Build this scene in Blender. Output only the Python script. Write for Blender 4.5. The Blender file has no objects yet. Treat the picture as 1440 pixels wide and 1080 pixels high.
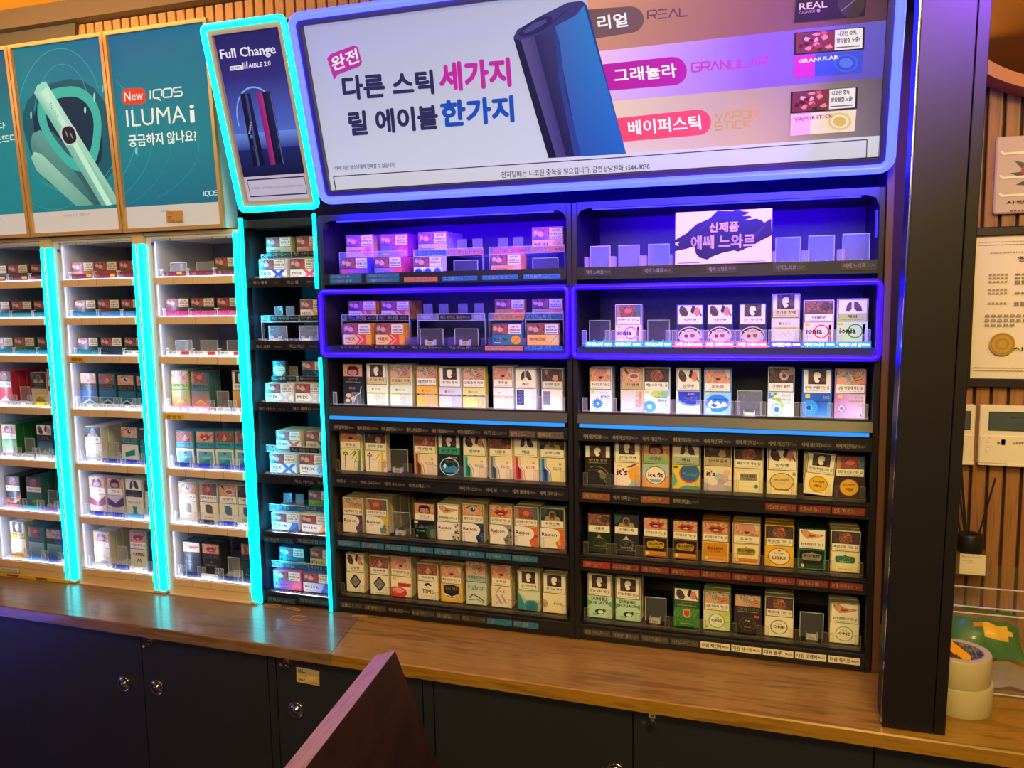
import bpy, bmesh, math, random
from mathutils import Vector, Matrix
random.seed(7)
SC = bpy.context.scene
COL = SC.collection
# ---------------------------------------------------------------- camera
YAW, PIT, ROL, FPX, SCL = -0.31068454, 0.10996654, -0.01704738, 1150.0, 1.17
CAMP = Vector((0, -1.4*SCL, 1.538))
FW = Vector((math.sin(YAW)*math.cos(PIT), math.cos(YAW)*math.cos(PIT), -math.sin(PIT)))
R0 = Vector((math.cos(YAW), -math.sin(YAW), 0)); U0 = R0.cross(FW)
RT = math.cos(ROL)*R0 + math.sin(ROL)*U0
UP = -math.sin(ROL)*R0 + math.cos(ROL)*U0
cd = bpy.data.cameras.new('camera'); cam = bpy.data.objects.new('camera', cd); COL.objects.link(cam)
cd.sensor_fit = 'HORIZONTAL'; cd.sensor_width = 36; cd.lens = 36*FPX/1440; cd.clip_start = .02
cam.matrix_world = Matrix(((RT.x, UP.x, -FW.x, CAMP.x), (RT.y, UP.y, -FW.y, CAMP.y), (RT.z, UP.z, -FW.z, CAMP.z), (0, 0, 0, 1)))
SC.camera = cam
SC.view_settings.view_transform = 'Standard'; SC.view_settings.look = 'None'
SC.view_settings.gamma = 1; SC.view_settings.use_curve_mapping = False
SC.view_settings.exposure = 0.0
SC.cycles.max_bounces = 6; SC.cycles.transparent_max_bounces = 16; SC.cycles.use_denoising = True
SC.cycles.sample_clamp_indirect = 4
# ---------------------------------------------------------------- world and lamps
wd = bpy.data.worlds.new('world'); SC.world = wd; wd.use_nodes = True
wd.node_tree.nodes['Background'].inputs[0].default_value = (.5, .38, .28, 1)
wd.node_tree.nodes['Background'].inputs[1].default_value = .05
def area(name, loc, target, sx, sy, power, col, spread=180):
    d = bpy.data.lights.new(name, 'AREA'); d.shape = 'RECTANGLE'; d.size = sx; d.size_y = sy
    d.energy = power; d.color = col; d.spread = math.radians(spread)
    o = bpy.data.objects.new(name, d); COL.objects.link(o); o.location = loc
    o.rotation_euler = (Vector(target)-Vector(loc)).to_track_quat('-Z', 'Y').to_euler(); return o
WARM = (1, .72, .23)
area('ceiling_lamp', (.25, -1.25, 2.3), (.0, 0, .9), .5, .3, 28, WARM)
area('ceiling_lamp', (-1.3, -1.5, 2.3), (-1.3, 0, 1.1), .5, .3, 9, (1, .8, .58))
area('violet_pillar_fill', (.52, -.52, 2.2), (.225, -.2, 2.0), .1, .1, 8, (.26, .05, 1), 56)  # unseen lamp added for the violet tint atop the pillar
area('blue_door_fill', (-2.75, -1.0, .45), (-1.9, -.2, .35), .3, .3, 2.2, (.12, .14, 1))  # unseen lamp added for the blue glow on the lower left doors
area('ceiling_lamp', (-.2, -2.7, 2.2), (-.3, .1, 1.15), 1.4, .4, 10, (1, .74, .3), 100)  # added frontal fill from behind the camera, lights the stacked pack tops
area('cabinet_fill', (-1.163, .012, 1.25), (-1.06, .23, 1.25), .85, .006, 1.6, (0, .35, .62), 150).rotation_euler.rotate_axis('Z', math.pi/2)  # added fill for the teal glow inside the slim cabinet
area('ceiling_fill', (-1.9, -.22, 2.215), (-1.9, -.1, 2.35), 1.2, .06, 12, (1, .74, .3), 150)  # unseen uplight added to brighten the ceiling
area('ceiling_fill', (-1.9, -.6, 2.12), (-1.75, -.05, 2.34), .9, .2, 2, (1, .74, .42))  # added lamp brightening the ceiling corner and poster frames
area('ceiling_lamp', (1.0, -.7, 2.3), (.5, .2, 1.1), .3, .3, 5, WARM)

for x_ in (-.685, -.1):     # added fills, not fittings: blue and violet light inside the black cabinets
    area('cabinet_fill', (x_, .03, 1.7), (x_, .232, 1.63), .5, .01, 2.8, (.035, 0, 1), 150)
    area('cabinet_fill', (x_, .012, 1.545), (x_, .232, 1.48), .5, .006, .5, (.07, .03, 1), 150)
area('header_glow_fill', (-.38, -.05, 1.722), (-.38, .02, 1.69), 1.12, .008, 5, (.004, .0, 1), 150)  # added strip lamp, turns the top panel fronts blue
for x_ in (-2.005, -1.718, -1.432):     # added cool fills behind the front stiles brighten the white cabinets inside
    area('cabinet_fill', (x_+.004, .004, 1.25), (x_+.11, .2, 1.25), .85, .006, .42, (.55, .66, 1), 160).rotation_euler.rotate_axis('Z', math.pi/2)
# ---------------------------------------------------------------- helpers
def ray(px, py): return FW + RT*((px-720)/FPX) - UP*((py-540)/FPX)
def atY(px, py, Y=0.0):
    d = ray(px, py); return CAMP + d*((Y-CAMP.y)/d.y)
def atZ(px, py, Z):
    d = ray(px, py); return CAMP + d*((Z-CAMP.z)/d.z)
def lin(c): return c/12.92 if c <= .04045 else ((c+.055)/1.055)**2.4
def rgb(c):
    if isinstance(c, str):
        c = c.lstrip('#')
        if len(c) == 3: c = c[0]*2+c[1]*2+c[2]*2
        c = [int(c[i:i+2], 16) for i in (0, 2, 4)]
    return tuple(lin(x/255) for x in c)+(1.0,)
_M = {}
def mat(key, col='#888', rough=.5, metal=0, emit=None, es=0, spec=.5, coat=0):
    if key in _M: return _M[key]
    m = bpy.data.materials.new(key); m.use_nodes = True; b = m.node_tree.nodes['Principled BSDF']
    b.inputs['Base Color'].default_value = rgb(col) if not (isinstance(col, tuple) and len(col) == 4) else col
    b.inputs['Roughness'].default_value = rough; b.inputs['Metallic'].default_value = metal
    b.inputs['Specular IOR Level'].default_value = spec; b.inputs['Coat Weight'].default_value = coat
    if emit: b.inputs['Emission Color'].default_value = emit; b.inputs['Emission Strength'].default_value = es
    _M[key] = m; return m
def emat(key, e, s):
    m = mat(key, '#111', .4, emit=e+(1,), es=s); return m
def printmat(key, rough, es, coat=0.0, film=1.0):
    m = mat(key, '#fff', rough, coat=coat); nt = m.node_tree; b = nt.nodes['Principled BSDF']
    a = nt.nodes.new('ShaderNodeAttribute'); a.attribute_name = 'Col'
    k = nt.nodes.new('ShaderNodeVectorMath'); k.operation = 'SCALE'; k.inputs['Scale'].default_value = film
    nt.links.new(a.outputs['Color'], k.inputs[0]); nt.links.new(k.outputs[0], b.inputs['Base Color'])
    if es:
        nt.links.new(a.outputs['Color'], b.inputs['Emission Color']); b.inputs['Emission Strength'].default_value = es
    return m
PRINT = printmat('glossy_print', .42, 0, .25); BACKLIT = printmat('backlit_print', .6, .85, 0, .2); BACKLIT2 = printmat('backlit_poster', .6, .8, 0, .25)
for m_ in (BACKLIT, BACKLIT2): m_.node_tree.nodes['Principled BSDF'].inputs['Specular IOR Level'].default_value = .15
GLOWTAG = printmat('glowing_tag', .4, 1.3); PAPER = printmat('paper_print', .8, 0)
def noisemat(key, cols, scale, rough=.5, dist=1.5, bump=0, stretch=(1, 1, 1), coord='Object', detail=4, coat=0):
    if key in _M: return _M[key]
    m = mat(key, '#fff', rough, coat=coat); nt = m.node_tree; b = nt.nodes['Principled BSDF']
    tc = nt.nodes.new('ShaderNodeTexCoord'); mp = nt.nodes.new('ShaderNodeMapping'); n = nt.nodes.new('ShaderNodeTexNoise'); r = nt.nodes.new('ShaderNodeValToRGB')
    mp.inputs['Scale'].default_value = stretch
    n.inputs['Scale'].default_value = scale; n.inputs['Distortion'].default_value = dist; n.inputs['Detail'].default_value = detail
    nt.links.new(tc.outputs[coord], mp.inputs[0]); nt.links.new(mp.outputs[0], n.inputs['Vector']); nt.links.new(n.outputs['Fac'], r.inputs[0]); nt.links.new(r.outputs[0], b.inputs['Base Color'])
    el = r.color_ramp.elements; k = len(cols)
    while len(el) < k: el.new(.5)
    for i, c in enumerate(cols):
        el[i].position = .32+.36*i/(k-1); el[i].color = rgb(c)
    if bump:
        bp = nt.nodes.new('ShaderNodeBump'); bp.inputs['Strength'].default_value = bump; bp.inputs['Distance'].default_value = .002
        nt.links.new(n.outputs['Fac'], bp.inputs['Height']); nt.links.new(bp.outputs[0], b.inputs['Normal'])
    return m
def clearmat(key, tint='#fff', fac=.1, rough=.08):
    if key in _M: return _M[key]
    m = bpy.data.materials.new(key); m.use_nodes = True; nt = m.node_tree; nt.nodes.clear()
    o = nt.nodes.new('ShaderNodeOutputMaterial'); mx = nt.nodes.new('ShaderNodeMixShader'); t = nt.nodes.new('ShaderNodeBsdfTransparent'); g = nt.nodes.new('ShaderNodeBsdfPrincipled')
    g.inputs['Base Color'].default_value = rgb(tint); g.inputs['Roughness'].default_value = rough
    mx.inputs[0].default_value = fac
    nt.links.new(t.outputs[0], mx.inputs[1]); nt.links.new(g.outputs[0], mx.inputs[2]); nt.links.new(mx.outputs[0], o.inputs[0])
    _M[key] = m; return m
BLK = mat('black_metal', '#1c191b', .42, spec=.35); BLK2 = mat('black_rail', '#252124', .35); BLKB = noisemat('black_back', ['#2c2830', '#35323a'], 30, .5)
WHT = mat('white_metal', '#cfc8c4', .35); WHT2 = mat('white_inner', '#b9b6ba', .5); BEIGE = mat('beige_shelf', '#d8b98e', .45); GREYB = mat('grey_back', '#5d5a62', .6)
CLEAR = clearmat('clear_acrylic', '#cfd6e6', .13); EDGE = clearmat('acrylic_edge', '#dfe6f5', .55, .2); DCLR = clearmat('smoky_acrylic', '#6a6a74', .25)
CHROME = mat('chrome', '#ccc', .15, 1); BRASS = mat('brushed_gold', '#caa468', .3, .8)
CY = emat('cyan_led', (0, .93, 1.05), 4.5); BLUE = emat('blue_led', (.0052, .0072, 1), 44); PURP = emat('violet_led', (.0032, .0, 1), 21); WLED = emat('white_led', (.62, .72, 1), 14); BLED = emat('azure_led', (.02, .3, 1), 1.1)
WLED2 = emat('white_led_bright', (.6, .7, 1), 11)
WOODC = noisemat('counter_wood', ['#74501a', '#906820', '#a07428', '#805a1a'], 9, .33, 1.2, .04, (.55, 6, 6), detail=8, coat=.15)
WOODS = noisemat('slat_wood', ['#7c5230', '#9a6a3f', '#8a5b35'], 22, .55, .6, .1, (5, 5, .35), detail=6)
BOARD = noisemat('redbrown_board', ['#20100a', '#34190f', '#2b130c', '#190c08'], 14, .5, .8, .05, detail=6)
BOARDT = noisemat('board_top_lit', ['#7c5844', '#8c6850', '#70503c'], 30, .45, .4, 0, (8, .6, 8))  # paler than the face: light on the top edge put into colour

class MB:
    def __init__(s): s.v = []; s.f = []; s.m = []; s.c = []
    def add(s, vs, fs, m=0, col=None):
        k = len(s.v); s.v += [tuple(p) for p in vs]
        for f in fs: s.f.append([i+k for i in f]); s.m.append(m); s.c.append(col)
    def box(s, x0, x1, y0, y1, z0, z1, m=0, col=None):
        s.add([(x0, y0, z0), (x1, y0, z0), (x1, y1, z0), (x0, y1, z0), (x0, y0, z1), (x1, y0, z1), (x1, y1, z1), (x0, y1, z1)],
              [(0, 3, 2, 1), (4, 5, 6, 7), (0, 1, 5, 4), (1, 2, 6, 5), (2, 3, 7, 6), (3, 0, 4, 7)], m, col)
    def bbox(s, x0, x1, y0, y1, z0, z1, b, m=0, col=None):          # box with chamfered vertical and front edges
        vs = []
        for z, i in ((z0, b), (z0+b, 0), (z1-b, 0), (z1, b)):
            vs += [(x0+b+i*.0, y0+i, z), (x1-b, y0+i, z), (x1-i, y0+b, z), (x1-i, y1-b, z), (x1-b, y1-i, z), (x0+b, y1-i, z), (x0+i, y1-b, z), (x0+i, y0+b, z)]
        fs = [tuple(range(7, -1, -1)), tuple(range(24, 32))]
        for r in range(3):
            for i in range(8): fs.append((r*8+i, r*8+(i+1) % 8, r*8+8+(i+1) % 8, r*8+8+i))
        s.add(vs, fs, m, col)
    def prism(s, pts, y0, y1, m=0):                                # pts in x,z ; extruded along y
        n = len(pts); s.add([(x, y0, z) for x, z in pts]+[(x, y1, z) for x, z in pts],
              [tuple(range(n)), tuple(range(2*n-1, n-1, -1))]+[(i, i+n, (i+1) % n+n, (i+1) % n) for i in range(n)], m)
    def tube(s, pts, r, closed=False, k=8, m=0, flat=1.0):
        P = [Vector(p) for p in pts]; n = len(P); base = len(s.v); rings = []
        for i in range(n):
            a = P[(i-1) % n] if (closed or i > 0) else P[i]; b = P[(i+1) % n] if (closed or i < n-1) else P[i]
            t = (b-a).normalized(); up = Vector((0, -1, 0)) if abs(t.y) < .9 else Vector((0, 0, 1))
            u = t.cross(up).normalized(); w = u.cross(t)
            rings.append([P[i]+u*r*math.cos(2*math.pi*j/k)+w*r*flat*math.sin(2*math.pi*j/k) for j in range(k)])
        vs = [p for q in rings for p in q]; fs = []
        for i in range(n if closed else n-1):
            for j in range(k): fs.append((i*k+j, i*k+(j+1) % k, ((i+1) % n)*k+(j+1) % k, ((i+1) % n)*k+j))
        if not closed: fs += [tuple(range(k-1, -1, -1)), tuple((n-1)*k+j for j in range(k))]
        s.add(vs, fs, m)
    def lathe(s, prof, c=(0, 0, 0), axis='z', k=24, m=0):
        vs = []; fs = []
        for r, h in prof:
            for j in range(k):
                a = 2*math.pi*j/k; x, y = r*math.cos(a), r*math.sin(a)
                p = {'z': (x, y, h), 'y': (x, h, y), 'x': (h, x, y)}[axis]
                vs.append((p[0]+c[0], p[1]+c[1], p[2]+c[2]))
        for i in range(len(prof)-1):
            for j in range(k): fs.append((i*k+j, i*k+(j+1) % k, (i+1)*k+(j+1) % k, (i+1)*k+j))
        s.add(vs, fs, m)
    def mesh(s, name, mats, smooth=False):
        me = bpy.data.meshes.new(name); me.from_pydata(s.v, [], s.f)
        for q in (mats if isinstance(mats, (list, tuple)) else [mats]): me.materials.append(q)
        me.polygons.foreach_set('material_index', s.m)
        if any(c is not None for c in s.c):
            ca = me.color_attributes.new('Col', 'FLOAT_COLOR', 'CORNER'); buf = []
            for f, c in zip(s.f, s.c):
                if c is None: buf += [1, 1, 1, 1]*len(f)
                elif isinstance(c[0], (tuple, list)):
                    for q in c: buf += list(q)
                else: buf += list(c)*len(f)
            ca.data.foreach_set('color', buf)
        if smooth: me.polygons.foreach_set('use_smooth', [True]*len(s.f))
        me.update(); return me
    def build(s, name, mats, parent=None, loc=None, smooth=False):
        me = s.mesh(name, mats, smooth)
        if smooth == 'auto':
            me.set_sharp_from_angle(angle=.6)
        o = bpy.data.objects.new(name, me); COL.objects.link(o)
        if loc is not None: o.location = loc
        if parent: o.parent = parent
        return o
def empty(name, loc=(0, 0, 0)):
    o = bpy.data.objects.new(name, None); COL.objects.link(o); o.location = loc; o.empty_display_size = .05; return o
def tag(o, label, cat, group=None):
    o['label'] = label; o['category'] = cat
    if group: o['group'] = group
    return o
def struct(o): o['kind'] = 'structure'; return o
# ---- text: one shared font object, evaluated once per phrase
_fc = bpy.data.curves.new('lettering', 'FONT'); _fo = bpy.data.objects.new('lettering', _fc); COL.objects.link(_fo)
_fc.size = 1; _fc.fill_mode = 'FRONT'
_T = {}
def glyphs(s, bold=0, res=1):
    k = (s, res)
    if k not in _T:
        _fc.body = s; _fc.resolution_u = res
        ev = _fo.evaluated_get(bpy.context.evaluated_depsgraph_get()); me = ev.to_mesh()
        vs = [(v.co.x, v.co.y) for v in me.vertices]; out = []
        for p in me.polygons:
            f = tuple(p.vertices)
            a = sum(vs[f[i]][0]*vs[f[(i+1) % len(f)]][1]-vs[f[(i+1) % len(f)]][0]*vs[f[i]][1] for i in range(len(f)))
            out.append(f if a > 0 else f[::-1])
        ev.to_mesh_clear()
        if not vs: vs = [(0, 0), (1, 1)]
        _T[k] = (vs, out, min(p[0] for p in vs), max(p[0] for p in vs), min(p[1] for p in vs), max(p[1] for p in vs))
    return _T[k]
def pts_w(D, p): return D.q(p)
class Decal:
    """flat print on a plane: origin O, axes U and V (metres), normal N"""
    def __init__(s, O, U, V, eps=.00002, start=.0003):
        s.O = Vector(O); s.U = Vector(U); s.V = Vector(V); s.N = Vector(U).normalized().cross(Vector(V).normalized()); s.h = start; s.e = eps; s.mb = MB(); s.map = None; s.clip = True; s.lim = None
        s.box = (0, 0, 1, 1)
    def sub(s, u0, v0, u1, v1): s.box = (u0, v0, u1, v1)
    def q(s, p):
        if s.map: u, v = s.map(p)
        else:
            b = s.box; u = b[0]+(b[2]-b[0])*p[0]; v = b[1]+(b[3]-b[1])*p[1]
        return s.O+s.U*u+s.V*v+s.N*s.h
    def poly(s, pts, col, m=0):
        c = [rgb(x) for x in col] if isinstance(col, list) else rgb(col)
        if s.clip and not s.map and not isinstance(col, list):
            for ax, lim, sg in ((0, 0, 1), (0, 1, -1), (1, 0, 1), (1, 1, -1)):
                out = []
                for i in range(len(pts)):
                    a, b = pts[i-1], pts[i]; ia, ib = (a[ax]-lim)*sg >= -1e-9, (b[ax]-lim)*sg >= -1e-9
                    if ia != ib:
                        t = (lim-a[ax])/(b[ax]-a[ax]); out.append((a[0]+t*(b[0]-a[0]), a[1]+t*(b[1]-a[1])))
                    if ib: out.append(b)
                pts = out
                if len(pts) < 3: s.h += s.e; return
        if s.map and s.lim:
            pts = [s.map(p) for p in pts]; L4 = s.lim
            if not isinstance(col, list):
                for ax, lim, sg in ((0, L4[0], 1), (0, L4[2], -1), (1, L4[1], 1), (1, L4[3], -1)):
                    out = []
                    for i in range(len(pts)):
                        a, b = pts[i-1], pts[i]; ia, ib = (a[ax]-lim)*sg >= -1e-9, (b[ax]-lim)*sg >= -1e-9
                        if ia != ib:
                            t = (lim-a[ax])/(b[ax]-a[ax]); out.append((a[0]+t*(b[0]-a[0]), a[1]+t*(b[1]-a[1])))
                        if ib: out.append(b)
                    pts = out
                    if len(pts) < 3: s.h += s.e; return
            vs = [s.O+s.U*u+s.V*v+s.N*s.h for u, v in pts]
        else: vs = [s.q(p) for p in pts]
        n = len(vs)
        # keep the winding facing outwards
        a = Vector((0, 0, 0))
        for i in range(n): a += vs[i].cross(vs[(i+1) % n])
        idx = list(range(n))
        if a.dot(s.N) < 0:
            idx = idx[::-1]
            if isinstance(c, list): c = c[::-1]
        s.mb.add(vs, [tuple(idx)], m, c); s.h += s.e
    def rect(s, u0, v0, u1, v1, col, m=0): s.poly([(u0, v0), (u1, v0), (u1, v1), (u0, v1)], col, m)
    def ell(s, cu, cv, ru, rv, col, m=0, k=14, rot=0): s.poly([(cu+ru*math.cos(2*math.pi*i/k+rot), cv+rv*math.sin(2*math.pi*i/k+rot)) for i in range(k)], col, m)
    def ring(s, cu, cv, ru, rv, t, col, m=0, a0=0, a1=360, k=18):
        c = rgb(col); A = [math.radians(a0+(a1-a0)*i/k) for i in range(k+1)]
        for i in range(k):
            vs = [s.q((cu+ru*f*math.cos(a), cv+rv*f*math.sin(a))) for a, f in ((A[i], 1), (A[i+1], 1), (A[i+1], 1-t), (A[i], 1-t))]
            n = (vs[1]-vs[0]).cross(vs[2]-vs[0])
            s.mb.add(vs, [(0, 1, 2, 3) if n.dot(s.N) > 0 else (3, 2, 1, 0)], m, c)
        s.h += s.e
    def line(s, pts, w, col, m=0):
        for a, b in zip(pts, pts[1:]):
            dx, dy = b[0]-a[0], b[1]-a[1]; L = math.hypot(dx, dy) or 1; nx, ny = -dy/L*w/2, dx/L*w/2
            s.poly([(a[0]-nx, a[1]-ny), (b[0]-nx, b[1]-ny), (b[0]+nx, b[1]+ny), (a[0]+nx, a[1]+ny)], col, m)
            s.h -= s.e
        s.h += s.e
    def star(s, cu, cv, r0, r1, n, col, asp=1, m=0):
        for i in range(n):
            a = 2*math.pi*i/n; b = .5*math.pi*2/n*.7; s.poly([(cu+r0*math.cos(a-b), cv+asp*r0*math.sin(a-b)), (cu+r1*math.cos(a), cv+asp*r1*math.sin(a)), (cu+r0*math.cos(a+b), cv+asp*r0*math.sin(a+b))], col, m); s.h -= s.e
        s.h += s.e
    def text(s, t, lb, rb, lt, col, bold=0.0, res=1, m=0):
        vs, fs, x0, x1, y0, y1 = glyphs(t, 0, res); w = max(x1-x0, 1e-4); h = max(y1-y0, 1e-4)
        pts = []
        for x, y in vs:
            a, b = (x-x0)/w, (y-y0)/h
            pts.append(s.q((lb[0]+(rb[0]-lb[0])*a+(lt[0]-lb[0])*b, lb[1]+(rb[1]-lb[1])*a+(lt[1]-lb[1])*b)))
        if fs and (pts[fs[0][1]]-pts[fs[0][0]]).cross(pts[fs[0][2]]-pts[fs[0][0]]).dot(s.N) < 0: fs = [f[::-1] for f in fs]
        s.mb.add(pts, fs, m, rgb(col))
        if bold > 0:
            ex = (pts_w(s, rb)-pts_w(s, lb)).normalized(); ey = (pts_w(s, lt)-pts_w(s, lb)).normalized(); sx = (pts_w(s, lt)-pts_w(s, lb)).length/h*bold*.8
            for a_, b_ in (((1, 0), (-1, 0), (.5, .7), (-.5, -.7)) if bold < .045 else ((.7, 0), (-.7, 0), (0, .7), (0, -.7), (.5, .5), (-.5, .5), (.5, -.5), (-.5, -.5), (.35, 0), (-.35, 0))): s.mb.add([p+ex*sx*a_+ey*sx*b_ for p in pts], fs, m, rgb(col))
        s.h += s.e
    def tbox(s, t, u0, v0, u1, v1, col, bold=0.0, res=1, m=0): s.text(t, (u0, v0), (u1, v0), (u0, v1), col, bold, res, m)
    def build(s, name, mats, parent=None): return s.mb.build(name, mats, parent)

# ================================================================ SETTING
XL, XR, YF, YB, ZC = -3.0, 1.5, -3.0, .26, 2.352
m = MB(); m.box(XL, XR, YF, YB, -.05, 0); struct(m.build('floor', noisemat('floor_tile', ['#4a443e', '#5a524a'], 6, .4)))
m = MB(); m.box(XL, XR, YF, YB+.1, ZC, ZC+.05); struct(m.build('ceiling', mat('warm_lit_ceiling', '#ec8e0a', .8)))  # white ceiling; the warm light on it is put into this orange
m = MB(); m.box(XL, XR, YB, YB+.1, 0, ZC); WB = struct(m.build('wall_back', mat('wall_dark', '#2a211d', .7)))
m = MB(); m.box(XL-.1, XL, YF, YB+.1, 0, ZC); struct(m.build('wall_left', mat('plaster', '#b09478', .8)))
m = MB(); m.box(XR, XR+.1, YF, YB+.1, 0, ZC); struct(m.build('wall_right', mat('plaster')))
m = MB(); m.box(XL, XR, YF-.1, YF, 0, ZC); struct(m.build('wall_front', mat('plaster')))
m = MB(); m.box(XL, XR, YB-.05, YB-.001, 2.298, ZC-.001); m.box(XL, XR, YB-.056, YB-.05, 2.298, 2.303); struct(m.build('trim_1', mat('dark_trim', '#4a3a30', .5)))
m = MB(); m.prism([(-2.35, 2.2), (-1.86, 2.2), (-1.84, 2.297), (-2.35, 2.297)], YB-.03, YB-.002); m.prism([(-2.12, 2.19), (-1.84, 2.235), (-1.84, 2.243), (-2.12, 2.215)], YB-.06, YB-.03); struct(m.build('trim_2', mat('dark_panel', '#3b322b', .5)))
# wooden slats on the back wall (each slat a piece of the wall)
sl = MB(); sl.bbox(-.0125, .0125, -.0, .016, 0, 1, .0015); slme = sl.mesh('slat', WOODS)
def slat(x, z0, z1):
    o = bpy.data.objects.new('slat', slme); COL.objects.link(o); o.parent = WB; o.location = (x, YB-.0165, z0); o.scale = (1, 1, z1-z0)
x = -1.835
while x < -.15:
    slat(x, 2.0, 2.296); x += .030
slat(-2.22, 2.0, 2.26)
x0s = atY(1391, 150, YB-.016).x
for i in range(-3, 12): slat(x0s+.031*i+.0125, .8, 2.10)
m = MB(); m.box(.15, XR, YB-.07, YB-.002, 2.10, 2.297); struct(m.build('trim_3', mat('dark_trim_board', '#5a4038', .6)))

# ---- counter (front edge slightly askew to the cabinets)
def cf(x): return -.203-.0215*(x+.9)
JX, JXb = -.866, -.955
WOODL = noisemat('counter_wood_brown', ['#664a32', '#785a3e', '#846648', '#6c4e36'], 9, .3, 1.2, .04, (.55, 6, 6), detail=8, coat=.25)
def slab(name, xa, xb, xab, xbb, lab, wood=None):
    m = MB(); zt, zb, b = .80, .774, .0025
    P = [(xa, cf(xa)), (xb, cf(xb)), (xbb, YB-.002), (xab, YB-.002)]
    vs = [(p[0], p[1], zb) for p in P]+[(P[0][0], P[0][1], zt-b), (P[1][0], P[1][1], zt-b)]+[(P[0][0], P[0][1]+b, zt), (P[1][0], P[1][1]+b, zt), (P[2][0], P[2][1], zt), (P[3][0], P[3][1], zt)]
    m.add(vs, [(3, 2, 1, 0), (0, 1, 5, 4), (4, 5, 7, 6), (6, 7, 8, 9), (1, 2, 8, 7, 5), (3, 0, 4, 6, 9), (2, 3, 9, 8)])
    return tag(m.build(name, wood or WOODC), lab, 'counter')
slab('countertop', -2.9, JX-.0012, -2.9, JXb-.0012, 'brown wood countertop under the white cabinets, left of the joint', WOODL)
slab('countertop', JX, 1.45, JXb, 1.45, 'brown wood countertop under the black cabinets and pillar, right of the joint')
# ---- base cabinets
BD = mat('base_door', '#25262c', .42, spec=.4); BGAP = mat('gap_black', '#08080a', .8)
def bfy(x): return cf(x)+.016
seams = [atY(px, py, -.18).x for px, py in ((-250, 870), (196, 895), (377, 920), (389, 922), (597, 951), (613, 954), (893, 998), (1226, 1047))]+[1.0]
bc = empty('base_cabinet_run', (-.6, -.1, 0)); tag(bc, 'row of black base cupboards with flat doors under the wooden countertop', 'cupboard')
bc.location = (0, 0, 0)
m = MB(); xs = [-2.9, 1.4]
m.add([(-2.9, bfy(-2.9)+.02, .0), (1.4, bfy(1.4)+.02, .0), (1.4, YB-.01, 0), (-2.9, YB-.01, 0), (-2.9, bfy(-2.9)+.02, .7735), (1.4, bfy(1.4)+.02, .7735), (1.4, YB-.01, .7735), (-2.9, YB-.01, .7735)],
      [(0, 3, 2, 1), (4, 5, 6, 7), (0, 1, 5, 4), (1, 2, 6, 5), (2, 3, 7, 6), (3, 0, 4, 7)]); m.build('carcass', BGAP, bc)
doors = []
for i in range(len(seams)-1):
    a, b = seams[i]+.0015, seams[i+1]-.0015; m = MB(); ya, yb = bfy(a), bfy(b)
    m.add([(a, ya, .1), (b, yb, .1), (b, yb+.018, .1), (a, ya+.018, .1), (a, ya, .772), (b, yb, .772), (b, yb+.018, .772), (a, ya+.018, .772)],
          [(0, 3, 2, 1), (4, 5, 6, 7), (0, 1, 5, 4), (1, 2, 6, 5), (2, 3, 7, 6), (3, 0, 4, 7)])
    nm = 'filler_strip' if i in (2, 4) else 'door'
    doors.append(m.build(nm, BD, bc))
def onface(px, py):
    p = atY(px, py, -.19)
    for _ in range(4): p = atY(px, py, bfy(p.x))
    return p
for (px, py, d) in ((175, 961, 0), (221, 966, 1), (417, 998, 3), (866, 1086, 5), (929, 1094, 6)):
    p = onface(px, py); m = MB()
    m.lathe([(0, -.001), (.0155, -.001), (.0175, -.004), (.0185, -.0035), (.0185, 0), (0, 0)], axis='y', k=24)
    m.lathe([(0, -.0075), (.006, -.007), (.0075, -.003), (.0155, -.0012)], axis='y', k=20)
    o = m.build('handle', CHROME, doors[d], p, smooth=True); o['label'] = 'round chrome cup pull'
for (px, py, d, dc, sc) in ((212, 904, 1, '#c9a94a', '#b9b2a4'), (404, 934, 3, '#c02038', '#a8645c'), (917, 1016, 6, '#123f86', '#c5b58e')):
    p = onface(px, py); m = MB()
    m.lathe([(0, -.012), (.0055, -.012), (.0065, -.0105), (.0065, -.004), (.008, -.0035), (.008, 0), (0, 0)], axis='y', k=20)
    m.box(-.0006, .0006, -.0125, -.0118, -.004, .004, 1)
    m.build('cam_lock', [CHROME, BLK], doors[d], p, smooth='auto')
    m = MB(); m.box(-.0055, .0055, -.0008, 0, .009, .0175, 0, rgb(sc)); m.box(-.003, .003, -.0010, -.0008, .011, .0155, 0, rgb('#2c5a34' if d == 6 else '#7a3a34'))
    m.build('sticker', PAPER, doors[d], p)
    m = MB(); q = onface(*{1: (202, 909), 3: (395, 935), 6: (905, 1016)}[d]); m.lathe([(.0032, -.0006), (0, -.0006)], axis='y', k=14); m.c = [rgb(dc)]*len(m.f)
    m.build('sticker', PAPER, doors[d], q)
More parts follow.
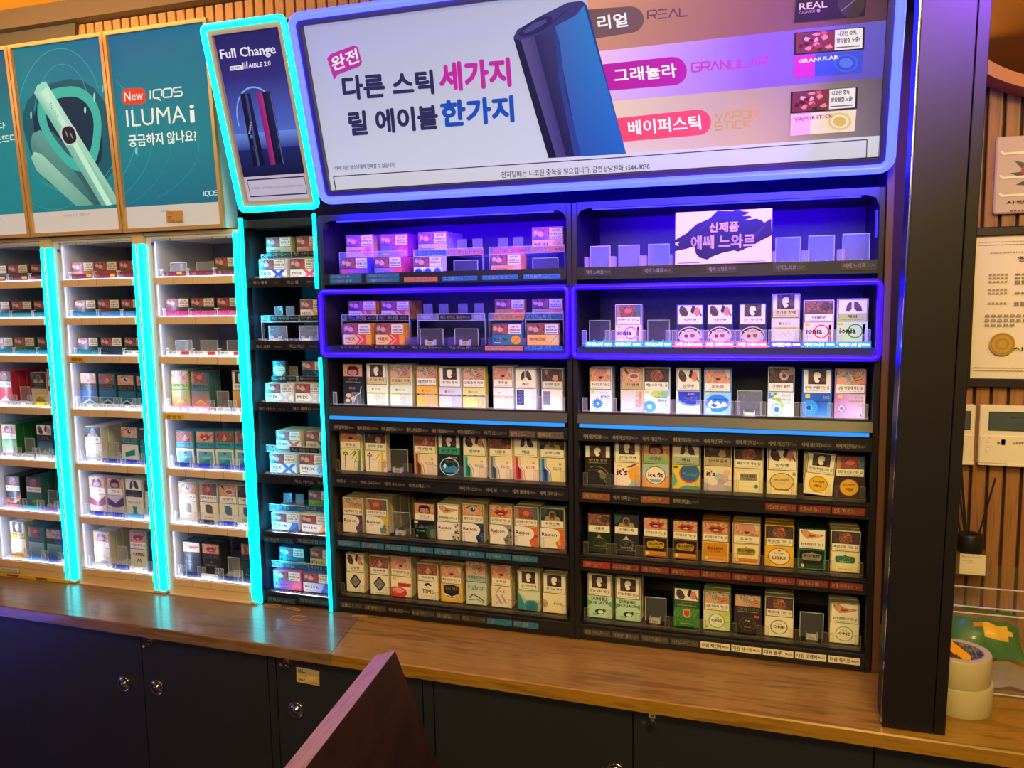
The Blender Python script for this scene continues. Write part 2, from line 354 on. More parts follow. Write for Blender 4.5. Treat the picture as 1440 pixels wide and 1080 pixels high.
# business card stuck on the cupboard door
p = onface(417, 945); q = onface(464, 951); card = Decal((0, 0, 0), (1, 0, 0), (0, 0, 1)); card.box = (0, 0, .056, .033)
card.rect(0, 0, 1, 1, '#cdb06a'); card.rect(0, .58, 1, 1, '#a89673'); card.poly([(.35, 0), (1, 0), (1, .55)], '#c39c54')
[card.rect(.08+.08*k, .78, .13+.08*k, .9, '#4a4038') for k in range(3)]; card.rect(.08, .68, .46, .75, '#5a4e40'); card.rect(.1, .44, .48, .48, '#8a7854'); card.rect(.1, .52, .3, .55, '#8a7854')
card.tbox('wisid', .08, .12, .36, .32, '#2c2620', .02); card.rect(.62, .08, .96, .13, '#8a7854')
card.mb.v = [tuple(v) for v in card.mb.v]
card.mb.box(0, .056, 0, .0004, 0, .033, 0, rgb('#cdb06a'))
bcard = card.build('business_card', PAPER); bcard.location = (p.x, bfy(p.x)-.001, onface(417, 958).z); bcard.rotation_euler = (0, .03, -.0215)
tag(bcard, 'small tan business card stuck on the black cupboard door below the counter joint', 'card')
# rubber bands lying on the counter
for px, py, ra, rb, w, lab in ((385, 851, .020, .008, .3, 'thin tan rubber band against the foot of the slim cabinet'), (417, 853, .021, .006, -.2, 'flattened tan rubber band half under the slim cabinet'), (420, 869, .019, .013, 0, 'round tan rubber band lying open on the counter before the slim cabinet'), (509, 864, .018, .004, .15, 'squeezed tan rubber band by the corner of the first black cabinet')):
    c = atZ(px, py, .8015); m = MB(); m.tube([(ra*math.cos(a)*math.cos(w)-rb*math.sin(a)*math.sin(w), ra*math.cos(a)*math.sin(w)+rb*math.sin(a)*math.cos(w)+.001*math.sin(3*a), .0002*math.sin(2*a)) for a in [i*math.pi/12 for i in range(24)]], .0008, True, 6)
    c.y = min(c.y, -.012) if py < 866 else c.y
    tag(m.build('rubber_band', mat('rubber', '#c08f50', .6), None, c, True), lab, 'rubber band')
# ---- pillar
pl = empty('pillar', (.235, -.1, .8)); tag(pl, 'tall dark steel pillar standing on the counter between black cabinets and slatted wall', 'pillar')
def rel(o, par): o.parent = par; o.location = -Vector(par.location)
xa, xb = .186, .281; seam = .263
m = MB(); m.bbox(xa, seam-.0006, -.206, -.13, .80, 2.3, .001); rel(m.build('main_panel', mat('pillar_paint', '#1d191f', .45, spec=.2)), pl)
m = MB(); m.bbox(seam+.0006, xb, -.206, -.13, .80, 2.3, .001); rel(m.build('cover_strip', mat('pillar_paint')), pl)
m = MB(); m.box(xa-.0016, xa-.0001, -.198, -.192, .805, 2.29); rel(m.build('side_trim', CHROME), pl)
m = MB(); m.bbox(.1905, .2035, .006, YB-.002, .8005, 2.29, .001); struct(m.build('trim_4', mat('brown_reveal', '#6a4632', .5)))
pl.rotation_euler = (0, math.radians(.99), 0)

# ================================================================ RIGHT OF THE PILLAR
def wallbox(name, pxs, d, mats, body, Y=YB-.0165):
    """front rectangle from photo corners, standing d proud of the slats"""
    a = atY(*pxs[0], Y-d); b = atY(*pxs[1], Y-d); return a, b
# certificate in a black frame
TL = atY(1375, 332, .232); BL = atY(1366, 532, .232); ch = TL.z-BL.z; cx0 = (TL.x+BL.x)/2-.003; cw = ch/1.414
ct = empty('framed_certificate', (cx0, .2435, BL.z)); tag(ct, 'black framed paper certificate with gold seal hanging on the slatted wall', 'certificate')
m = MB(); fw = .017
for x0, x1, z0, z1 in ((-fw, cw+fw, -fw, 0), (-fw, cw+fw, ch, ch+fw), (-fw, 0, 0, ch), (cw, cw+fw, 0, ch)): m.bbox(x0, x1, -.016, 0, z0, z1, .0015)
m.box(-.005, cw+.005, -.004, 0, -.005, ch+.005); m.build('frame', mat('frame_black', '#1d1a1a', .45), ct)
D = Decal((0, -.008, 0), (cw, 0, 0), (0, 0, ch)); D.rect(0, 0, 1, 1, '#e6d9bd')
for v in (.955, .935, .075, .055):
    for i in range(30): D.line([(.03+i*.032, v-.003), (.045+i*.032, v+.003), (.058+i*.032, v-.002)], .004, '#8a7a5c')
D.tbox('2022-0476103', .13, .875, .42, .887, '#6a5c48'); D.tbox('영 업 신 고 증', .37, .815, .9, .855, '#4c4234', .01)
for v in (.73, .705, .68, .625, .6, .53):
    for k in range(5): D.rect(.13+.035*k, v-.006, .153+.035*k, v+.006, '#9c8d6e')
for v, n_ in ((.73, 2), (.705, 6), (.683, 8), (.668, 5), (.6, 7), (.535, 8), (.52, 6)):
    for k in range(n_): D.rect(.36+.055*k, v-.006, .4+.055*k, v+.005, '#7c6e54'); D.rect(.37+.055*k, v-.001, .39+.055*k, v+.002, '#cfc0a0')
for v, n_ in ((.444, 13), (.412, 15), (.381, 5)):
    for k in range(n_): D.rect(.11+.055*k, v-.007, .148+.055*k, v+.007, '#8a7b5e'); D.rect(.12+.055*k, v-.002, .138+.055*k, v+.002, '#cfc0a0')
D.tbox('2022.', .62, .34, .72, .352, '#6e624c')
D.ell(.27, .245, .115, .08, '#b8963c', k=26); D.ring(.27, .245, .105, .073, .12, '#96762a', k=24); D.ring(.27, .245, .06, .042, .3, '#a5842f', k=18)
D.tbox('시 흥 시 장', .36, .2, .9, .225, '#3f372c', .01); D.build('certificate_paper', PAPER, ct)
# thermostats
def thermostat(px0, py0, lab):
    a = atY(px0, py0, .222); w = h = .121; h = .1225
    t = empty('wall_controller', (a.x, .2435, a.z-h)); tag(t, lab, 'thermostat')
    m = MB(); m.bbox(0, w, -.021, 0, .0, h, .002); m.build('housing', mat('ivory_plastic', '#e5d9c0', .5), t)
    m = MB(); m.bbox(.001, w-.001, -.0235, -.0205, .004, .061, .0012); m.build('flap', mat('ivory_plastic'), t)
    D = Decal((0, -.0212, 0), (w, 0, 0), (0, 0, h)); D.rect(.13, .58, .93, .9, '#3f4a48'); D.rect(.15, .6, .91, .88, '#4b5856')
    for u, v, s in ((.45, .8, .3), (.5, .73, .15), (.42, .68, .34)): D.rect(u, v, u+s, v+.012, '#3a4543')
    D.build('display', mat_disp, t)
    D = Decal((0, -.0237, 0), (w, 0, 0), (0, 0, h)); D.ell(.29, .38, .03, .03, '#8a7a5c', k=4)
    D.tbox('SAMSUNG', .5, .37, .86, .41, '#5b5244', .02); D.tbox('1', .33, .35, .385, .44, '#3a342c', .02); D.rect(.13, .455, .17, .462, '#8a7a5c')
    D.build('print', PAPER, t)
    for v in (.41, .33, .25):
        m = MB(); m.lathe([(0, -.0255), (.0032, -.0255), (.0042, -.0238), (.0042, -.0233)], (.13*w, 0, v*h), 'y', 16); m.build('button', mat('ivory_plastic'), t)
    m = MB(); m.bbox(.0, w*.42, -.0245, -.0236, .0, .004, .0003); m.bbox(w*.42, w, -.026, -.019, -.001, .005, .001); m.build('bottom_lip', mat('ivory_plastic'), t)
mat_disp = printmat('lcd_print', .25, 0)
thermostat(1379, 570, 'ivory wall controller marked 1 on the slatted wall below the certificate')
a = atY(1376, 569, .222); q = atY(1379, 570, .222)
thermostat_x = atY(1374, 569, .222)
def _t2():
    import types
    t = [o for o in COL.objects if o.name.startswith('wall_controller')][0]
    c = t.copy(); COL.objects.link(c); c['label'] = 'ivory wall controller half hidden by the black pillar'
    t['group'] = c['group'] = 'wall controllers'
    c.location.x = thermostat_x.x-.1225
    for ch in list(t.children):
        if ch.name.startswith('print'): continue
        k = ch.copy(); COL.objects.link(k); k.parent = c
_t2()
# acrylic plaque with flowers
a = atY(1401, 192, .225); b = atY(1398, 301, .225); ph = a.z-b.z; pw = .21
pq = empty('flower_plaque', (b.x, .2435, b.z)); tag(pq, 'glossy beige plaque with a flower bouquet print on the slatted wall above the certificate', 'plaque')
m = MB(); m.bbox(0, pw, -.012, 0, 0, ph, .003); m.build('board', mat('plaque_gloss', '#cdb79a', .15, coat=.6), pq)
D = Decal((0, -.0122, 0), (pw, 0, 0), (0, 0, ph))
for i in range(12):
    a_ = i*.52; D.poly([(.42+.05*math.cos(a_), .55+.07*math.sin(a_)), (.42+.3*math.cos(a_+.1), .55+.32*math.sin(a_+.1)), (.42+.2*math.cos(a_+.45), .55+.25*math.sin(a_+.45))], '#3e4b3a')
for u, v, r_, c1, c2 in ((.28, .55, .07, '#a83048', '#d86070'), (.4, .64, .075, '#e0a080', '#f0c8a8'), (.36, .42, .08, '#efd9b8', '#c99a50'), (.44, .3, .07, '#9c2c38', '#c85858'), (.54, .52, .09, '#e6c0b8', '#b06070'), (.6, .7, .06, '#a03a50', '#e0a0a0')):
    for i in range(6): D.ell(u+r_*.5*math.cos(i*1.05), v+r_*.8*math.sin(i*1.05), r_*.5, r_*.8, c1, k=8)
    D.ell(u, v, r_*.45, r_*.7, c2, k=8)
for v in (.76, .45, .22):
    D.poly([(.03, v+.05), (.06, v), (.95, v-.02+.05), (.95, v+.01+.05), (.07, v+.03), (.045, v+.06)], '#f4e2bd')
D.tbox('사랑하는 가지', .1, .12, .62, .17, '#3c2a22', .01); D.tbox('사랑하는', .42, .06, .72, .11, '#3c2a22'); [D.rect(.14+.03*k, .026, .16+.03*k, .042, '#6a5240') for k in range(18)]
D.build('printed_face', PRINT, pq)
# round wooden rimmed mirror
c = atY(1510, -64, .19); R_ = .245
mr = empty('round_mirror', (c.x, .2435, c.z-R_)); tag(mr, 'round mirror in a deep orange wooden rim on the slatted wall', 'mirror')
m = MB(); m.lathe([(R_-.022, -.02), (R_-.022, -.07), (R_, -.07), (R_, 0), (R_-.022, 0), (R_-.022, -.02)], (0, 0, R_), 'y', 72); m.build('rim', mat('rim_wood', '#b06838', .5), mr, None, 'auto')
m = MB(); m.lathe([(0, -.022), (R_-.022, -.022)], (0, 0, R_), 'y', 64); m.build('glass', mat('mirror_glass', '#e8e4dc', .03, 1), mr)
# ---- items on the counter by the wall
def at_base(px, py): return atZ(px, py, .8)
tp = at_base(1352, 1012); tc = Vector((tp.x+.003, tp.y+.052, .8))
TAPE = clearmat('tape_clear', '#cdbf94', .8, .3)
for i, (dx, dy, lab) in enumerate(((.0025, .0, 'wide roll of clear packing tape on the counter, lower of two'), (-.0015, .002, 'wide roll of clear packing tape stacked on top, holding a yellow cutter'))):
    t = empty('tape_roll', (tc.x+dx, tc.y+dy, .8002+i*.0505)); tag(t, lab, 'tape', 'packing tape rolls')
    m = MB(); m.lathe([(.040, 0), (.0515, 0), (.0525, .002), (.0525, .048), (.0515, .05), (.040, .05), (.040, 0)], (0, 0, 0), 'z', 40); m.build('tape', TAPE, t, None, 'auto')
    m = MB(); m.lathe([(.0375, .0005), (.0398, .0005), (.0398, .0495), (.0375, .0495), (.0375, .0005)], (0, 0, 0), 'z', 36); m.build('core', noisemat('core_print', ['#b8a27a', '#3d465e', '#c0ab82'], 60, .7), t, None, 'auto')
cu = empty('utility_knife', (tc.x-.002, tc.y-.004, .8985)); cu.scale = (.62, .7, .7); cu.rotation_euler = (math.radians(-28), math.radians(38), .1); tag(cu, 'yellow plastic utility knife standing in the upper tape roll', 'knife')
m = MB(); m.prism([(-.045, -.011), (.022, -.013), (.032, -.006), (.034, .006), (.026, .012), (-.045, .012)], -.006, .006); m.build('handle', mat('yellow_plastic', '#e8a018', .4), cu)
m = MB(); m.prism([(-.01, -.0115), (.016, -.0120), (.012, -.009), (-.008, -.0085)], -.0065, .0065); m.prism([(-.030, .0118), (.0, .0118), (.0, .0145), (-.030, .0145)], -.003, .003); m.build('slider', mat('dark_plastic', '#2a2620', .5), cu)
m = MB(); m.box(-.058, -.044, -.0008, .0008, -.006, .008); m.build('blade', CHROME, cu)
# acrylic display box
q0 = at_base(1437, 981); bx0, by0, by1 = .315, q0.y-.004, .235
W_ = .205; ab = empty('acrylic_bin', (bx0, by0, .8032)); tag(ab, 'clear acrylic bin with sloping lid on the counter beside the pillar', 'box')
H1 = atY(1436, 862, by0).z-.8; H2 = .155
def pan(pts, t=.0025):
    m = MB(); n = Vector((Vector(pts[1])-Vector(pts[0])).cross(Vector(pts[2])-Vector(pts[0]))).normalized()*t
    k = len(pts); m.add([tuple(p) for p in pts]+[tuple(Vector(p)+n) for p in pts], [tuple(range(k-1, -1, -1)), tuple(range(k, 2*k))]+[(i, (i+1) % k, (i+1) % k+k, i+k) for i in range(k)]); return m
dp = by1-by0
for pts in ([(0, 0, 0), (W_, 0, 0), (W_, 0, H1-.012), (0, 0, H1-.012)], [(0, 0, 0), (0, dp, 0), (W_, dp, 0), (W_, 0, 0)], [(W_, 0, 0), (W_, dp, 0), (W_, dp, H2), (W_, dp*.45, H2), (W_, 0, H1)], [(0, 0, 0), (0, 0, H1), (0, dp*.45, H2), (0, dp, H2), (0, dp, 0)], [(0, dp, 0), (0, dp, H2), (W_, dp, H2), (W_, dp, 0)]): pan(pts).build('panel', clearmat('bin_clear', '#b8a888', .05), ab)
pan([(0, 0, H1), (W_, 0, H1), (W_, dp*.45, H2), (0, dp*.45, H2)]).build('lid', clearmat('bin_clear'), ab)
for a_, b_ in (((0, 0, H1), (W_, 0, H1)), ((0, 0, H1-.012), (W_, 0, H1-.012)), ((0, dp*.45, H2), (W_, dp*.45, H2)), ((0, 0, 0), (W_, 0, 0)), ((0, 0, 0), (0, 0, H1)), ((W_, 0, 0), (W_, 0, H1)), ((W_, 0, H1), (W_, dp*.45, H2)), ((0, 0, H1), (0, dp*.45, H2)), ((0, 0, 0), (0, dp, 0)), ((W_, dp, 0), (W_, dp, H2))):
    m = MB(); m.tube([a_, b_], .0014, k=6); m.build('edge_strip', EDGE, ab)
# snack bag inside the bin
sb = MB(); NX, NZ = 14, 10; bw, bh = .13, .1; vs = []; 
for side in (-1, 1):
    for j in range(NZ+1):
        for i in range(NX+1):
            u, v = i/NX, j/NZ; puff = (math.sin(math.pi*u)**.6)*(math.sin(math.pi*v)**.7)
            vs.append((bw*(u-.5)*(1-.06*math.sin(math.pi*v)), side*.019*puff+.0018*math.sin(23*u+9*v), bh*v+.002*math.sin(17*u)))
fs = []; cs = []
def bagcol(u, v):
    if v > .93 or v < .05: return '#2f6b2a'
    if v > .66: return '#6a4a36' if v > .78 else '#7b5a44'
    if (u-.62)**2/.05+(v-.45)**2/.02 < 1: return '#e8b428'
    if (u-.4)**2/.02+(v-.55)**2/.01 < 1: return '#d8701c'
    return '#1f6b34'
for s_ in (0, 1):
    o_ = s_*(NX+1)*(NZ+1)
    for j in range(NZ):
        for i in range(NX):
            f = (o_+j*(NX+1)+i, o_+j*(NX+1)+i+1, o_+(j+1)*(NX+1)+i+1, o_+(j+1)*(NX+1)+i); fs.append(f if s_ == 0 else f[::-1]); cs.append(rgb(bagcol((i+.5)/NX, (j+.5)/NZ)))
sb.v = vs; sb.f = fs; sb.m = [0]*len(fs); sb.c = cs
bg = empty('snack_bag', (bx0+.085, by0+.082, .838)); bg.rotation_euler = (-.85, .12, .1); tag(bg, 'green and brown snack bag with yellow print lying inside the clear bin', 'snack bag')
sb.build('bag', PRINT, bg, None, True)
D = Decal((-.065, -.0225, 0), (.13, 0, 0), (0, 0, .1)); D.tbox('가지', .28, .7, .5, .84, '#1c1410', .03); D.tbox('세가지', .66, .2, .92, .32, '#f4ecd8', .03); D.rect(.62, .17, .95, .19, '#103c1c'); D.line([(.3, .62), (.5, .68), (.72, .5), (.8, .36)], .012, '#e8e4d8'); D.build('lettering', PRINT, bg)
m = MB()
vs = []
for j in range(6):
    for i in range(9): vs.append((.012+.17*i/8, .012+.075*j/5, .012+.006*math.sin(i*2.1+j)+.004*math.cos(3*j+i)+.012*(j/5)))
m.add(vs, [(j*9+i, j*9+i+1, (j+1)*9+i+1, (j+1)*9+i) for j in range(5) for i in range(8)]); m.add([(x, y, z-.0008) for x, y, z in vs], [(j*9+i, (j+1)*9+i, (j+1)*9+i+1, j*9+i+1) for j in range(5) for i in range(8)])
o = m.build('plastic_wrap', clearmat('wrap', '#b5aa90', .4, .25), None, (bx0+.01, by0+.004, .8), True); tag(o, 'crumpled clear plastic wrapper on the floor of the acrylic bin', 'wrapper')
# reed diffuser on the bin
dz = .8+H2+.0026; dq = atY(1363, 770, .19)
df = empty('reed_diffuser', (dq.x, .186, dz)); tag(df, 'square glass reed diffuser with black collar and dark reeds standing on the bin', 'diffuser')
s_ = .034; topz = atY(1363, 775, .186).z-dz
m = MB(); m.bbox(-s_, s_, -s_, s_, 0, topz, .004); m.build('bottle', clearmat('bottle_glass', '#8c7c5c', .34), df)
m = MB(); m.box(-s_+.004, s_-.004, -s_+.004, s_-.004, .004, topz*.5); m.build('oil', clearmat('oil', '#a8842c', .25), df)
m = MB(); m.lathe([(0, topz), (.0225, topz), (.0235, topz+.003), (.0235, topz+.034), (.022, topz+.0365), (.012, topz+.0365), (.012, topz+.028), (0, topz+.028)], k=32); m.build('collar', BLK, df, None, 'auto')
D = Decal((-.024, -s_-.0004, topz*.12), (.046, 0, 0), (0, 0, .042)); D.rect(0, 0, 1, 1, '#d9cdb0'); D.tbox('Black Cherry', .08, .8, .86, .92, '#5a4c3a'); D.tbox('DIFFUSER', .1, .64, .5, .7, '#7c6e56'); D.tbox('reed fragrance', .1, .54, .66, .6, '#7c6e56'); D.tbox('home fragrance 200 ml', .1, .06, .8, .11, '#7c6e56'); D.build('paper_label', PAPER, df)
for (tx, tz) in ((1400, 672), (1349, 640), (1344, 650), (1338, 690), (1352, 660)):
    e = atY(tx, tz, .18); m = MB(); m.tube([((e.x-df.location.x)*-.08, 0, topz-.05), (e.x-df.location.x, e.y-.186, e.z-dz)], .0019, k=6); m.build('reed', mat('reed_black', '#17120f', .7), df)
# ---- foreground board (low wooden partition seen edge-on)
A = Vector((-.4354, -.7687, 1.105)); B = Vector((-.4528, -.7879, 1.105))
dirv = (Vector((-.4056, -1.0187, 0))-Vector((A.x, A.y, 0))).normalized(); A2 = A+dirv*.75; B2 = B+dirv*.73
nrm = dirv.cross(Vector((0, 0, 1))).normalized(); d = ray(617, 1076); t_ = (A-CAMP).dot(nrm)/d.dot(nrm); Ed = CAMP+d*t_
E2 = Vector((Ed.x, Ed.y, Ed.z)); off = B-A
E3 = E2+(E2-A)*.6
G = Vector((E3.x, E3.y, 0)); Gc = Vector((A2.x, A2.y, 0))
pb = empty('partition_board', (A.x, A.y, 0)); tag(pb, 'dark red-brown wooden partition board with pink lit top edge in the foreground', 'partition')
m = MB(); V8 = [A, A2, Gc, G, E3]; k = len(V8); o2 = [p+off for p in V8]; o2[1] = B2; o2[2] = Vector((B2.x, B2.y, 0))
vs = [p-pb.location for p in V8]+[p-pb.location for p in o2]
m.add(vs, [tuple(range(k)), tuple(range(2*k-1, k-1, -1))]+[(i, i+k, (i+1) % k+k, (i+1) % k) for i in range(k)]); bm_ = m.build('board', BOARD, pb)
up = Vector((0, 0, .0006)); m = MB(); m.add([A-pb.location+up, A2-pb.location+up, B2-pb.location+up, B-pb.location+up, A-pb.location-up, A2-pb.location-up, B2-pb.location-up, B-pb.location-up], [(0, 1, 2, 3), (7, 6, 5, 4), (0, 4, 5, 1), (1, 5, 6, 2), (2, 6, 7, 3), (3, 7, 4, 0)]); m.build('lit_top_edge', BOARDT, pb)  # thin sheet carrying the painted light of the board's top

# ================================================================ ILLUMINATED HEADER BOXES
class Tilt:
    """a leaning sign box: bottom edge at (y0,z0), top leaning th degrees towards the shopper"""
    def __init__(s, x, y0, z0, th): s.O = Vector((x, y0, z0)); s.a = math.radians(th); s.n = Vector((0, -math.cos(s.a), -math.sin(s.a))); s.up = Vector((0, -math.sin(s.a), math.cos(s.a)))
    def uv(s, px, py, yo=0.0):
        d = ray(px, py); o = s.O-s.n*yo; t = (o-CAMP).dot(s.n)/d.dot(s.n); p = CAMP+d*t-o; return (p.x, p.dot(s.up))
    def root(s, name): o = empty(name, s.O); o.rotation_euler = (s.a, 0, 0); return o
    def decal(s, yo, start=.0004, eps=.00002):
        D = Decal((0, yo, 0), (1, 0, 0), (0, 0, 1), eps, start); D.map = lambda p: s.uv(p[0], p[1], yo); return D
def rrect(x0, x1, z0, z1, r, y, n=5):
    P = []
    for cx, cz, a0 in ((x1-r, z1-r, 0), (x0+r, z1-r, 90), (x0+r, z0+r, 180), (x1-r, z0+r, 270)):
        for i in range(n+1): a = math.radians(a0+90*i/n); P.append((cx+r*math.cos(a), y, cz+r*math.sin(a)))
    return P
def frame_prism(m, x0, x1, z0, z1, t, y0, y1, mi=0, b=0.0):
    for a in ((x0, x1, z0, z0+t), (x0, x1, z1-t, z1), (x0, x0+t, z0+t, z1-t), (x1-t, x1, z0+t, z1-t)): m.box(a[0], a[1], y0, y1, a[2], a[3], mi)
TH = 15.5
# --- wide header
T = Tilt(-.38, -.02, 1.72, TH); X0, X1, Z0, Z1 = -.947+.38, .196+.38, .022, .402
hd = T.root('header_lightbox'); tag(hd, 'wide backlit header sign with blue glowing tube round a pale advert of three stick kinds', 'lightbox')
m = MB(); m.box(X0+.012, X1-.012, .012, .052, Z0+.012, Z1-.012); m.box(-.4, .4, .052, YB+.02, .1, .2); m.build('housing', BLK, hd)
m = MB(); frame_prism(m, X0+.013, X1-.013, Z0+.013, Z1-.013, .012, -.004, .011); m.build('inner_frame', mat('frame_dark', '#35303c', .3, coat=.3), hd)
m = MB(); m.tube(rrect(X0+.006, X1-.006, Z0+.006, Z1-.006, .02, -.004), .0082, True, 10); m.build('led_tube', BLUE, hd, None, True)
p0 = T.uv(471, 283, .008); p1 = T.uv(428, 34, .008); p2 = T.uv(1226, 238, .008)
D = T.decal(.008, .001)
a0, a1 = X0+.0255, X1-.0255; b0, b1 = Z0+.0265, Z1-.024; D.lim = (a0, b0, a1, b1)
D.map = None; D.box = (a0, b0, a1, b1); D.rect(0, 0, 1, 1, ['#c6cce0', '#c6cbe0', '#b8bedc', '#a8aad8'])
def hx(px, py): u, v = T.uv(px, py, .008); return ((u-a0)/(a1-a0), (v-b0)/(b1-b0))
D.map = lambda p: T.uv(p[0], p[1], .008)
# three coloured bands (in panel fractions)
w0, wb = hx(888, 217), hx(1242, 192)
D.map = None
ub = (hx(850, 130)[0]); vb0 = hx(1231, 191)[1]; vb1 = hx(1238, 109)[1]; vb2 = hx(1250, 28)[1]
for (v0, v1, cols) in ((vb0, vb1, ['#e2cccb', '#6d6380', '#5c5472', '#e6cfae']), (vb1, vb2, ['#d9b6e2', '#5a4fc0', '#5a58c4', '#e9c0e6']), (vb2, 1, ['#c58d74', '#54324c', '#432440', '#d8967c'])):
    um = ub+(1-ub)*.55; cm = {'#e2cccb': ['#c8a888', '#b0987c'], '#d9b6e2': ['#8c62e0', '#8a64dc'], '#c58d74': ['#8a5a5c', '#8c5c5a']}[cols[0]]
    u_l = ub-.02
    D.poly([(u_l, v0), (um, v0), (um, v1), (u_l, v1)], [cols[0], cm[0], cm[1], cols[3]]); D.h -= D.e
    D.poly([(um, v0), (1, v0), (1, v1), (um, v1)], [cm[0], cols[1], cols[2], cm[1]])
vw = hx(600, 232)[1]
D.map = lambda p: T.uv(p[0], p[1], .008)
# pills
def pill(pts_l, pts_r, col):
    (xl, yt), (xl2, yb) = pts_l; (xr, yt2), (xr2, yb2) = pts_r; cx, cy = (xr+xr2)/2, (yt2+yb2)/2; r = math.hypot(xr-xr2, yt2-yb2)/2; a0 = math.atan2(yt2-yb2, xr-xr2)
    P = [(xl2, yb), (xl, yt)]+[(cx+r*math.cos(a0+math.pi*i/10), cy+r*math.sin(a0+math.pi*i/10)) for i in range(11)]; D.poly(P, col)
pill([(818, 14), (826, 56)], [(885, 9), (889, 46)], '#6e5358')
pill([(843, 91), (851, 128)], [(944, 80), (948, 120)], '#b01e98')
pill([(862, 167), (869, 200)], [(980, 154), (984, 190)], '#e84a6a')
def TX(t, lb, rb, lt, col, b=0.0, r=2): D.text(t, lb, rb, lt, col, b, r)
TX('리얼', (842, 42), (883, 37), (840, 23), '#f4f0f4', .035); TX('그래뉼라', (865, 116), (952, 108), (863, 97), '#f4f0f4', .035); TX('베이퍼스틱', (885, 190), (986, 182), (883, 170), '#f8f0f2', .035)
def rounded_word(w, x0, y0, x1, y1, h, col, th):
    """wide rounded letters drawn as strokes along the line x0,y0 - x1,y1 with height h"""
    wd = [.42 if c == 'I' else 1 for c in w]; adv = (x1-x0)/(sum(wd)-.18); sl = (y1-y0)/(x1-x0); ps = [sum(wd[:i])-(.42 if c == 'I' else 0) for i, c in enumerate(w)]
    G = {'R': [[(0, 0), (0, 1), (.75, 1), (.82, .9), (.82, .55), (.75, .45), (0, .45)], [(.45, .45), (.82, 0)]], 'E': [[(.82, 1), (0, 1)], [(.82, .5), (0, .5)], [(.82, 0), (0, 0)]], 'A': [[(0, 0), (.4, 1), (.82, 0)]], 'L': [[(0, 1), (0, 0), (.75, 0)]],
         'G': [[(.8, 1), (.08, 1), (0, .9), (0, .1), (.08, 0), (.74, 0), (.82, .1), (.82, .5), (.4, .5)]], 'N': [[(0, 0), (0, 1), (.8, 0), (.8, 1)]], 'U': [[(0, 1), (0, .1), (.08, 0), (.74, 0), (.82, .1), (.82, 1)]], 'V': [[(0, 1), (.4, 0), (.82, 1)]],
         'P': [[(0, 0), (0, 1), (.74, 1), (.82, .9), (.82, .5), (.74, .4), (0, .4)]], 'O': [[(.1, 0), (0, .12), (0, .88), (.1, 1), (.72, 1), (.82, .88), (.82, .12), (.72, 0), (.1, 0)]], 'S': [[(.8, 1), (.06, 1), (0, .9), (0, .6), (.08, .5), (.74, .5), (.82, .4), (.82, .1), (.76, 0), (0, 0)]],
         'T': [[(0, 1), (.82, 1)], [(.41, 1), (.41, 0)]], 'I': [[(.55, 0), (.55, 1)]], 'C': [[(.8, 1), (.08, 1), (0, .9), (0, .1), (.08, 0), (.8, 0)]], 'K': [[(0, 1), (0, 0)], [(.8, 1), (.1, .5), (.8, 0)]], 'Q': [[(.6, .05), (.1, .05), (0, .15), (0, .88), (.1, 1), (.72, 1), (.82, .88), (.82, .2)], [(.35, .05), (.75, -.3)]]}
    for i, ch in enumerate(w):
        for st in G[ch]:
            D.line([(x0+adv*(ps[i]+a), y0+sl*adv*(ps[i]+a)-h*b) for a, b in st], th, col)
            for a, b in st[1:-1]: D.ell(x0+adv*(ps[i]+a), y0+sl*adv*(ps[i]+a)-h*b, th/2, th/2, col, k=6); D.h -= D.e
rounded_word('REAL', 911, 27.5, 968, 22, 12, '#6c3a5c', 2); rounded_word('GRANULAR', 973, 101, 1079, 92, 12, '#c03aa8', 2.2)
rounded_word('VAPOR', 1006, 170, 1066, 165, 11, '#c89660', 2); rounded_word('STICK', 1006, 183, 1056, 179, 10.5, '#c89660', 2)
# pack pictures on the advert
def adpack(o, w, h1, h2, c1, c2, word, wc, dk):
    ox, oy = o; ex = Vector(w); e1 = Vector(h1); e2 = Vector(h2)
    def at(a, b, e=None): e = e or e1; p = Vector((ox, oy))+ex*a+e*b; return (p.x, p.y)
    D.poly([at(-.01, -.03), at(1.01, -.03), at(1.01, 1.02), at(-.01, 1.02)], '#28202c'); D.poly([at(.02, 0), at(.98, 0), at(.98, .95), at(.02, .95)], '#e9e2ea')
    D.poly([at(.02, 0), at(.58, 0), at(.58, .95), at(.02, .95)], '#7c3038')
    rr = random.Random(3)
    for i in range(22):
        u, v = rr.uniform(.06, .52), rr.uniform(.08, .88); c = rr.choice(['#c25a62', '#e2a0a0', '#4c1820', '#a03c46', '#d98888', '#5a3a44']); D.poly([at(u+.07*math.cos(k*1.26+i)*rr.uniform(.4, 1), v+.16*math.sin(k*1.26+i)*rr.uniform(.4, 1)) for k in range(5)], c)
    D.text('니코틴 중독,', at(.62, .3), at(.9, .3), at(.62, .08), '#24202c', .03); D.text('발암물질 노출!', at(.61, .62), at(.94, .62), at(.61, .4), '#24202c', .03); D.poly([at(.6, .8), at(.95, .8), at(.95, .86), at(.6, .86)], '#6c6874')
    b0_, b1_ = 1.05, 1.05+1
    D.poly([at(0, 1.06), at(1, 1.06), at(.98, 2.1), at(0, 2.1)], c1); D.poly([at(.3, 1.06), at(1, 1.06), at(.98, 2.1), at(.3, 2.1)], c2)
    for k, r in enumerate((.36, .28, .2)):
        p = at(.75, 1.58); D.ell(p[0], p[1], w[0]*r*.5, e1.y*r*1.2, dk[k], k=16)
    D.text(word, at(.06, 1.42), at(.64, 1.36), at(.06, 1.24), wc, .04)
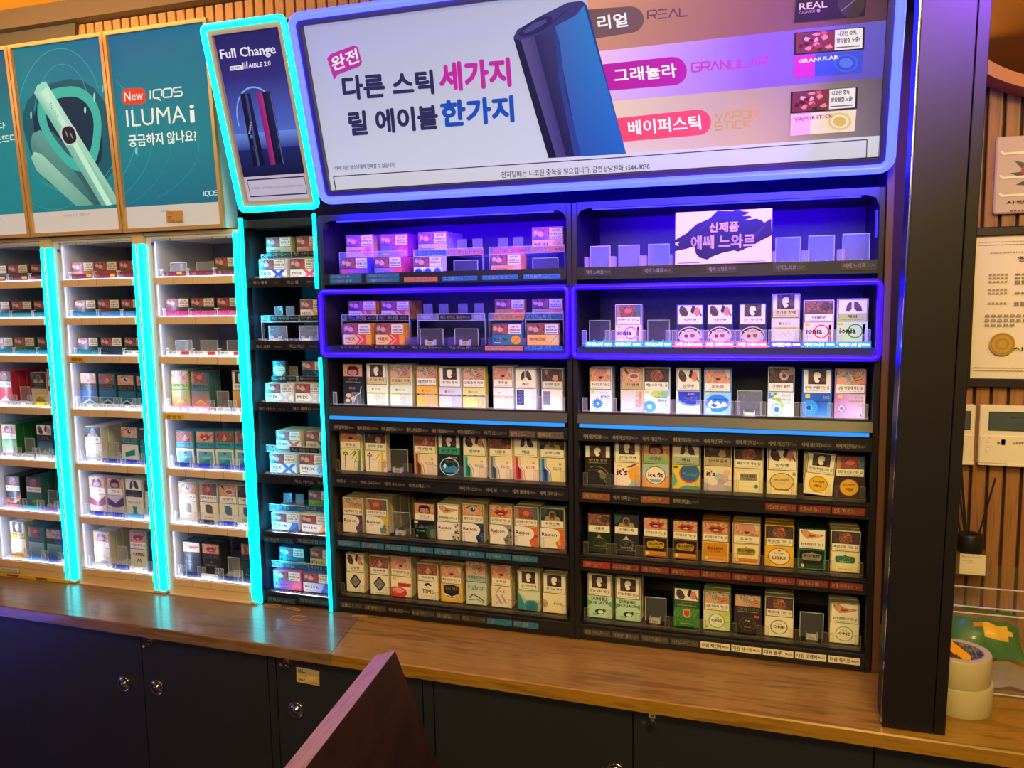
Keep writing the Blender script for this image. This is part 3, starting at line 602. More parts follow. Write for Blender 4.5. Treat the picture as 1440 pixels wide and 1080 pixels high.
adpack((1118, 47), (97, -8), (-.8, 30), (0, 0), '#c02f9c', '#3c50dc', 'GRANULAR', '#f0ecf6', ['#4a60e8', '#3a4cd0', '#5a74f0'])
adpack((1113, 130), (92, -7), (-.8, 29), (0, 0), '#e8b0da', '#ead9c8', 'VAPORSTICK', '#c0308c', ['#e0c07c', '#e8dcc8', '#d8b468'])
D.poly([(1119, 0), (1218, 0), (1216, 23), (1117, 32)], '#2a1a2a'); TX('REAL', (1124, 14), (1163, 10), (1124, 5), '#d8c0b0', .03); D.ell(1197, 2, 19, 24, '#40303e', k=20); D.line([(1182, 16), (1212, -8)], 1.5, '#786878'); TX('CIGARISH', (1124, 20), (1148, 17), (1124, 16), '#a888a8'); D.ell(1151, 15, 2.3, 2.6, '#e070b8', k=8)
# white footer with outlined box
D.map = None; D.rect(0, 0, 1, vb0, ['#c6c9d8', '#c8cae0', '#cdd0e2', '#c8cbd9']); D.map = lambda p: T.uv(p[0], p[1], .008)
D.line([(470, 248), (860, 222), (1219, 196), (1218, 223), (860, 248), (474, 271), (470, 248)], 1.4, '#34304e')
TX('전자담배는 니코틴 중독을 일으킵니다. 금연상담전화 1544-9030', (706, 250), (914, 238), (705.5, 241), '#2e2c48', .012)
TX('*19세 미만 청소년에게 판매할 수 없습니다.', (470, 239.5), (557, 234.5), (469.6, 233), '#34304e', .01)
# slogans
D.poly([(461, 82), (466, 76), (498, 64), (504, 66), (510, 87), (507, 93), (476, 105), (471, 112), (468, 103)], '#b3309f'); TX('완전', (470, 100), (506, 87), (466, 81), '#f0e4f2', .04)
TX('다른 스틱', (485, 140), (611, 131), (482, 108), '#34305e', .07, 3); TX('세가지', (621, 128), (719, 120), (618, 90), '#c02fa2', .075, 3)
TX('릴 에이블', (494, 190), (617, 180), (491, 158), '#34305e', .07, 3); TX('한가지', (623, 178), (723, 170), (621, 143), '#2450b8', .075, 3)
# the upright device
D.poly([(723, 52), (728, 42), (762, 22), (798, 4), (818, 1), (826, 8), (881, 216), (772, 222)], '#1f3f92')
D.poly([(723, 54), (735, 58), (785, 221), (772, 222)], ['#1c1c44', '#20204c', '#141438', '#141438']); D.poly([(733, 56), (756, 50), (800, 220), (783, 221)], ['#5a4f88', '#3c3876', '#34306a', '#4c4480'])
D.poly([(752, 51), (782, 37), (818, 218), (797, 220)], ['#2c2a62', '#3c3a74', '#232252', '#1c1c48']); D.poly([(781, 37), (822, 8), (881, 216), (816, 219)], ['#3f64b4', '#2f78c0', '#1c62b4', '#2a50a4']); D.poly([(781, 37), (788, 60), (796, 130), (818, 218), (808, 219), (786, 110)], '#2a3f8c')
D.poly([(723, 52), (728, 42), (762, 22), (798, 4), (818, 1), (824, 5), (810, 22), (780, 38), (744, 53), (730, 56)], '#3b3676'); D.poly([(729, 49), (737, 38), (760, 24), (776, 23), (778, 33), (758, 46), (738, 52)], '#2a2658'); D.poly([(736, 44), (752, 32), (768, 27), (770, 31), (752, 42), (740, 47)], '#494488'); D.line([(770, 31), (780, 30), (797, 14)], 1.2, '#24204e')
D.build('printed_panel', BACKLIT, hd)

# --- slim header
T = Tilt(-1.056, -.02, 1.72, TH); X0, X1, Z0, Z1 = -1.160+1.056, -.953+1.056, .012, .405
sh = T.root('slim_header_lightbox'); tag(sh, 'narrow backlit header with cyan glowing border advertising two slim devices', 'lightbox')
m = MB(); m.box(X0+.01, X1-.008, .012, .05, Z0+.01, Z1-.01); m.box(-.04, .04, .05, YB+.02, .1, .2); m.build('housing', BLK, sh)
m = MB(); m.tube(rrect(X0+.006, X1-.006, Z0+.006, Z1-.006, .009, -.002, 4), .0066, True, 8); m.build('led_tube', CY, sh, None, True)
m = MB(); frame_prism(m, X0+.0125, X1-.0125, Z0+.0125, Z1-.0125, .0105, -.001, .0118); m.build('inner_frame', mat('beige_frame', '#b79c86', .35), sh)
D = T.decal(.008, .0008); D.map = None; D.box = D.lim = (X0+.0225, Z0+.0225, X1-.0225, Z1-.0225)
D.rect(0, .75, 1, 1, ['#302a7c', '#302a7c', '#262266', '#262266']); D.h -= D.e; D.rect(0, .42, 1, .75, ['#4c66c8', '#4c66c8', '#302a7c', '#302a7c']); D.h -= D.e; D.rect(0, .32, 1, .42, ['#2c3a90', '#2c3a90', '#6a88e0', '#6a88e0']); D.h -= D.e; D.rect(0, .15, 1, .32, ['#10143c', '#10143c', '#1c2468', '#1c2468'])
D.ring(.42, .5, .33, .19, .05, '#7fa4f0', a0=55, a1=190, k=20)
D.rect(0, 0, 1, .155, '#b8b2cc')
D.line([(.05, .03), (.95, .03), (.95, .135), (.05, .135), (.05, .03)], .008, '#2c2850'); D.tbox('전자담배는 니코틴 중독을 일으킵니다. 금연상담전화 1544-9030', .09, .075, .91, .088, '#4a4668')
D.map = lambda p: T.uv(p[0], p[1], .008)
TX('Full Change', (312, 87), (389, 79), (309, 70), '#e6e0f4', .03, 2); D.poly([(323.5, 93.5), (340, 91.5), (340.5, 97.5), (324, 99.5)], '#e0dcf0'); TX('ALL NEW', (325.5, 97.8), (338.5, 96), (325, 94.8), '#2c2870', .02); TX('lil', (341.5, 97.5), (348.5, 96), (341, 88), '#e6e0f4', .03); TX('AIBLE 2.0', (350, 96), (381, 92), (349.5, 89.5), '#e6e0f4', .02)
D.poly([(338, 132), (352, 131), (373, 232), (357, 234)], ['#12122e', '#1c1c48', '#0a0a22', '#0c0c28']); D.poly([(345, 132), (348, 131.5), (366, 233), (363, 233.5)], '#3c4488'); D.poly([(361, 131), (369, 130), (388, 231), (381, 232)], ['#8a1c6c', '#a8308a', '#a02a7c', '#7c1860']); D.poly([(369, 130), (381, 128), (400, 230), (388, 231)], ['#14122e', '#26265c', '#101030', '#0c0c26']); D.line([(380, 129), (399, 230)], 1.1, '#5a5fae'); D.ell(354, 192, 2.2, 2.6, '#3a78c8', k=8); D.text('BALANCE', (352.5, 188), (354.8, 171), (349.8, 187.5), '#c8cdf0'); D.ring(359, 208, 3, 4, .2, '#3c4a88', k=10); D.ring(394, 206, 3, 4, .2, '#3c4a88', k=10)
TX('*19세 미만 청소년에게 판매할 수 없습니다', (338, 252.5), (368, 249.5), (338, 250.5), '#b8bce0')
D.build('printed_panel', BACKLIT, sh)

# --- teal poster lightboxes
GOLD = mat('champagne_frame', '#cfa870', .32, .3)
def poster(x0, x1, lab):
    T = Tilt(x0, -.02, 1.7, 3.0); r = T.root('poster_lightbox'); tag(r, lab, 'lightbox', 'teal poster lightboxes'); w = x1-x0
    m = MB(); m.box(.0015, w-.0015, .004, .05, 0.0, .452); m.box(.08, w-.08, .05, YB+.02, .1, .2); m.build('housing', WHT, r)
    m = MB(); frame_prism(m, .0012, w-.0012, 0, .456, .0085, -.006, .0038); m.build('frame', GOLD, r)
    D = T.decal(.003, .0004); D.map = None; D.box = D.lim = (.0095, .0085, w-.0095, .448); return T, r, D
T, r, D = poster(-1.491, -1.204, 'teal backlit poster reading New with white lettering beside the cyan framed header')
D.rect(0, .45, 1, 1, ['#22848f', '#1e7f8c', '#1b6f96', '#1c689a']); D.h -= D.e; D.rect(0, .115, 1, .45, ['#1f6f8c', '#1f6a86', '#1e7f8c', '#22848f'])
D.map = lambda p: T.uv(p[0], p[1], .003)
def arc(cx, cy, rx, ry, a0, a1, col, w=.9): D.line([(cx+rx*math.cos(math.radians(a)), cy+ry*math.sin(math.radians(a))) for a in [a0+(a1-a0)*i/14 for i in range(15)]], w, col)
arc(110, 185, 82, 95, -50, 72, '#3aa0b0'); arc(100, 190, 115, 110, -30, 62, '#3090a0'); arc(90, 200, 150, 110, -20, 52, '#2c8a9c'); arc(95, 205, 185, 100, -20, 48, '#2f8e9e')
D.ell(192, 212, 2, 5, '#7ad0d8', k=8); D.ell(193, 212, 1, 9, '#52b4c0', k=8)
P = [(171+4*math.cos(a), 0) for a in ()]
D.poly([(172, 128), (178, 124.5), (198, 123.5), (204, 127), (206, 140), (202, 146), (181, 148), (174, 146), (171, 139)], '#dc4434'); TX('New', (175.5, 142.5), (201.5, 140), (174.5, 129.5), '#f6ece2', .01)
rounded_word('IQOS', 210, 139.5, 256, 134.5, 12, '#dfe9e0', 2.0)
TX('ILUMA', (179, 179), (262, 172), (177, 155), '#e4ece0', -.012, 2); TX('i', (268.5, 172), (274, 171.5), (267, 148), '#eef0e2', .03, 2); TX('궁금하지 않나요?', (182, 207), (277, 199), (180.5, 190), '#eef0e6', .025, 2)
rounded_word('IQOS', 286, 275.5, 307, 273.8, 6, '#cfe4e2', 1.0)
D.map = None; D.rect(0, 0, 1, .115, '#c9bfb4'); D.map = lambda p: T.uv(p[0], p[1], .003); TX('주의', (226, 299), (236, 298.5), (225.8, 295), '#7c7468'); D.build('printed_panel', BACKLIT2, r)
bc_ = Decal((0, -.0075, 0), (.046, 0, 0), (0, 0, .028)); bc_.mb.box(0, .046, -.0072, -.0067, 0, .028, 0, rgb('#b89052'))
bc_.rect(0, 0, 1, 1, '#b89052'); bc_.rect(.08, .78, .14, .9, '#b8402c'); bc_.rect(.17, .8, .42, .88, '#a03c28'); bc_.rect(0, .7, 1, .715, '#a88048'); bc_.rect(.09, .52, .36, .56, '#6a5030'); bc_.rect(.09, .38, .3, .45, '#4c3a22'); bc_.rect(.09, .22, .46, .29, '#3c2c1a'); bc_.rect(.09, .12, .95, .16, '#7c6038'); bc_.rect(.09, .05, .95, .08, '#8a6c40')
o = bc_.build('business_card', PAPER); u = T.uv(235, 314, -.007); o.rotation_euler = (T.a, .03, 0); o.location = T.O+Vector((u[0], 0, 0))+T.up*u[1]
tag(o, 'tan business card tucked on the white foot of the teal poster', 'card')
T, r, D = poster(-1.778, -1.491, 'teal backlit poster with a pale green slim device leaning on its charging case')
D.rect(0, .5, 1, 1, ['#1f8a94', '#28929a', '#1a6c98', '#1d7a90']); D.h -= D.e; D.rect(0, .115, 1, .5, ['#1f7f86', '#23707c', '#28929a', '#1f8a94'])
D.map = lambda p: T.uv(p[0], p[1], .003)
def blob(cx, cy, rx, ry, ang, col, k=20, n=2.6):
    P = []
    for i in range(k):
        a = 2*math.pi*i/k; c, s_ = math.cos(a), math.sin(a); x = rx*math.copysign(abs(c)**(2/n), c); y = ry*math.copysign(abs(s_)**(2/n), s_); P.append((cx+x*math.cos(ang)-y*math.sin(ang), cy+x*math.sin(ang)+y*math.cos(ang)))
    D.poly(P, col)
blob(100, 190, 62, 78, -.35, '#1a5a6c'); blob(96, 190, 44, 60, -.35, '#12324a')
arc(85, 180, 62, 112, 180, 330, '#3ea8ac'); arc(88, 170, 40, 80, 190, 340, '#38a0a6'); arc(75, 200, 68, 95, 60, 200, '#34989e'); arc(100, 200, 66, 70, -20, 130, '#3ca6aa')
# charging case and loop
D.poly([(43, 200), (46, 188), (56, 183), (68, 188), (138, 268), (144, 287), (128, 289), (116, 289), (50, 236)], ['#4f8a86', '#5c9a92', '#67a69c', '#5c9c94', '#3c6c70', '#2c5860', '#2f5a60', '#3a6e70', '#4a8680']); D.poly([(44, 222), (48, 214), (58, 216), (132, 288), (108, 290), (52, 240)], ['#8cc4b4', '#a8dcc8', '#98d0bc', '#62a094', '#6aa898', '#7cb8a8'])
D.poly([(68, 188), (74, 184), (142, 262), (146, 284), (138, 288)], '#33606a')
def loop(cx, cy, rx, ry, t, ang, col):
    k = 28; A = []
    for i in range(k+1):
        a = 2*math.pi*i/k; f = 1+.08*math.cos(3*a); A.append(a)
    for i in range(k):
        Q = []
        for a, g in ((A[i], 1), (A[i+1], 1), (A[i+1], 1-t), (A[i], 1-t)):
            x = rx*g*math.cos(a)*(1+.09*math.cos(3*a+1.2)); y = ry*g*math.sin(a)*(1+.09*math.cos(3*a+1.2)); Q.append((cx+x*math.cos(ang)-y*math.sin(ang), cy+x*math.sin(ang)+y*math.cos(ang)))
        D.poly(Q, col); D.h -= D.e
    D.h += D.e
loop(101, 177, 42, 62, .26, -.35, '#3fb3a8')
D.poly([(48, 131), (53, 120), (64, 114.5), (69, 122), (166, 280), (168, 287), (143, 289)], ['#7cc8b8', '#b4ece0', '#c8f0e4', '#a8e4d4', '#8cc8b0', '#88c4ac', '#64a898']); D.poly([(56, 122), (62, 119), (158, 288), (150, 289)], '#b8ecd8')
D.poly([(49, 131), (53, 122), (59, 116), (65, 115), (68, 120), (62, 126), (55, 131)], '#8cd8cc'); blob(97.5, 190, 11.5, 14.5, -.3, '#c8ccd0'); blob(97.5, 190, 9.5, 12.5, -.3, '#20242c'); D.line([(92, 184), (96, 193)], 1.6, '#8a9098'); D.line([(99, 187), (103, 195)], 1.6, '#8a9098')
D.text('IQOS', (69, 146.5), (79, 166), (73, 144.5), '#6cb0a0', .02)
D.ell(133, 137, 1.4, 7, '#8ae0dc', k=8); D.ell(120, 155, 1.5, 5, '#9ceae0', k=8); D.ell(44, 162, 1.2, 6, '#7ad8d4', k=8); D.ell(145, 125, 1, 5, '#66c8c8', k=8)
D.map = None; D.rect(0, 0, 1, .115, '#c9bfb4'); D.map = lambda p: T.uv(p[0], p[1], .003); TX('성인을 위한 제품으로', (90, 306), (127, 303), (89.8, 302), '#8c8276'); D.build('printed_panel', BACKLIT2, r)
T, r, D = poster(-2.065, -1.778, 'teal backlit poster cut by the photo edge with only line ends of white lettering')
D.rect(0, .5, 1, 1, ['#1f8088', '#20868e', '#1c5c80', '#1c5878']); D.h -= D.e; D.rect(0, .115, 1, .5, ['#1f7c84', '#22828a', '#20868e', '#1f8088'])
D.map = lambda p: T.uv(p[0], p[1], .003); TX('다', (-2, 183), (8, 182), (-3, 173), '#d8e8e4', .02); TX('눈뜨다', (-8, 202), (25, 199), (-9, 191), '#d8e8e4', .025)
D.map = None; D.rect(0, 0, 1, .115, '#c9bfb4'); D.map = lambda p: T.uv(p[0], p[1], .003); TX('담배는', (-20, 311), (3, 310), (-20.3, 307), '#8c8276'); D.build('printed_panel', BACKLIT2, r)

# ================================================================ PACKS
GORE = {'red': noisemat('photo_red_tissue', ['#2c1416', '#6c2c2e', '#b06a5c', '#44201f', '#d0a48c'], 130, .4, 2.5), 'dark': noisemat('photo_dark_room', ['#17151a', '#38303a', '#5c4c4c', '#2a2428'], 110, .4, 1.5),
        'skin': noisemat('photo_skin', ['#8a4c3c', '#c48468', '#dca888', '#a05c4c'], 75, .4, 1), 'hand': noisemat('photo_hands', ['#3c3a40', '#b08a74', '#e0c4b0', '#5c4c4a', '#8f8f94'], 120, .4, 2), 'blue': noisemat('photo_cold', ['#6c3444', '#b06a78', '#c89aa4', '#5a4c68'], 100, .4, 1.5)}
GK = list(GORE); PM = [PRINT]+[GORE[k] for k in GK]; GI = {k: i+1 for i, k in enumerate(GK)}
def photo(D, k, a, b, c, d, bg='#e9e3d8'):
    """the health picture: k = kind, box a,b,c,d in face fractions"""
    def sc(u, v): return (a+(c-a)*u, b+(d-b)*v)
    def P(pts, col, m=0): D.poly([sc(*p) for p in pts], col, m)
    def E(u, v, ru, rv, col, m=0, n=12): D.poly([sc(u+ru*math.cos(2*math.pi*i/n), v+rv*math.sin(2*math.pi*i/n)) for i in range(n)], col, m)
    F = [(0, 0), (1, 0), (1, 1), (0, 1)]
    if k == 'A':       # dark figure with a pale curled shape
        P(F, bg); P([(.16, 0), (.84, 0), (.84, 1), (.16, 1)], '#3a2424'); P([(.16, 0), (.3, .0), (.42, .5), (.34, 1), (.16, 1)], '#6a4038', GI['dark']); P([(.84, 0), (.72, 0), (.6, .5), (.68, 1), (.84, 1)], '#6a4038', GI['dark'])
        P([(.4, .25), (.45, .1), (.55, .12), (.6, .28), (.52, .4), (.62, .5), (.62, .75), (.55, .88), (.42, .85), (.36, .65), (.37, .42)], '#f2ead9')
    elif k == 'H': P(F, '#3c3434', GI['hand']); P([(.55, .3), (.8, .7), (1, .6), (1, .1), (.6, 0)], '#c88c70'); P([(0, .45), (.2, .55), (.38, .3), (.3, .0), (0, .0)], '#d8a088'); E(.42, .5, .1, .16, '#8f9498'); P([(.6, .42), (.85, .62), (.86, .58), (.62, .36)], '#6a4034'); P([(.66, .28), (.94, .44), (.95, .40), (.68, .22)], '#6a4034')
    elif k == 'T': P(F, '#7a4c4c', GI['skin']); P([(.28, .5), (.35, 1), (.68, 1), (.74, .5), (.6, .2), (.42, .2)], '#c88a86'); E(.52, .3, .09, .1, '#3a1018'); P([(.4, .36), (.52, .26), (.64, .38), (.62, .42), (.52, .32), (.42, .42)], '#5c1c24'); P([(.86, .5), (1, .5), (1, 1), (.8, 1)], '#c8bcb8')
    elif k == 'L': P(F, bg); P([(.26, .15), (.36, .1), (.46, .3), (.46, .85), (.36, .8), (.28, .55)], '#4a3c40', GI['dark']); P([(.56, .9), (.66, .86), (.8, .5), (.84, .12), (.66, .12), (.55, .35), (.54, .7)], '#3a3036', GI['dark']); P([(.49, .35), (.52, .35), (.52, 1), (.49, 1)], '#5c4c4c')
    elif k == 'C': P(F, bg); P([(.06, .6), (.1, .9), (.2, .95), (.34, .75), (.44, .3), (.36, .05), (.18, .1), (.08, .35)], '#3c2028', GI['dark']); P([(.52, .5), (.6, 1), (.72, .9), (.66, .4), (.58, .3)], '#2c2834'); P([(.64, .3), (.7, .8), (.82, .85), (.92, .6), (.9, .2), (.78, .08)], '#d88478'); P([(.9, .5), (1, .1), (.92, .08), (.86, .4)], '#5a6c7c'); P([(.14, .8), (.2, .6), (.3, .8), (.22, .7)], '#b04444')
    elif k == 'B': P(F, '#8c4448', GI['red']); P([(0, .0), (.2, .3), (.45, .3), (.6, .1), (.7, 0)], '#5a5058'); P([(.5, .6), (.7, .9), (1, .8), (1, .4), (.7, .3)], '#3c3034', GI['dark'])
    elif k == 'K': P(F, '#2c2e34'); P([(0, 1), (.3, 1), (.12, .3), (0, .3)], '#2f5458'); E(.5, .55, .16, .34, '#8a7868'); E(.5, .5, .11, .26, '#4c4038'); P([(.14, 0), (.2, .35), (.34, .4), (.42, .1), (.5, .22), (.58, .1), (.66, .4), (.8, .35), (.88, 0)], '#a89078'); E(.44, .6, .035, .06, '#1c1818'); E(.56, .6, .035, .06, '#1c1818'); P([(.4, .28), (.44, .1), (.48, .12), (.44, .3)], '#c8502c')
    elif k == 'M': P(F, '#7c5044', GI['skin']); P([(.2, .2), (.3, .08), (.7, .08), (.8, .2), (.78, .7), (.65, .88), (.35, .88), (.22, .7)], '#4c2428'); P([(.26, .6), (.74, .6), (.68, .8), (.32, .8)], '#241418'); P([(.26, .2), (.5, .1), (.74, .2), (.7, .5), (.5, .56), (.3, .5)], '#b07068', GI['blue'])
    elif k == 'O': P(F, '#c4886c', GI['skin']); P([(.18, .45), (.34, .74), (.5, .66), (.64, .76), (.86, .5), (.7, .2), (.42, .14)], '#a83c40'); P([(.28, .44), (.45, .56), (.72, .5), (.64, .34), (.42, .3)], '#3c1418'); P([(.36, .4), (.5, .46), (.66, .42), (.58, .3), (.42, .3)], '#e0b4a4'); P([(.8, .52), (1, .72), (1, .76), (.78, .58)], '#3c2c2c'); E(.4, .95, .04, .03, '#5a3428'); E(.58, .95, .04, .03, '#5a3428')
    elif k == 'E': P(F, '#c8947a', GI['skin']); P([(.16, .5), (.34, .85), (.6, .9), (.84, .6), (.7, .2), (.4, .15)], '#d8a094'); E(.52, .58, .2, .3, '#a8b4c0'); E(.52, .6, .12, .2, '#28384c'); E(.56, .66, .04, .06, '#e8e8ec'); P([(.1, .7), (.4, .98), (.8, .8), (.82, .76), (.5, .9), (.12, .64)], '#7c4434')
    elif k == 'F': P(F, bg); P([(.04, .9), (.12, .5), (.3, .22), (.62, .3), (.92, .5), (.94, .62), (.7, .66), (.44, .72), (.28, .95)], '#c8705c', GI['skin']); P([(.3, .4), (.6, .42), (.66, .54), (.4, .58)], '#7c2028', GI['red']); P([(.86, .5), (.95, .56), (.93, .63)], '#3c2420')
    elif k == 'U': P(F, '#3c2c30', GI['dark']); P([(.3, .1), (.22, .5), (.34, .9), (.55, .95), (.72, .7), (.8, .3), (.6, .05)], '#b04448', GI['red']); P([(.5, .7), (.62, .9), (.7, .7)], '#d87870')
    elif k == 'R': P(F, '#4c3434', GI['red']); P([(0, 0), (.18, 0), (.12, 1), (0, 1)], '#b08068'); E(.52, .5, .28, .38, '#b82c34', GI['red']); E(.5, .55, .16, .22, '#d86a64'); P([(.86, 0), (1, 0), (1, 1), (.82, 1)], '#3f6a80')
    elif k == 'S': P(F, '#3a3c44', GI['dark']); P([(.1, .9), (.3, 1), (.3, .7), (.2, .5)], '#a0746a'); E(.66, .5, .2, .36, '#4a342c'); P([(.5, .2), (.6, .55), (.8, .5), (.82, .1), (.66, 0)], '#c08e7c')
    elif k == 'G': P(F, '#7c3a44', GI['red']); P([(.4, .3), (.55, .75), (.7, .3)], '#d8908c'); E(.52, .3, .12, .2, '#cc8484', GI['blue'])
    elif k == 'P': P(F, '#2c2c34', GI['dark']); E(.62, .55, .2, .4, '#8c7468', GI['hand']); E(.62, .5, .08, .14, '#4c3c38'); E(.9, .8, .14, .24, '#a07c6a'); E(.12, .82, .1, .18, '#7c6458')
    elif k == 'N': P(F, '#7c6458', GI['skin']); E(.6, .42, .28, .3, '#d8b8b4'); E(.6, .42, .2, .18, '#8c5c60'); P([(.1, .9), (.3, .6), (.36, .62), (.2, 1)], '#28242c')
PW = {'A': '성기능 장애', 'H': '간접흡연 피해', 'T': '후두암', 'L': '폐암', 'C': '심장병', 'B': '뇌졸중', 'K': '수명단축', 'M': '구강암', 'O': '구강암으로 가는 길', 'E': '실명으로 가는 길', 'F': '말초혈관질환으로 가는 길', 'U': '폐암으로 가는 길', 'R': '심장병으로 가는 길', 'S': '임산부 흡연', 'G': '피부변색', 'P': '기형아 출산', 'N': '치아변색'}
W2 = {'A2': ('A', '성기능 장애로 가는 길'), 'H2': ('H', '남을 병들게 하는 길'), 'T2': ('T', '후두암으로 가는 길')}
SIDE = '#b9b09c'
def vpack_body(w, h, d, col, seam=True):
    m = MB(); c = rgb(col); m.bbox(-w/2, w/2, -d/2, d/2, 0, h, .0012, 0, c)
    z = h*.5
    for q in ((-w/2-.0001, -d/2), ): pass
    return m
def draw_ops(D, ops, b):
    D.sub(*b)
    for o in ops:
        k = o[0]
        if k == 'r': D.rect(*o[1:])
        elif k == 'e': D.ell(*o[1:])
        elif k == 'o': D.ring(*o[1:])
        elif k == 'p': D.poly(o[1], o[2])
        elif k == 't': D.tbox(o[1], o[2], o[3], o[4], o[5], o[6], *(o[7:]))
        elif k == 'v': D.text(o[1], (o[2], o[3]), (o[2], o[4]), (o[5], o[3]), o[6], *(o[7:]))
        elif k == 's': D.star(*o[1:])
        elif k == 'l': D.line(o[1], o[2], o[3])
    D.sub(0, 0, 1, 1)
def vpack(x, y, z, w, h, spec, label, group, d=.022, rot=0.0, roll=0.0):
    """upright cigarette pack; spec = (kind, band, body colour, ops[, text colour])"""
    kind, band, body, ops = spec[:4]; tc = spec[4] if len(spec) > 4 else '#1f1c20'
    bg = spec[5] if len(spec) > 5 else '#ece6da'
    o = vpack_body(w, h, d, body if body != 'side' else SIDE).build('cigarette_pack', PRINT, None, (x, y+d/2, z)); o.rotation_euler = (0, roll, rot)
    tag(o, label, 'cigarette pack', group)
    kd, wt = (kind, PW[kind]) if kind in PW else W2[kind]
    D = Decal((-w/2, -d/2, 0), (w, 0, 0), (0, 0, h), .00002, .0001)
    D.rect(.03, .51, .97, .985, '#1c181c'); D.rect(.05, .522, .95, .69, band); photo(D, kd, .05, .69, .95, .975, bg)
    L = len(wt); hw = min(.42, .085*L+.03) if L < 7 else .4
    D.tbox(wt, .5-hw*(.8 if L < 7 else 1), .59, .5+hw*(.8 if L < 7 else 1), .655, tc, .03); D.tbox('금연상담전화 1544-9030', .14, .545, .86, .565, tc)
    D.build('warning_label', PM, o)
    D = Decal((-w/2, -d/2, 0), (w, 0, 0), (0, 0, h), .00002, .0001)
    draw_ops(D, ops, (.02, .015, .98, .5)); D.build('front_print', PRINT, o)
    return o
ORD = ['first', 'second', 'third', 'fourth', 'fifth', 'sixth', 'seventh', 'eighth', 'ninth']
def stack(o, n, desc, group, step=.0234, topcol=None):
    for i in range(n):
        c = o.copy(); COL.objects.link(c); c['label'] = lab('%s pack behind the %s' % (ORD[i], desc), ''); c['group'] = group
        dy = step*(i+1); c.location = (o.location.x+random.uniform(-.0008, .0008), o.location.y+dy, o.location.z); c.rotation_euler = (0, 0, random.uniform(-.01, .01))
WA = '#ece6d8'; WF = '#f1eee8'
def raison(c1, c2, pat, dots, sub='blue', dark=False):
    if dark: return [('r', 0, 0, 1, 1, '#14181a'), ('e', .85, .35, .3, .45, '#2c4a38'), ('e', .9, .3, .18, .25, '#4c7a58'), ('r', 0, .84, .18, .98, '#e8c830'), ('t', 'Raison', .06, .56, .72, .76, '#e8eee8', .04), ('t', 'fresh', .1, .36, .5, .46, '#9ad0c8'), ('e', .12, .1, .06, .08, '#58a070')]
    ops = [('r', 0, 0, 1, 1, c1)]
    r_ = random.Random(len(c1)+len(sub)+int(c2[1:3], 16))
    for i in range(dots):
        u, v = r_.uniform(.5, .98), r_.uniform(.04, .94); s = .05 if pat else .09
        ops.append(('p', [(u, v-s), (u+s, v), (u, v+s), (u-s, v)] if pat else [(u+s*math.cos(a)*r_.uniform(.6, 1.3), v+s*math.sin(a)*r_.uniform(.6, 1.3)) for a in [k*1.05 for k in range(6)]], c2))
    ops += [('p', [(0, 0), (.72, 0), (.62, .32), (.74, .4), (.82, .55), (.84, .72), (.76, .88), (.6, .97), (.4, 1), (0, 1)], WA), ('t', 'Raison', .05, .6, .68, .78, '#1c1820', .03), ('t', sub, .06, .48, .36, .55, '#b84838')]
    return ops
def bohem(plate, word, tc, frame, bg, foot='#d8862c', sub='CIGAR'):
    return [('r', 0, 0, 1, 1, frame), ('r', .04, .04, .96, .96, bg), ('p', [(.16, .5), (.14, .7), (.2, .78), (.44, .8), (.5, .88), (.56, .8), (.8, .78), (.86, .7), (.84, .5), (.78, .44), (.22, .44)], plate), ('t', word, .22, .6, .78, .74, tc, .04), ('t', sub, .3, .48, .7, .56, tc), ('r', .06, .06, .94, .28, foot), ('e', .16, .17, .06, .08, '#f0d8a8'), ('t', 'smooth taste', .28, .12, .8, .19, '#7c4418')]
def column_art(c1, c2, c3, ink='#34405c'):
    return [('p', [(0, 0), (.4, 0), (.36, .4), (.2, .6), (.2, 1), (0, 1)], c2), ('p', [(.1, 0), (.3, 0), (.3, .4), (.16, .62), (.16, 1), (.08, 1), (.08, .5)], c1), ('p', [(.2, 0), (.26, 0), (.3, .44), (.2, .56), (.14, .5)], c3), ('l', [(.46, 0), (.42, .42), (.25, .62), (.25, 1)], .02, c3), ('t', 'ESSE', .52, .5, .9, .62, ink), ('r', .76, .72, .86, .82, c2), ('l', [(.9, .55), (.9, .02)], .008, c2)]
def one(ring, core, tc, bg, sub=None, k2='#e8e4d8'):
    o = [('r', 0, 0, 1, 1, bg), ('e', .5, .48, .32, .38, ring, 0, 24), ('e', .5, .48, .28, .335, core, 0, 24), ('t', 'THE', .41, .6, .59, .68, tc), ('t', 'ONE', .29, .42, .71, .56, tc, .05)]
    if sub: o.append(('t', sub, .36, .28, .64, .36, k2))
    return o
def gold_leaf(c, band, bt): return [('r', 0, 0, 1, 1, c), ('r', .0, .56, 1, .64, band), ('t', bt, .12, .575, .88, .625, '#e8dcc0' if band.startswith('#3') or band.startswith('#4') else '#7c6420'), ('r', .26, .74, .34, .84, '#8a6838'), ('t', 'ESSE', .4, .75, .68, .83, '#77664c'), ('l', [(.1, .5), (.08, .1), (.2, .04), (.8, .04), (.92, .1), (.9, .5)], .012, '#a8a48c'), ('l', [(.3, .3), (.42, .42), (.5, .3), (.62, .46), (.7, .3)], .014, '#a8a070')]
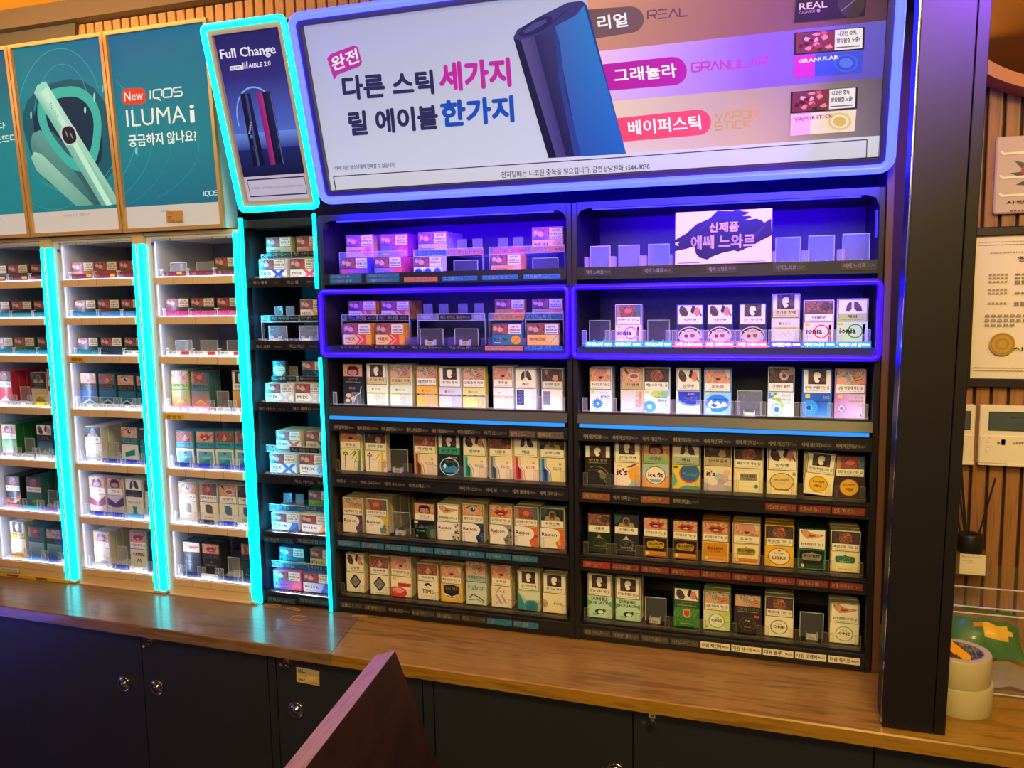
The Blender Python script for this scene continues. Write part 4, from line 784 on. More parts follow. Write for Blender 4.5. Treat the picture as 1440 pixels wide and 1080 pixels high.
def badge(): return [('r', 0, 0, 1, 1, '#26348c'), ('r', 0, .8, 1, 1, '#1a2040'), ('e', .5, .5, .46, .42, '#e8dcc4', 0, 20), ('e', .5, .5, .43, .39, '#2a2430', 0, 20), ('e', .5, .44, .4, .28, '#c8b8b0', 0, 18), ('p', [(.2, .6), (.5, .74), (.8, .6), (.82, .68), (.5, .84), (.18, .68)], '#d8c8a8'), ('t', 'SMOOTH', .28, .66, .72, .74, '#1c1820', .03), ('e', .36, .46, .08, .08, '#4c3c40'), ('e', .6, .48, .09, .09, '#705c50'), ('p', [(.26, .22), (.5, .14), (.74, .22), (.72, .3), (.5, .24), (.28, .3)], '#e8dcc4')]
def ionia(bg, rc, tc, foot): return [('r', 0, 0, 1, 1, bg), ('e', .6, .6, .24, .3, bg, 0, 20), ('o', .6, .6, .26, .32, .16, rc), ('t', 'ionia', .08, .5, .62, .74, tc, .04), ('r', .04, .86, .2, .97, '#e0c83c'), ('t', '1', .86, .45, .92, .9, rc, .03), ('t', 'fresh', .1, .36, .34, .42, rc), ('r', .12, .02, .8, .12, foot), ('r', .84, .12, .94, .42, foot)]

ROWF = {1: 1.576, 2: 1.428, 3: 1.289, 4: 1.134, 5: .986, 6: .841}
RN = {1: 'top', 2: 'violet framed', 3: 'azure lit', 4: 'fourth', 5: 'fifth', 6: 'bottom'}
YP = .03
def lab(a, b):
    t = (a+', '+b) if b else a; w = t.split()
    for q in ('the', 'a', 'with', 'and', 'cabinet', 'framed', 'lit', 'pack'):
        if len(w) <= 16: break
        k = [i for i, x in enumerate(w) if x == q and i > 3]
        while k and len(w) > 16: w.pop(k.pop())
    return ' '.join(w[:16])
def place_pack(cab, row, px0, px1, pyt, spec, desc, n=0, rot=0, roll=0, dz=0, full=True):
    z = ROWF[row]+dz; pm = (px0+px1)/2; a = atY(px0, pyt+25, YP); b = atY(px1, pyt+25, YP); t = atY(pm, pyt, YP)
    w = min(max(b.x-a.x, .047), .058) if full else b.x-a.x; h = min(max(t.z-z, .083), .104)
    o = vpack((a.x+b.x)/2, YP, z, w, h, spec, lab(desc, '%s shelf, %s cabinet' % (RN[row], cab)), 'cigarette packs on the %s shelf of the %s black cabinet' % (RN[row], cab), rot=rot, roll=roll)
    if n: stack(o, n, '%s, %s shelf, %s cabinet' % (desc, RN[row], cab), 'cigarette packs stacked behind the front ones')
    return o
L, R = 'left', 'right'
# third (azure lit) shelf
place_pack(L, 3, 482, 511, 511, ('M', '#20242e', '#20242e', [('r', 0, 0, 1, 1, '#1c2434'), ('e', .25, .45, .14, .1, '#c8a468'), ('e', .45, .3, .12, .08, '#c8a468'), ('e', .2, .2, .12, .08, '#c8a468'), ('l', [(.5, .1), (.6, .4), (.85, .6), (.9, .9)], .04, '#d8ccb0'), ('l', [(.6, .4), (.4, .35)], .03, '#d8ccb0'), ('t', 'ESSE', .3, .76, .6, .86, '#c08850')], '#c8c4bc', '#3c3438'), 'near-black pack with a cream tree branch')
place_pack(L, 3, 515, 544.5, 512, ('A', '#d6c48e', '#dfe0c4', gold_leaf('#dfe6c2', '#d8cc50', 'GOLDEN LEAF')), 'pale green pack with curled figure picture', 0)
place_pack(L, 3, 548, 578.5, 513, ('H', '#d6c48e', '#dfe0c4', gold_leaf('#d9e3c6', '#d8cc50', 'GOLDEN LEAF')), 'pale green pack with clasped hands picture', 1)
place_pack(L, 3, 585, 614.6, 514, ('H2', WF, '#d8a43c', gold_leaf('#e2ac42', '#43202c', 'SPECIAL GOLD')), 'golden yellow pack with dark red band')
place_pack(L, 3, 617, 648.6, 516, ('A', WF, '#c4c4cc', gold_leaf('#cdcdd6', '#43202c', 'SPECIAL GOLD')), 'silver grey pack with dark red band')
place_pack(L, 3, 650, 682, 516, ('H', WF, '#d0c860', gold_leaf('#d6d07a', '#43202c', 'SPECIAL GOLD')), 'lime gold pack with dark red band')
place_pack(L, 3, 695, 720, 515, ('T', WF, '#e8e6e0', [('r', 0, 0, 1, 1, '#eeeae4'), ('r', .0, .5, 1, .62, '#e0b070'), ('t', 'DIGNITY', .1, .53, .9, .6, '#f4f0e8'), ('r', .25, .72, .36, .8, '#d8b840'), ('l', [(.1, .2), (.9, .2)], .02, '#c8c4bc')]), 'white pack with orange lettered band', 1, rot=-.05)
place_pack(L, 3, 725, 753, 518, ('L', WF, '#e6e6ea', [('r', 0, 0, 1, 1, '#eceaf0'), ('r', .06, .22, .42, .95, '#26307c'), ('v', 'CLOUD 9', .36, .28, .9, .12, '#e8e6f0', .02), ('l', [(.5, .2), (.9, .2)], .02, '#c8c4d0')]), 'white pack with navy vertical name block', 2)
place_pack(L, 3, 762.6, 790, 518, ('S', '#ddd6ca', '#e2e0e4', [('r', 0, 0, 1, 1, '#e8e6ea'), ('r', .06, .24, .42, .92, '#8a88a0'), ('v', 'CLOUD 9', .36, .3, .88, .12, '#c0a8b8', .02)]), 'white pack with grey vertical name block')
place_pack(R, 3, 829, 860, 517, ('T2', WF, '#d6e4ee', [('r', 0, 0, 1, 1, '#d8e8f0'), ('e', .36, .36, .2, .22, '#2a80c8'), ('s', .36, .36, .18, .32, 14, '#1c6cc0', 1.0), ('e', .38, .36, .06, .07, '#e8f4f8'), ('t', 'gram', .5, .62, .92, .74, '#2c3c50', .02), ('r', .06, .84, .2, .97, '#e0d040'), ('t', 'ESSE', .5, .84, .8, .9, '#8a9aa8')]), 'pale blue pack with a blue starburst', 1)
place_pack(R, 3, 876, 901, 517, ('N', '#c4ac88', '#d2c9b4', [('r', 0, 0, 1, 1, '#d4ccb8'), ('v', 'SENSE', .72, .96, .22, .88, '#5c564e', .0), ('r', .84, .3, .97, .96, '#e88a3c'), ('l', [(.1, .14), (.6, .14)], .02, '#a8a090')]), 'beige pack with a vertical word and orange edge')
place_pack(R, 3, 905, 942, 517, ('U', WF, '#d6e8ee', [('r', 0, 0, 1, 1, '#cfe6f0'), ('e', .55, .85, .3, .16, '#b8d84c'), ('e', .85, .9, .2, .2, '#8ac8a0'), ('e', .22, .28, .26, .26, '#4aa0d8'), ('e', .22, .28, .09, .1, '#e4d4ec'), ('e', .8, .35, .16, .12, '#a8d4ec'), ('t', 'CHANGE', .38, .66, .9, .75, '#5c7c58', .01), ('t', 'Bing', .58, .48, .9, .62, '#b84890', .03), ('r', .04, .86, .18, .98, '#e0d040'), ('t', 'ESSE', .58, .82, .86, .9, '#7c9c88')]), 'pale blue and green pack with bubbles')
place_pack(R, 3, 950.6, 985, 518, ('C', WF, '#cfdcf0', [('r', 0, 0, 1, 1, '#d4e2f2'), ('p', [(.08, 1), (1, 1), (1, .52), (.75, .42), (.45, .44), (.1, .6)], '#2a3aa8'), ('p', [(.08, .6), (.45, .44), (.75, .42), (1, .52), (1, .42), (.7, .34), (.4, .36), (.08, .52)], '#5c9ae0'), ('t', 'Icefall', .34, .58, .86, .76, '#eef4fa', .03), ('t', 'ESSE', .5, .84, .76, .92, '#dfe4f4'), ('r', .2, 0, .24, .34, '#a8c4e4'), ('r', .42, 0, .46, .3, '#a8c4e4'), ('r', .66, 0, .7, .32, '#a8c4e4')]), 'deep blue pack with white icicles')
place_pack(R, 3, 990, 1028.5, 519, ('T', WF, '#7cb8e0', [('r', 0, 0, 1, 1, '#8cc8ea'), ('e', .5, .5, .46, .4, '#2a7cc8'), ('p', [(.1, .4), (.25, .66), (.36, .5), (.5, .62), (.62, .46), (.75, .6), (.9, .42), (.6, .3), (.3, .28)], '#e8f0f6'), ('p', [(.2, .42), (.36, .5), (.5, .4), (.4, .32)], '#34509c'), ('t', 'Himalaya', .36, .6, .94, .74, '#1c2c60', .01), ('e', .16, .2, .1, .1, '#d4ecf8'), ('r', .05, .86, .2, .98, '#e0d040')]), 'sky blue pack with a white mountain', 1)
place_pack(R, 3, 1080, 1117, 517, ('P', WF, '#dbe8ee', [('r', 0, 0, 1, 1, '#e0ecf2'), ('p', [(0, 1), (.4, 1), (.2, .8), (0, .7)], '#3a94d0'), ('p', [(.05, .75), (.4, .8), (.62, .5), (.6, .3), (.5, .55), (.3, .65)], '#b4c850'), ('o', .35, .28, .24, .28, .25, '#8cc4d8'), ('e', .34, .28, .1, .12, '#2a7cc0'), ('t', 'CHANGE', .38, .66, .9, .75, '#98a4a8', .01), ('t', 'LINN', .66, .52, .9, .6, '#98a4a8'), ('t', 'ESSE', .56, .84, .88, .92, '#8c9aa4'), ('r', .1, .86, .24, .98, '#d8cc40')]), 'white pack with a green and blue eye swirl', 1)
place_pack(R, 3, 1128, 1170, 519, ('A2', WF, '#2a74c8', [('r', 0, 0, 1, 1, ['#1c5cb4', '#3890d8', '#2050b0', '#2a68c4']), ('e', .25, .4, .3, .34, '#2f8cdc'), ('e', .23, .4, .09, .1, '#164888'), ('o', .23, .4, .12, .13, .2, '#8ccaf0'), ('t', 'CHANGE', .46, .64, .94, .73, '#e0ecf8', .01), ('t', '4', .8, .08, .87, .18, '#e8f0f8', .02), ('t', 'ESSE', .72, .8, .94, .9, '#b8d0e8'), ('r', .1, .82, .26, .98, '#e0cc30')]), 'bright blue pack with a glowing dot')
place_pack(R, 3, 1174, 1218, 519, ('H2', WF, '#c890d0', [('r', 0, 0, 1, 1, ['#c06cc8', '#e4c4e8', '#e8d4ec', '#b45cc0']), ('s', .22, .4, .05, .8, 12, '#d8a4dc', 1.0), ('e', .22, .4, .14, .16, '#a040b0'), ('o', .22, .4, .11, .12, .4, '#f0e4f4'), ('t', 'CHANGE', .46, .66, .94, .75, '#a02c88', .01), ('t', 'W', .8, .48, .92, .58, '#a890b0'), ('t', '1', .84, .1, .88, .18, '#f0e8f4', .02), ('t', 'ESSE', .66, .82, .94, .92, '#8c7ca0'), ('r', .08, .84, .24, .98, '#e0cc30')]), 'lilac pack with pale rays')
# fourth shelf
place_pack(L, 4, 478, 508, 603, ('T', WA, '#efe3c2', [('r', 0, 0, 1, 1, '#f0e6c8'), ('p', [(.8, 0), (.95, 0), (.98, 1), (.84, 1)], '#5c8a3c'), ('p', [(.84, .5), (.9, .5), (.92, 1), (.86, 1)], '#8ab45c'), ('p', [(.8, .9), (.5, .5), (.7, .9)], '#4c7c34'), ('p', [(.8, .8), (.62, .3), (.78, .6)], '#7ca44c'), ('p', [(.78, .95), (.42, .72), (.7, .98)], '#5c8c3c'), ('t', '수', .12, .66, .36, .92, '#2c2824', .05), ('l', [(.22, .66), (.22, .05)], .03, '#4c4438')]), 'cream pack with green bamboo', 0)
place_pack(L, 4, 512.5, 542.6, 605, ('S', WA, '#efe3c2', [('r', 0, 0, 1, 1, '#f0e6c8'), ('p', [(.76, 0), (.88, 0), (.9, 1), (.78, 1)], '#d8c03c'), ('p', [(.88, .2), (1, .2), (1, .6), (.9, .6)], '#e0a468'), ('p', [(.76, .9), (.46, .5), (.66, .9)], '#c8b834'), ('p', [(.76, .8), (.56, .3), (.74, .6)], '#d8c84c'), ('t', '수', .1, .66, .34, .92, '#2c2824', .05), ('l', [(.2, .66), (.2, .05)], .03, '#4c4438'), ('t', '0.5', .3, .56, .44, .62, '#4c4438')]), 'cream pack with yellow bamboo', 0)
place_pack(L, 4, 581.5, 613.5, 609, ('G', WA, '#ead8b4', column_art('#8a4c34', '#c88c68', '#5c3020', '#8a6c58')), 'cream pack with brown column shape', 0)
place_pack(L, 4, 615.5, 648, 611, ('A', '#3a9a90', '#1c3440', [('r', 0, 0, 1, 1, '#142c3a'), ('o', .5, .45, .44, .44, .08, '#c8dce0'), ('p', [(.1, .35), (.3, .6), (.45, .4), (.7, .55), (.9, .3), (.6, .15), (.3, .16)], '#2f88b0'), ('p', [(.2, .45), (.3, .62), (.36, .46), (.3, .36)], '#e0ecee'), ('t', 'Himalaya', .34, .62, .94, .76, '#e8f0f0', .03), ('e', .5, .9, .05, .05, '#e0d8c0'), ('t', 'ESSE', .58, .87, .84, .93, '#c8c0b0'), ('e', .8, .2, .08, .08, '#4ca0c8')], '#16363a'), 'navy pack with a blue wave under a teal band', 0)
place_pack(L, 4, 651, 683.5, 612, ('C', WA, '#efe0bc', column_art('#2c8c78', '#7cc4ac', '#1c6058', '#4c7c78')), 'cream pack with green column shape', 0)
place_pack(L, 4, 687, 720, 612, ('B', WA, '#efe0bc', column_art('#5c6c70', '#a4b4b8', '#3c484c', '#3c3434')), 'cream pack with grey column shape', 0)
place_pack(L, 4, 721.7, 757, 611, ('L', WA, '#efe0bc', column_art('#b8383c', '#e08c84', '#8c2028', '#8c2428')), 'cream pack with red column shape', 0)
place_pack(L, 4, 758.5, 794.6, 612, ('K', WA, '#efe0bc', column_art('#2c5c98', '#7cacc8', '#1c3c70', '#342860')), 'cream pack with blue column shape', 0)
place_pack(R, 4, 821.5, 859, 626, ('A', '#1c1a1c', '#1c1a1c', [('r', 0, 0, 1, 1, '#1f1e1e'), ('l', [(.2, .85), (.4, .95), (.7, .85), (.9, .6), (.7, .4), (.8, .1)], .03, '#8a7848'), ('e', .7, .45, .12, .2, '#6c6a40'), ('e', .6, .66, .1, .08, '#8c8450'), ('l', [(.1, .7), (.5, .74)], .02, '#5c5848'), ('l', [(.1, .5), (.44, .5)], .015, '#4c4840'), ('l', [(.1, .4), (.44, .4)], .015, '#4c4840'), ('l', [(.1, .3), (.44, .3)], .015, '#4c4840')], '#d8ccb0'), 'matt black pack with faint gold scrollwork', 1, rot=.04)
place_pack(R, 4, 863.5, 900, 619, ('A', WA, '#ead9b2', [('r', 0, 0, 1, 1, '#f0e2bc'), ('p', [(.5, .66), (.7, .8), (1, .95), (1, .1), (.8, .06), (.62, .3)], '#e8a83c'), ('p', [(.45, .8), (.8, 1), (.95, 1), (.7, .82)], '#8c4c38'), ('p', [(.55, 0), (.7, .2), (1, .1), (1, 0)], '#8cc0b8'), ('t', "it's", .1, .46, .52, .76, '#7c2838', .05), ('t', 'ESSE', .1, .84, .3, .9, '#8c4438')]), 'cream pack with an orange and brown splash', 2)
place_pack(R, 4, 903, 941, 620, ('M', '#8cb088', '#d8a868', [('r', 0, .5, 1, 1, '#9cc4bc'), ('r', 0, 0, 1, .5, '#e8a050'), ('p', [(.5+.4*math.cos(i*.5236), .52+.4*math.sin(i*.5236)) for i in range(12)], '#2c2c30'), ('p', [(.5+.375*math.cos(i*.5236), .52+.375*math.sin(i*.5236)) for i in range(12)], '#f0e2bc'), ('t', 'ice fit', .22, .44, .78, .64, '#1c2430', .05), ('p', [(.25, .34), (.75, .34), (.66, .22), (.34, .22)], '#5cb0c0'), ('t', 'fresh', .42, .78, .58, .83, '#c0783c')]), 'blue and orange pack with an oval cream badge', 0)
place_pack(R, 4, 945, 985, 621, ('L', '#a4b4a8', '#d8c458', [('r', 0, 0, 1, 1, '#e4c83c'), ('p', [(0, 0), (.2, .3), (.0, .8)], '#5cb09c'), ('e', .62, .66, .38, .42, '#c84c30'), ('e', .64, .7, .36, .4, '#2f6aa0'), ('t', 'Cooler', .34, .54, .9, .7, '#f0ece0', .04), ('p', [(.2, .0), (.5, .16), (1, .12), (1, 0)], '#4c9c88'), ('r', .04, .88, .2, .97, '#5c5020')]), 'yellow pack with a big blue disc', 0)
place_pack(R, 4, 990, 1029, 622, ('S', '#b8a890', '#e4d8bc', [('r', 0, 0, 1, 1, '#e6dcc4'), ('e', .55, .58, .16, .16, '#a8c0b8'), ('e', .75, .52, .16, .2, '#c8b0a0'), ('e', .62, .36, .14, .14, '#b0a0b0'), ('e', .85, .76, .14, .14, '#d8c0a8'), ('p', [(0, 0), (1, 0), (1, .2), (.6, .3), (.3, .2), (0, .34)], '#b8b0c0'), ('t', "it's", .08, .6, .4, .82, '#3c2c58', .04), ('t', 'ESSE', .06, .86, .26, .92, '#5c4c68')]), 'cream pack with pale grey bubbles', 0)
place_pack(R, 4, 1032, 1073.5, 626, ('U', WA, '#e8dab4', [('r', 0, 0, 1, 1, '#ead9b0'), ('r', .08, .06, .92, .94, '#d8c494'), ('r', .1, .08, .9, .92, '#ece0bc'), ('r', .2, .5, .8, .8, '#8f8c80'), ('t', 'BOHEM', .26, .64, .74, .75, '#2c2a28', .03), ('t', 'CIGAR', .34, .54, .66, .61, '#2c2a28'), ('e', .78, .26, .07, .08, '#2c8c78'), ('l', [(.18, .26), (.7, .26)], .015, '#5c9c88')]), 'cream pack with a grey name plate', 0)
place_pack(R, 4, 1078.5, 1121.6, 629, ('C', WA, '#ecdcb0', [('r', 0, 0, 1, 1, '#f0e2bc'), ('e', .5, .54, .42, .38, '#8a5428', 0, 24), ('e', .5, .54, .39, .345, '#e4c888', 0, 24), ('t', 'BOHEM', .26, .56, .74, .66, '#a88838', .02), ('t', 'cigar', .36, .42, .64, .5, '#c07838'), ('r', .26, .16, .74, .22, '#a05c2c'), ('r', .86, .82, .96, .96, '#6ca4b0')]), 'cream pack with a brown rimmed oval', 0)
place_pack(R, 4, 1130, 1171, 637, ('A2', WA, '#ecdcb0', [('r', 0, 0, 1, 1, '#f0e2bc'), ('e', .48, .52, .34, .38, '#a86c28', 0, 24), ('e', .48, .52, .31, .345, '#e4b42c', 0, 24), ('t', 'BOHEM', .28, .58, .68, .68, '#5c3410', .02), ('t', 'MINI', .36, .36, .6, .48, '#5c3410', .02), ('l', [(.3, .12), (.7, .12)], .02, '#8a7448')]), 'leaning cream pack with a yellow round badge', 1, roll=.085, dz=.0032)
place_pack(R, 4, 1174, 1217, 641, ('R', WA, '#3c2c38', [('r', 0, 0, 1, 1, '#3a2834'), ('e', .48, .5, .34, .42, '#8a5020', 0, 24), ('e', .48, .5, .31, .385, '#dca82c', 0, 24), ('t', 'BOHEM', .28, .58, .68, .68, '#5c3410', .02), ('t', 'MINI', .36, .34, .6, .48, '#5c3410', .02)]), 'dark plum pack with a yellow round badge', 0)
# fifth shelf
place_pack(L, 5, 482, 510, 700, ('H2', WA, '#cfc4a4', raison('#2f3470', '#8a3c70', 0, 14, 'sun')), 'white pack with purple and blue blotches', 5)
place_pack(L, 5, 514, 545, 702, ('R', WA, '#cfc4a4', raison('#d8b428', '#3c88a8', 0, 14, 'yogo')), 'white pack with yellow and blue blotches', 6)
place_pack(L, 5, 582, 612, 708, ('M', WA, '#4c4c48', raison('', '#000', 0, 0, '', True)), 'black pack with green leaves', 1)
place_pack(L, 5, 614.6, 646, 709, ('F', WA, '#cfc4a4', raison('#d8d0bc', '#2a282c', 1, 26, 'ice')), 'white pack with black diamond pattern', 2)
place_pack(L, 5, 649.4, 680.5, 709, ('E', WA, '#cfc4a4', raison('#1c2c44', '#2f78b0', 1, 22, 'cool')), 'white pack with blue diamond pattern', 5)
place_pack(L, 5, 688, 720, 711, ('O', WA, '#cfc4a4', raison('#8a887c', '#28282c', 1, 24, 'noir')), 'white pack with grey diamond pattern', 0)
place_pack(L, 5, 723, 757, 713, ('R', WA, '#cfc4a4', raison('#d86a28', '#a03c20', 0, 4, 'sunpresso')), 'white and orange pack with red heart picture', 6)
place_pack(L, 5, 759.6, 794, 715, ('K', WA, '#cfc4a4', raison('#dc6c24', '#f0a838', 0, 4, 'orange')), 'white and orange pack with skeleton picture', 0)
pipe = lambda bg, tc, w2: [('r', 0, 0, 1, 1, bg), ('p', [(.5, .98), (.42, .8), (.3, .7), (.5, .74), (.7, .7), (.58, .8)], tc), ('t', 'PIPE', .24, .42, .8, .66, tc, .04), ('t', w2, .26, .28, .78, .38, tc), ('l', [(.1, .2), (.9, .2)], .012, tc)]
place_pack(R, 5, 826, 859, 722, ('B', WA, '#22281f', pipe('#1e2c20', '#8f8a58', 'SAIGON')), 'dark green pack with pale pipe lettering', 1)
place_pack(R, 5, 863, 898.6, 724, ('K', WA, '#2c2a30', pipe('#2b2a32', '#b8b4a8', 'SCOTTIE')), 'charcoal pack with silver pipe lettering', 1)
place_pack(R, 5, 904, 940, 728, ('O', WA, '#2c2018', bohem('#c09c28', 'BOHEM', '#3c2c10', '#8c5c30', '#241c18')), 'black and gold plate pack beside the charcoal one', 0)
place_pack(R, 5, 945.5, 982, 732, ('O', WA, '#2c2018', bohem('#b0902c', 'BOHEM', '#3c2c10', '#8c5c30', '#241c18')), 'black and gold plate pack beside the amber one', 3)
place_pack(R, 5, 987, 1025.5, 734, ('O', WA, '#b8842c', bohem('#c8881c', 'BOHEM', '#5c3408', '#e8c48c', '#cf8c1c', '#e0983c')), 'amber pack with cream border', 4)
place_pack(R, 5, 1030, 1069, 736, ('T', WA, '#d8c08c', bohem('#a89434', 'BOHEM', '#3c3414', '#c8a05c', '#ecdcb4', '#d8802c')), 'cream pack with olive gold plate and orange foot', 3)
place_pack(R, 5, 1075.6, 1116.7, 739, ('U', WA, '#e0b030', [('r', 0, 0, 1, 1, '#e8b42c'), ('e', .5, .5, .4, .42, '#8c4c28', 0, 24), ('e', .5, .5, .37, .385, '#efdcc0', 0, 24), ('t', 'BOHEM', .32, .62, .68, .7, '#8c5c3c', .02), ('t', 'LIBRE', .26, .36, .74, .5, '#6c3c20', .04), ('e', .5, .8, .06, .05, '#c05c3c')]), 'yellow pack with an oval cream badge', 3)
place_pack(R, 5, 1122, 1162, 744, ('F', WA, '#1c3c34', bohem('#8f8c7c', 'BOHEM', '#2c302c', '#2c8c78', '#182420', '#24322c', 'Cubana double')), 'green black pack with silver plate', 5)
place_pack(R, 5, 1168, 1210, 748, ('U', WA, '#d8ccA0', bohem('#1c7c60', 'BOHEM', '#e8dcb8', '#d8c890', '#ecdfb8', '#e4d8b0', 'Cubana shot')), 'cream pack with green plate', 6)
# bottom shelf
simp = [('r', 0, 0, 1, 1, '#efe6d0'), ('p', [(.5, .92), (.56, .9), (.8, .6), (.82, .54), (.56, .2), (.5, .17), (.44, .2), (.18, .54), (.2, .6), (.44, .9)], '#20304c'), ('p', [(.5, .84), (.74, .57), (.74, .52), (.5, .26), (.26, .52), (.26, .57)], '#8a8880'), ('t', 'simple', .34, .5, .66, .6, '#1c2434', .02), ('l', [(.3, .08), (.7, .08)], .02, '#8a8474')]
place_pack(L, 6, 486.5, 512, 778, ('C', WA, '#d8ccac', simp), 'white pack with dark diamond logo and heart picture', 3)
place_pack(L, 6, 520, 546.5, 782, ('G', WA, '#d8ccac', simp), 'white pack with dark diamond logo and stained skin picture', 3)
place_pack(L, 6, 549, 578, 783, ('T2', WA, '#cfc4a4', [('r', 0, 0, 1, 1, '#f0e4d0'), ('e', .3, .2, .5, .3, '#d83c34'), ('e', .35, .3, .3, .14, '#ef9c90'), ('r', .36, .5, 1, .7, '#c8303c'), ('t', 'Shooting', .42, .54, .96, .66, '#f4e8e0', .03), ('e', .2, .2, .08, .1, '#e86058'), ('r', .1, .86, .26, .98, '#e0c030')]), 'white and red swoosh pack', 2)
place_pack(L, 6, 587, 616, 793, ('G', WA, '#cfc4a4', [('r', 0, 0, 1, 1, '#f0e4d0'), ('p', [(.3, .78), (.4, .92), (.55, .95), (.7, .8), (.62, .76), (.5, .82), (.42, .74)], '#243868'), ('t', 'TIME', .2, .34, .8, .58, '#2c3450', .02), ('t', 'MILD', .4, .64, .6, .69, '#8a8474'), ('l', [(.3, .2), (.7, .2)], .02, '#a8a088')]), 'white pack reading TIME', 4)
place_pack(L, 6, 619.5, 650, 796, ('T2', WA, '#cfb878', [('r', 0, 0, 1, 1, '#e8b83c'), ('p', [(.12, .9), (.5, .98), (.88, .9), (.86, .4), (.5, .1), (.14, .4)], '#20242c'), ('p', [(.1, .5), (.5, .3), (.9, .5), (.86, .4), (.5, .1), (.14, .4)], '#e8e0cc'), ('t', 'THIS PLUS', .2, .66, .8, .84, '#e8e0cc', .03), ('l', [(.26, .34), (.5, .22), (.74, .34)], .04, '#20242c')]), 'yellow pack with black shield emblem', 4)
place_pack(L, 6, 655, 684, 787, ('H', '#a8bcc0', '#c8c0a8', [('r', 0, 0, 1, 1, ['#d8dccc', '#d8dccc', '#b8ccd4', '#b8ccd4']), ('t', 'Hallasan', .1, .66, .9, .9, '#28302c', .0), ('l', [(.14, .28), (.34, .46), (.46, .4), (.6, .34), (.86, .18)], .05, '#2c3434'), ('l', [(.1, .16), (.5, .24), (.86, .1)], .03, '#4c5450')]), 'pale blue pack with brush script and mountain', 4)
place_pack(L, 6, 690.5, 719, 795, ('T', WA, '#cfc4a4', [('r', 0, 0, 1, 1, '#e8dcc8'), ('l', [(.2, .86), (.34, .8), (.26, .68), (.4, .9), (.5, .98)], .03, '#2c2430'), ('t', '4.5', .4, .7, .7, .82, '#3c2c40')]+[('e', .25+.06*((i*5) % 9), .2+.05*((i*7) % 8), .06, .05, '#b89ab8') for i in range(16)]), 'cream pack with lilac flowers', 3)
place_pack(L, 6, 728, 759, 803, ('A', '#ece4d2', '#cfc4a4', [('r', 0, 0, 1, 1, '#a8c8c4'), ('p', [(0, 0), (0, .9), (.3, .3), (.3, 0)], '#3c8c94'), ('e', .62, .2, .34, .36, '#3c90a0'), ('e', .66, .16, .28, .28, '#2c7c90'), ('t', 'Harmony', .26, .76, .76, .86, '#7ca4a4'), ('p', [(0, .95), (1, .95), (1, .55), (.4, .5)], '#d4dccc')]), 'pale teal pack with overlapping discs', 4)
place_pack(L, 6, 763, 796, 808, ('A', WA, '#cfc4a4', [('r', 0, 0, 1, 1, '#eee0c0'), ('p', [(0, .2), (.16, .3), (.24, .45), (.16, .6), (0, .7)], '#a8a08c'), ('t', 'RONE', .48, .42, .86, .54, '#a8683c', .01), ('l', [(.1, .1), (.1, .7)], .01, '#c8bc98'), ('t', 'cigarettes', .5, .58, .74, .63, '#a89c80')]), 'plain cream pack with small brown name', 2)
jack = [('r', 0, 0, 1, 1, '#b4dccc'), ('p', [(.0, .5), (.2, .7), (.0, .8)], '#5ca08c'), ('p', [(1, .5), (.82, .7), (1, .8)], '#5ca08c'), ('t', 'DUNHILL', .16, .8, .84, .96, '#4c84a8', .05), ('t', 'ICE JACK', .14, .6, .88, .76, '#c04c3c', .04), ('e', .5, .28, .2, .12, '#2c3438'), ('e', .54, .27, .12, .08, '#e8e8e0'), ('e', .7, .36, .07, .07, '#2c3438'), ('e', .3, .14, .14, .06, '#8cbca8'), ('p', [(.7, .4), (.84, .46), (.76, .34)], '#e0a840')]
place_pack(R, 6, 826, 860.5, 808, ('A2', WA, '#c8c4a4', jack), 'pale mint pack with black and white animal, nearest the side panel', 3)
place_pack(R, 6, 865.4, 901, 813, ('A2', WA, '#c8c4a4', jack), 'pale mint pack with black and white animal, beside the empty slot', 1)
place_pack(R, 6, 947, 984, 827, ('C', '#2f5a34', '#2c4c28', [('r', 0, 0, 1, 1, '#2f6c34')]+[('p', [(i*.16-.1, .46), (i*.16+.02, .46), (i*.16+.24, 1), (i*.16+.12, 1)], '#4c8c3c') for i in range(6)]+[('p', [(.36, .9), (.66, .9), (.66, .6), (.5, .46), (.36, .6)], '#d8b8a0'), ('p', [(.4, .86), (.62, .86), (.62, .62), (.5, .52), (.4, .62)], '#c83c30'), ('p', [(0, .5), (.5, .4), (1, .5), (1, 0), (0, 0)], '#2c7c30'), ('t', 'Fuse Automatic', .14, .26, .86, .38, '#e4e8c8', .03), ('l', [(.24, .16), (.76, .16)], .03, '#a8c044')], '#e8ead0'), 'green pack with a red shield', 1)
place_pack(R, 6, 989, 1027, 832, ('H2', WA, '#c4c8a0', [('r', 0, 0, 1, 1, ['#d8e0c8', '#d8e8b0', '#b4c858', '#dce4cc'])]+one('#7cac28', '#e8ecd8', '#242c30', '#dce4bc', 'change', '#5c9c48')[1:]+[('e', .85, .85, .05, .06, '#a8cc5c'), ('e', .12, .14, .06, .07, '#8cb83c')]), 'white and lime pack with green ring', 3)
place_pack(R, 6, 1032, 1071, 837, ('H', '#2a2626', '#28221f', one('#5c3c28', '#231f20', '#e8dcc4', '#262122', 'clear', '#d8a858')+[('r', .74, .84, .94, .96, '#c8502c')], '#e0d4bc'), 'black pack with orange corner tag', 1)
place_pack(R, 6, 1075.6, 1116, 842, ('U', WA, '#cfc4a4', one('#3c8ca8', '#eee2c8', '#242c4c', '#eee2c8')), 'white pack with blue ring, left of the empty slot', 3)
place_pack(R, 6, 1166.7, 1208.5, 853, ('F', WA, '#cfc4a4', one('#5cb4b4', '#eee2c8', '#242c4c', '#eee2c8')), 'white pack with turquoise ring, right of the empty slot', 1)
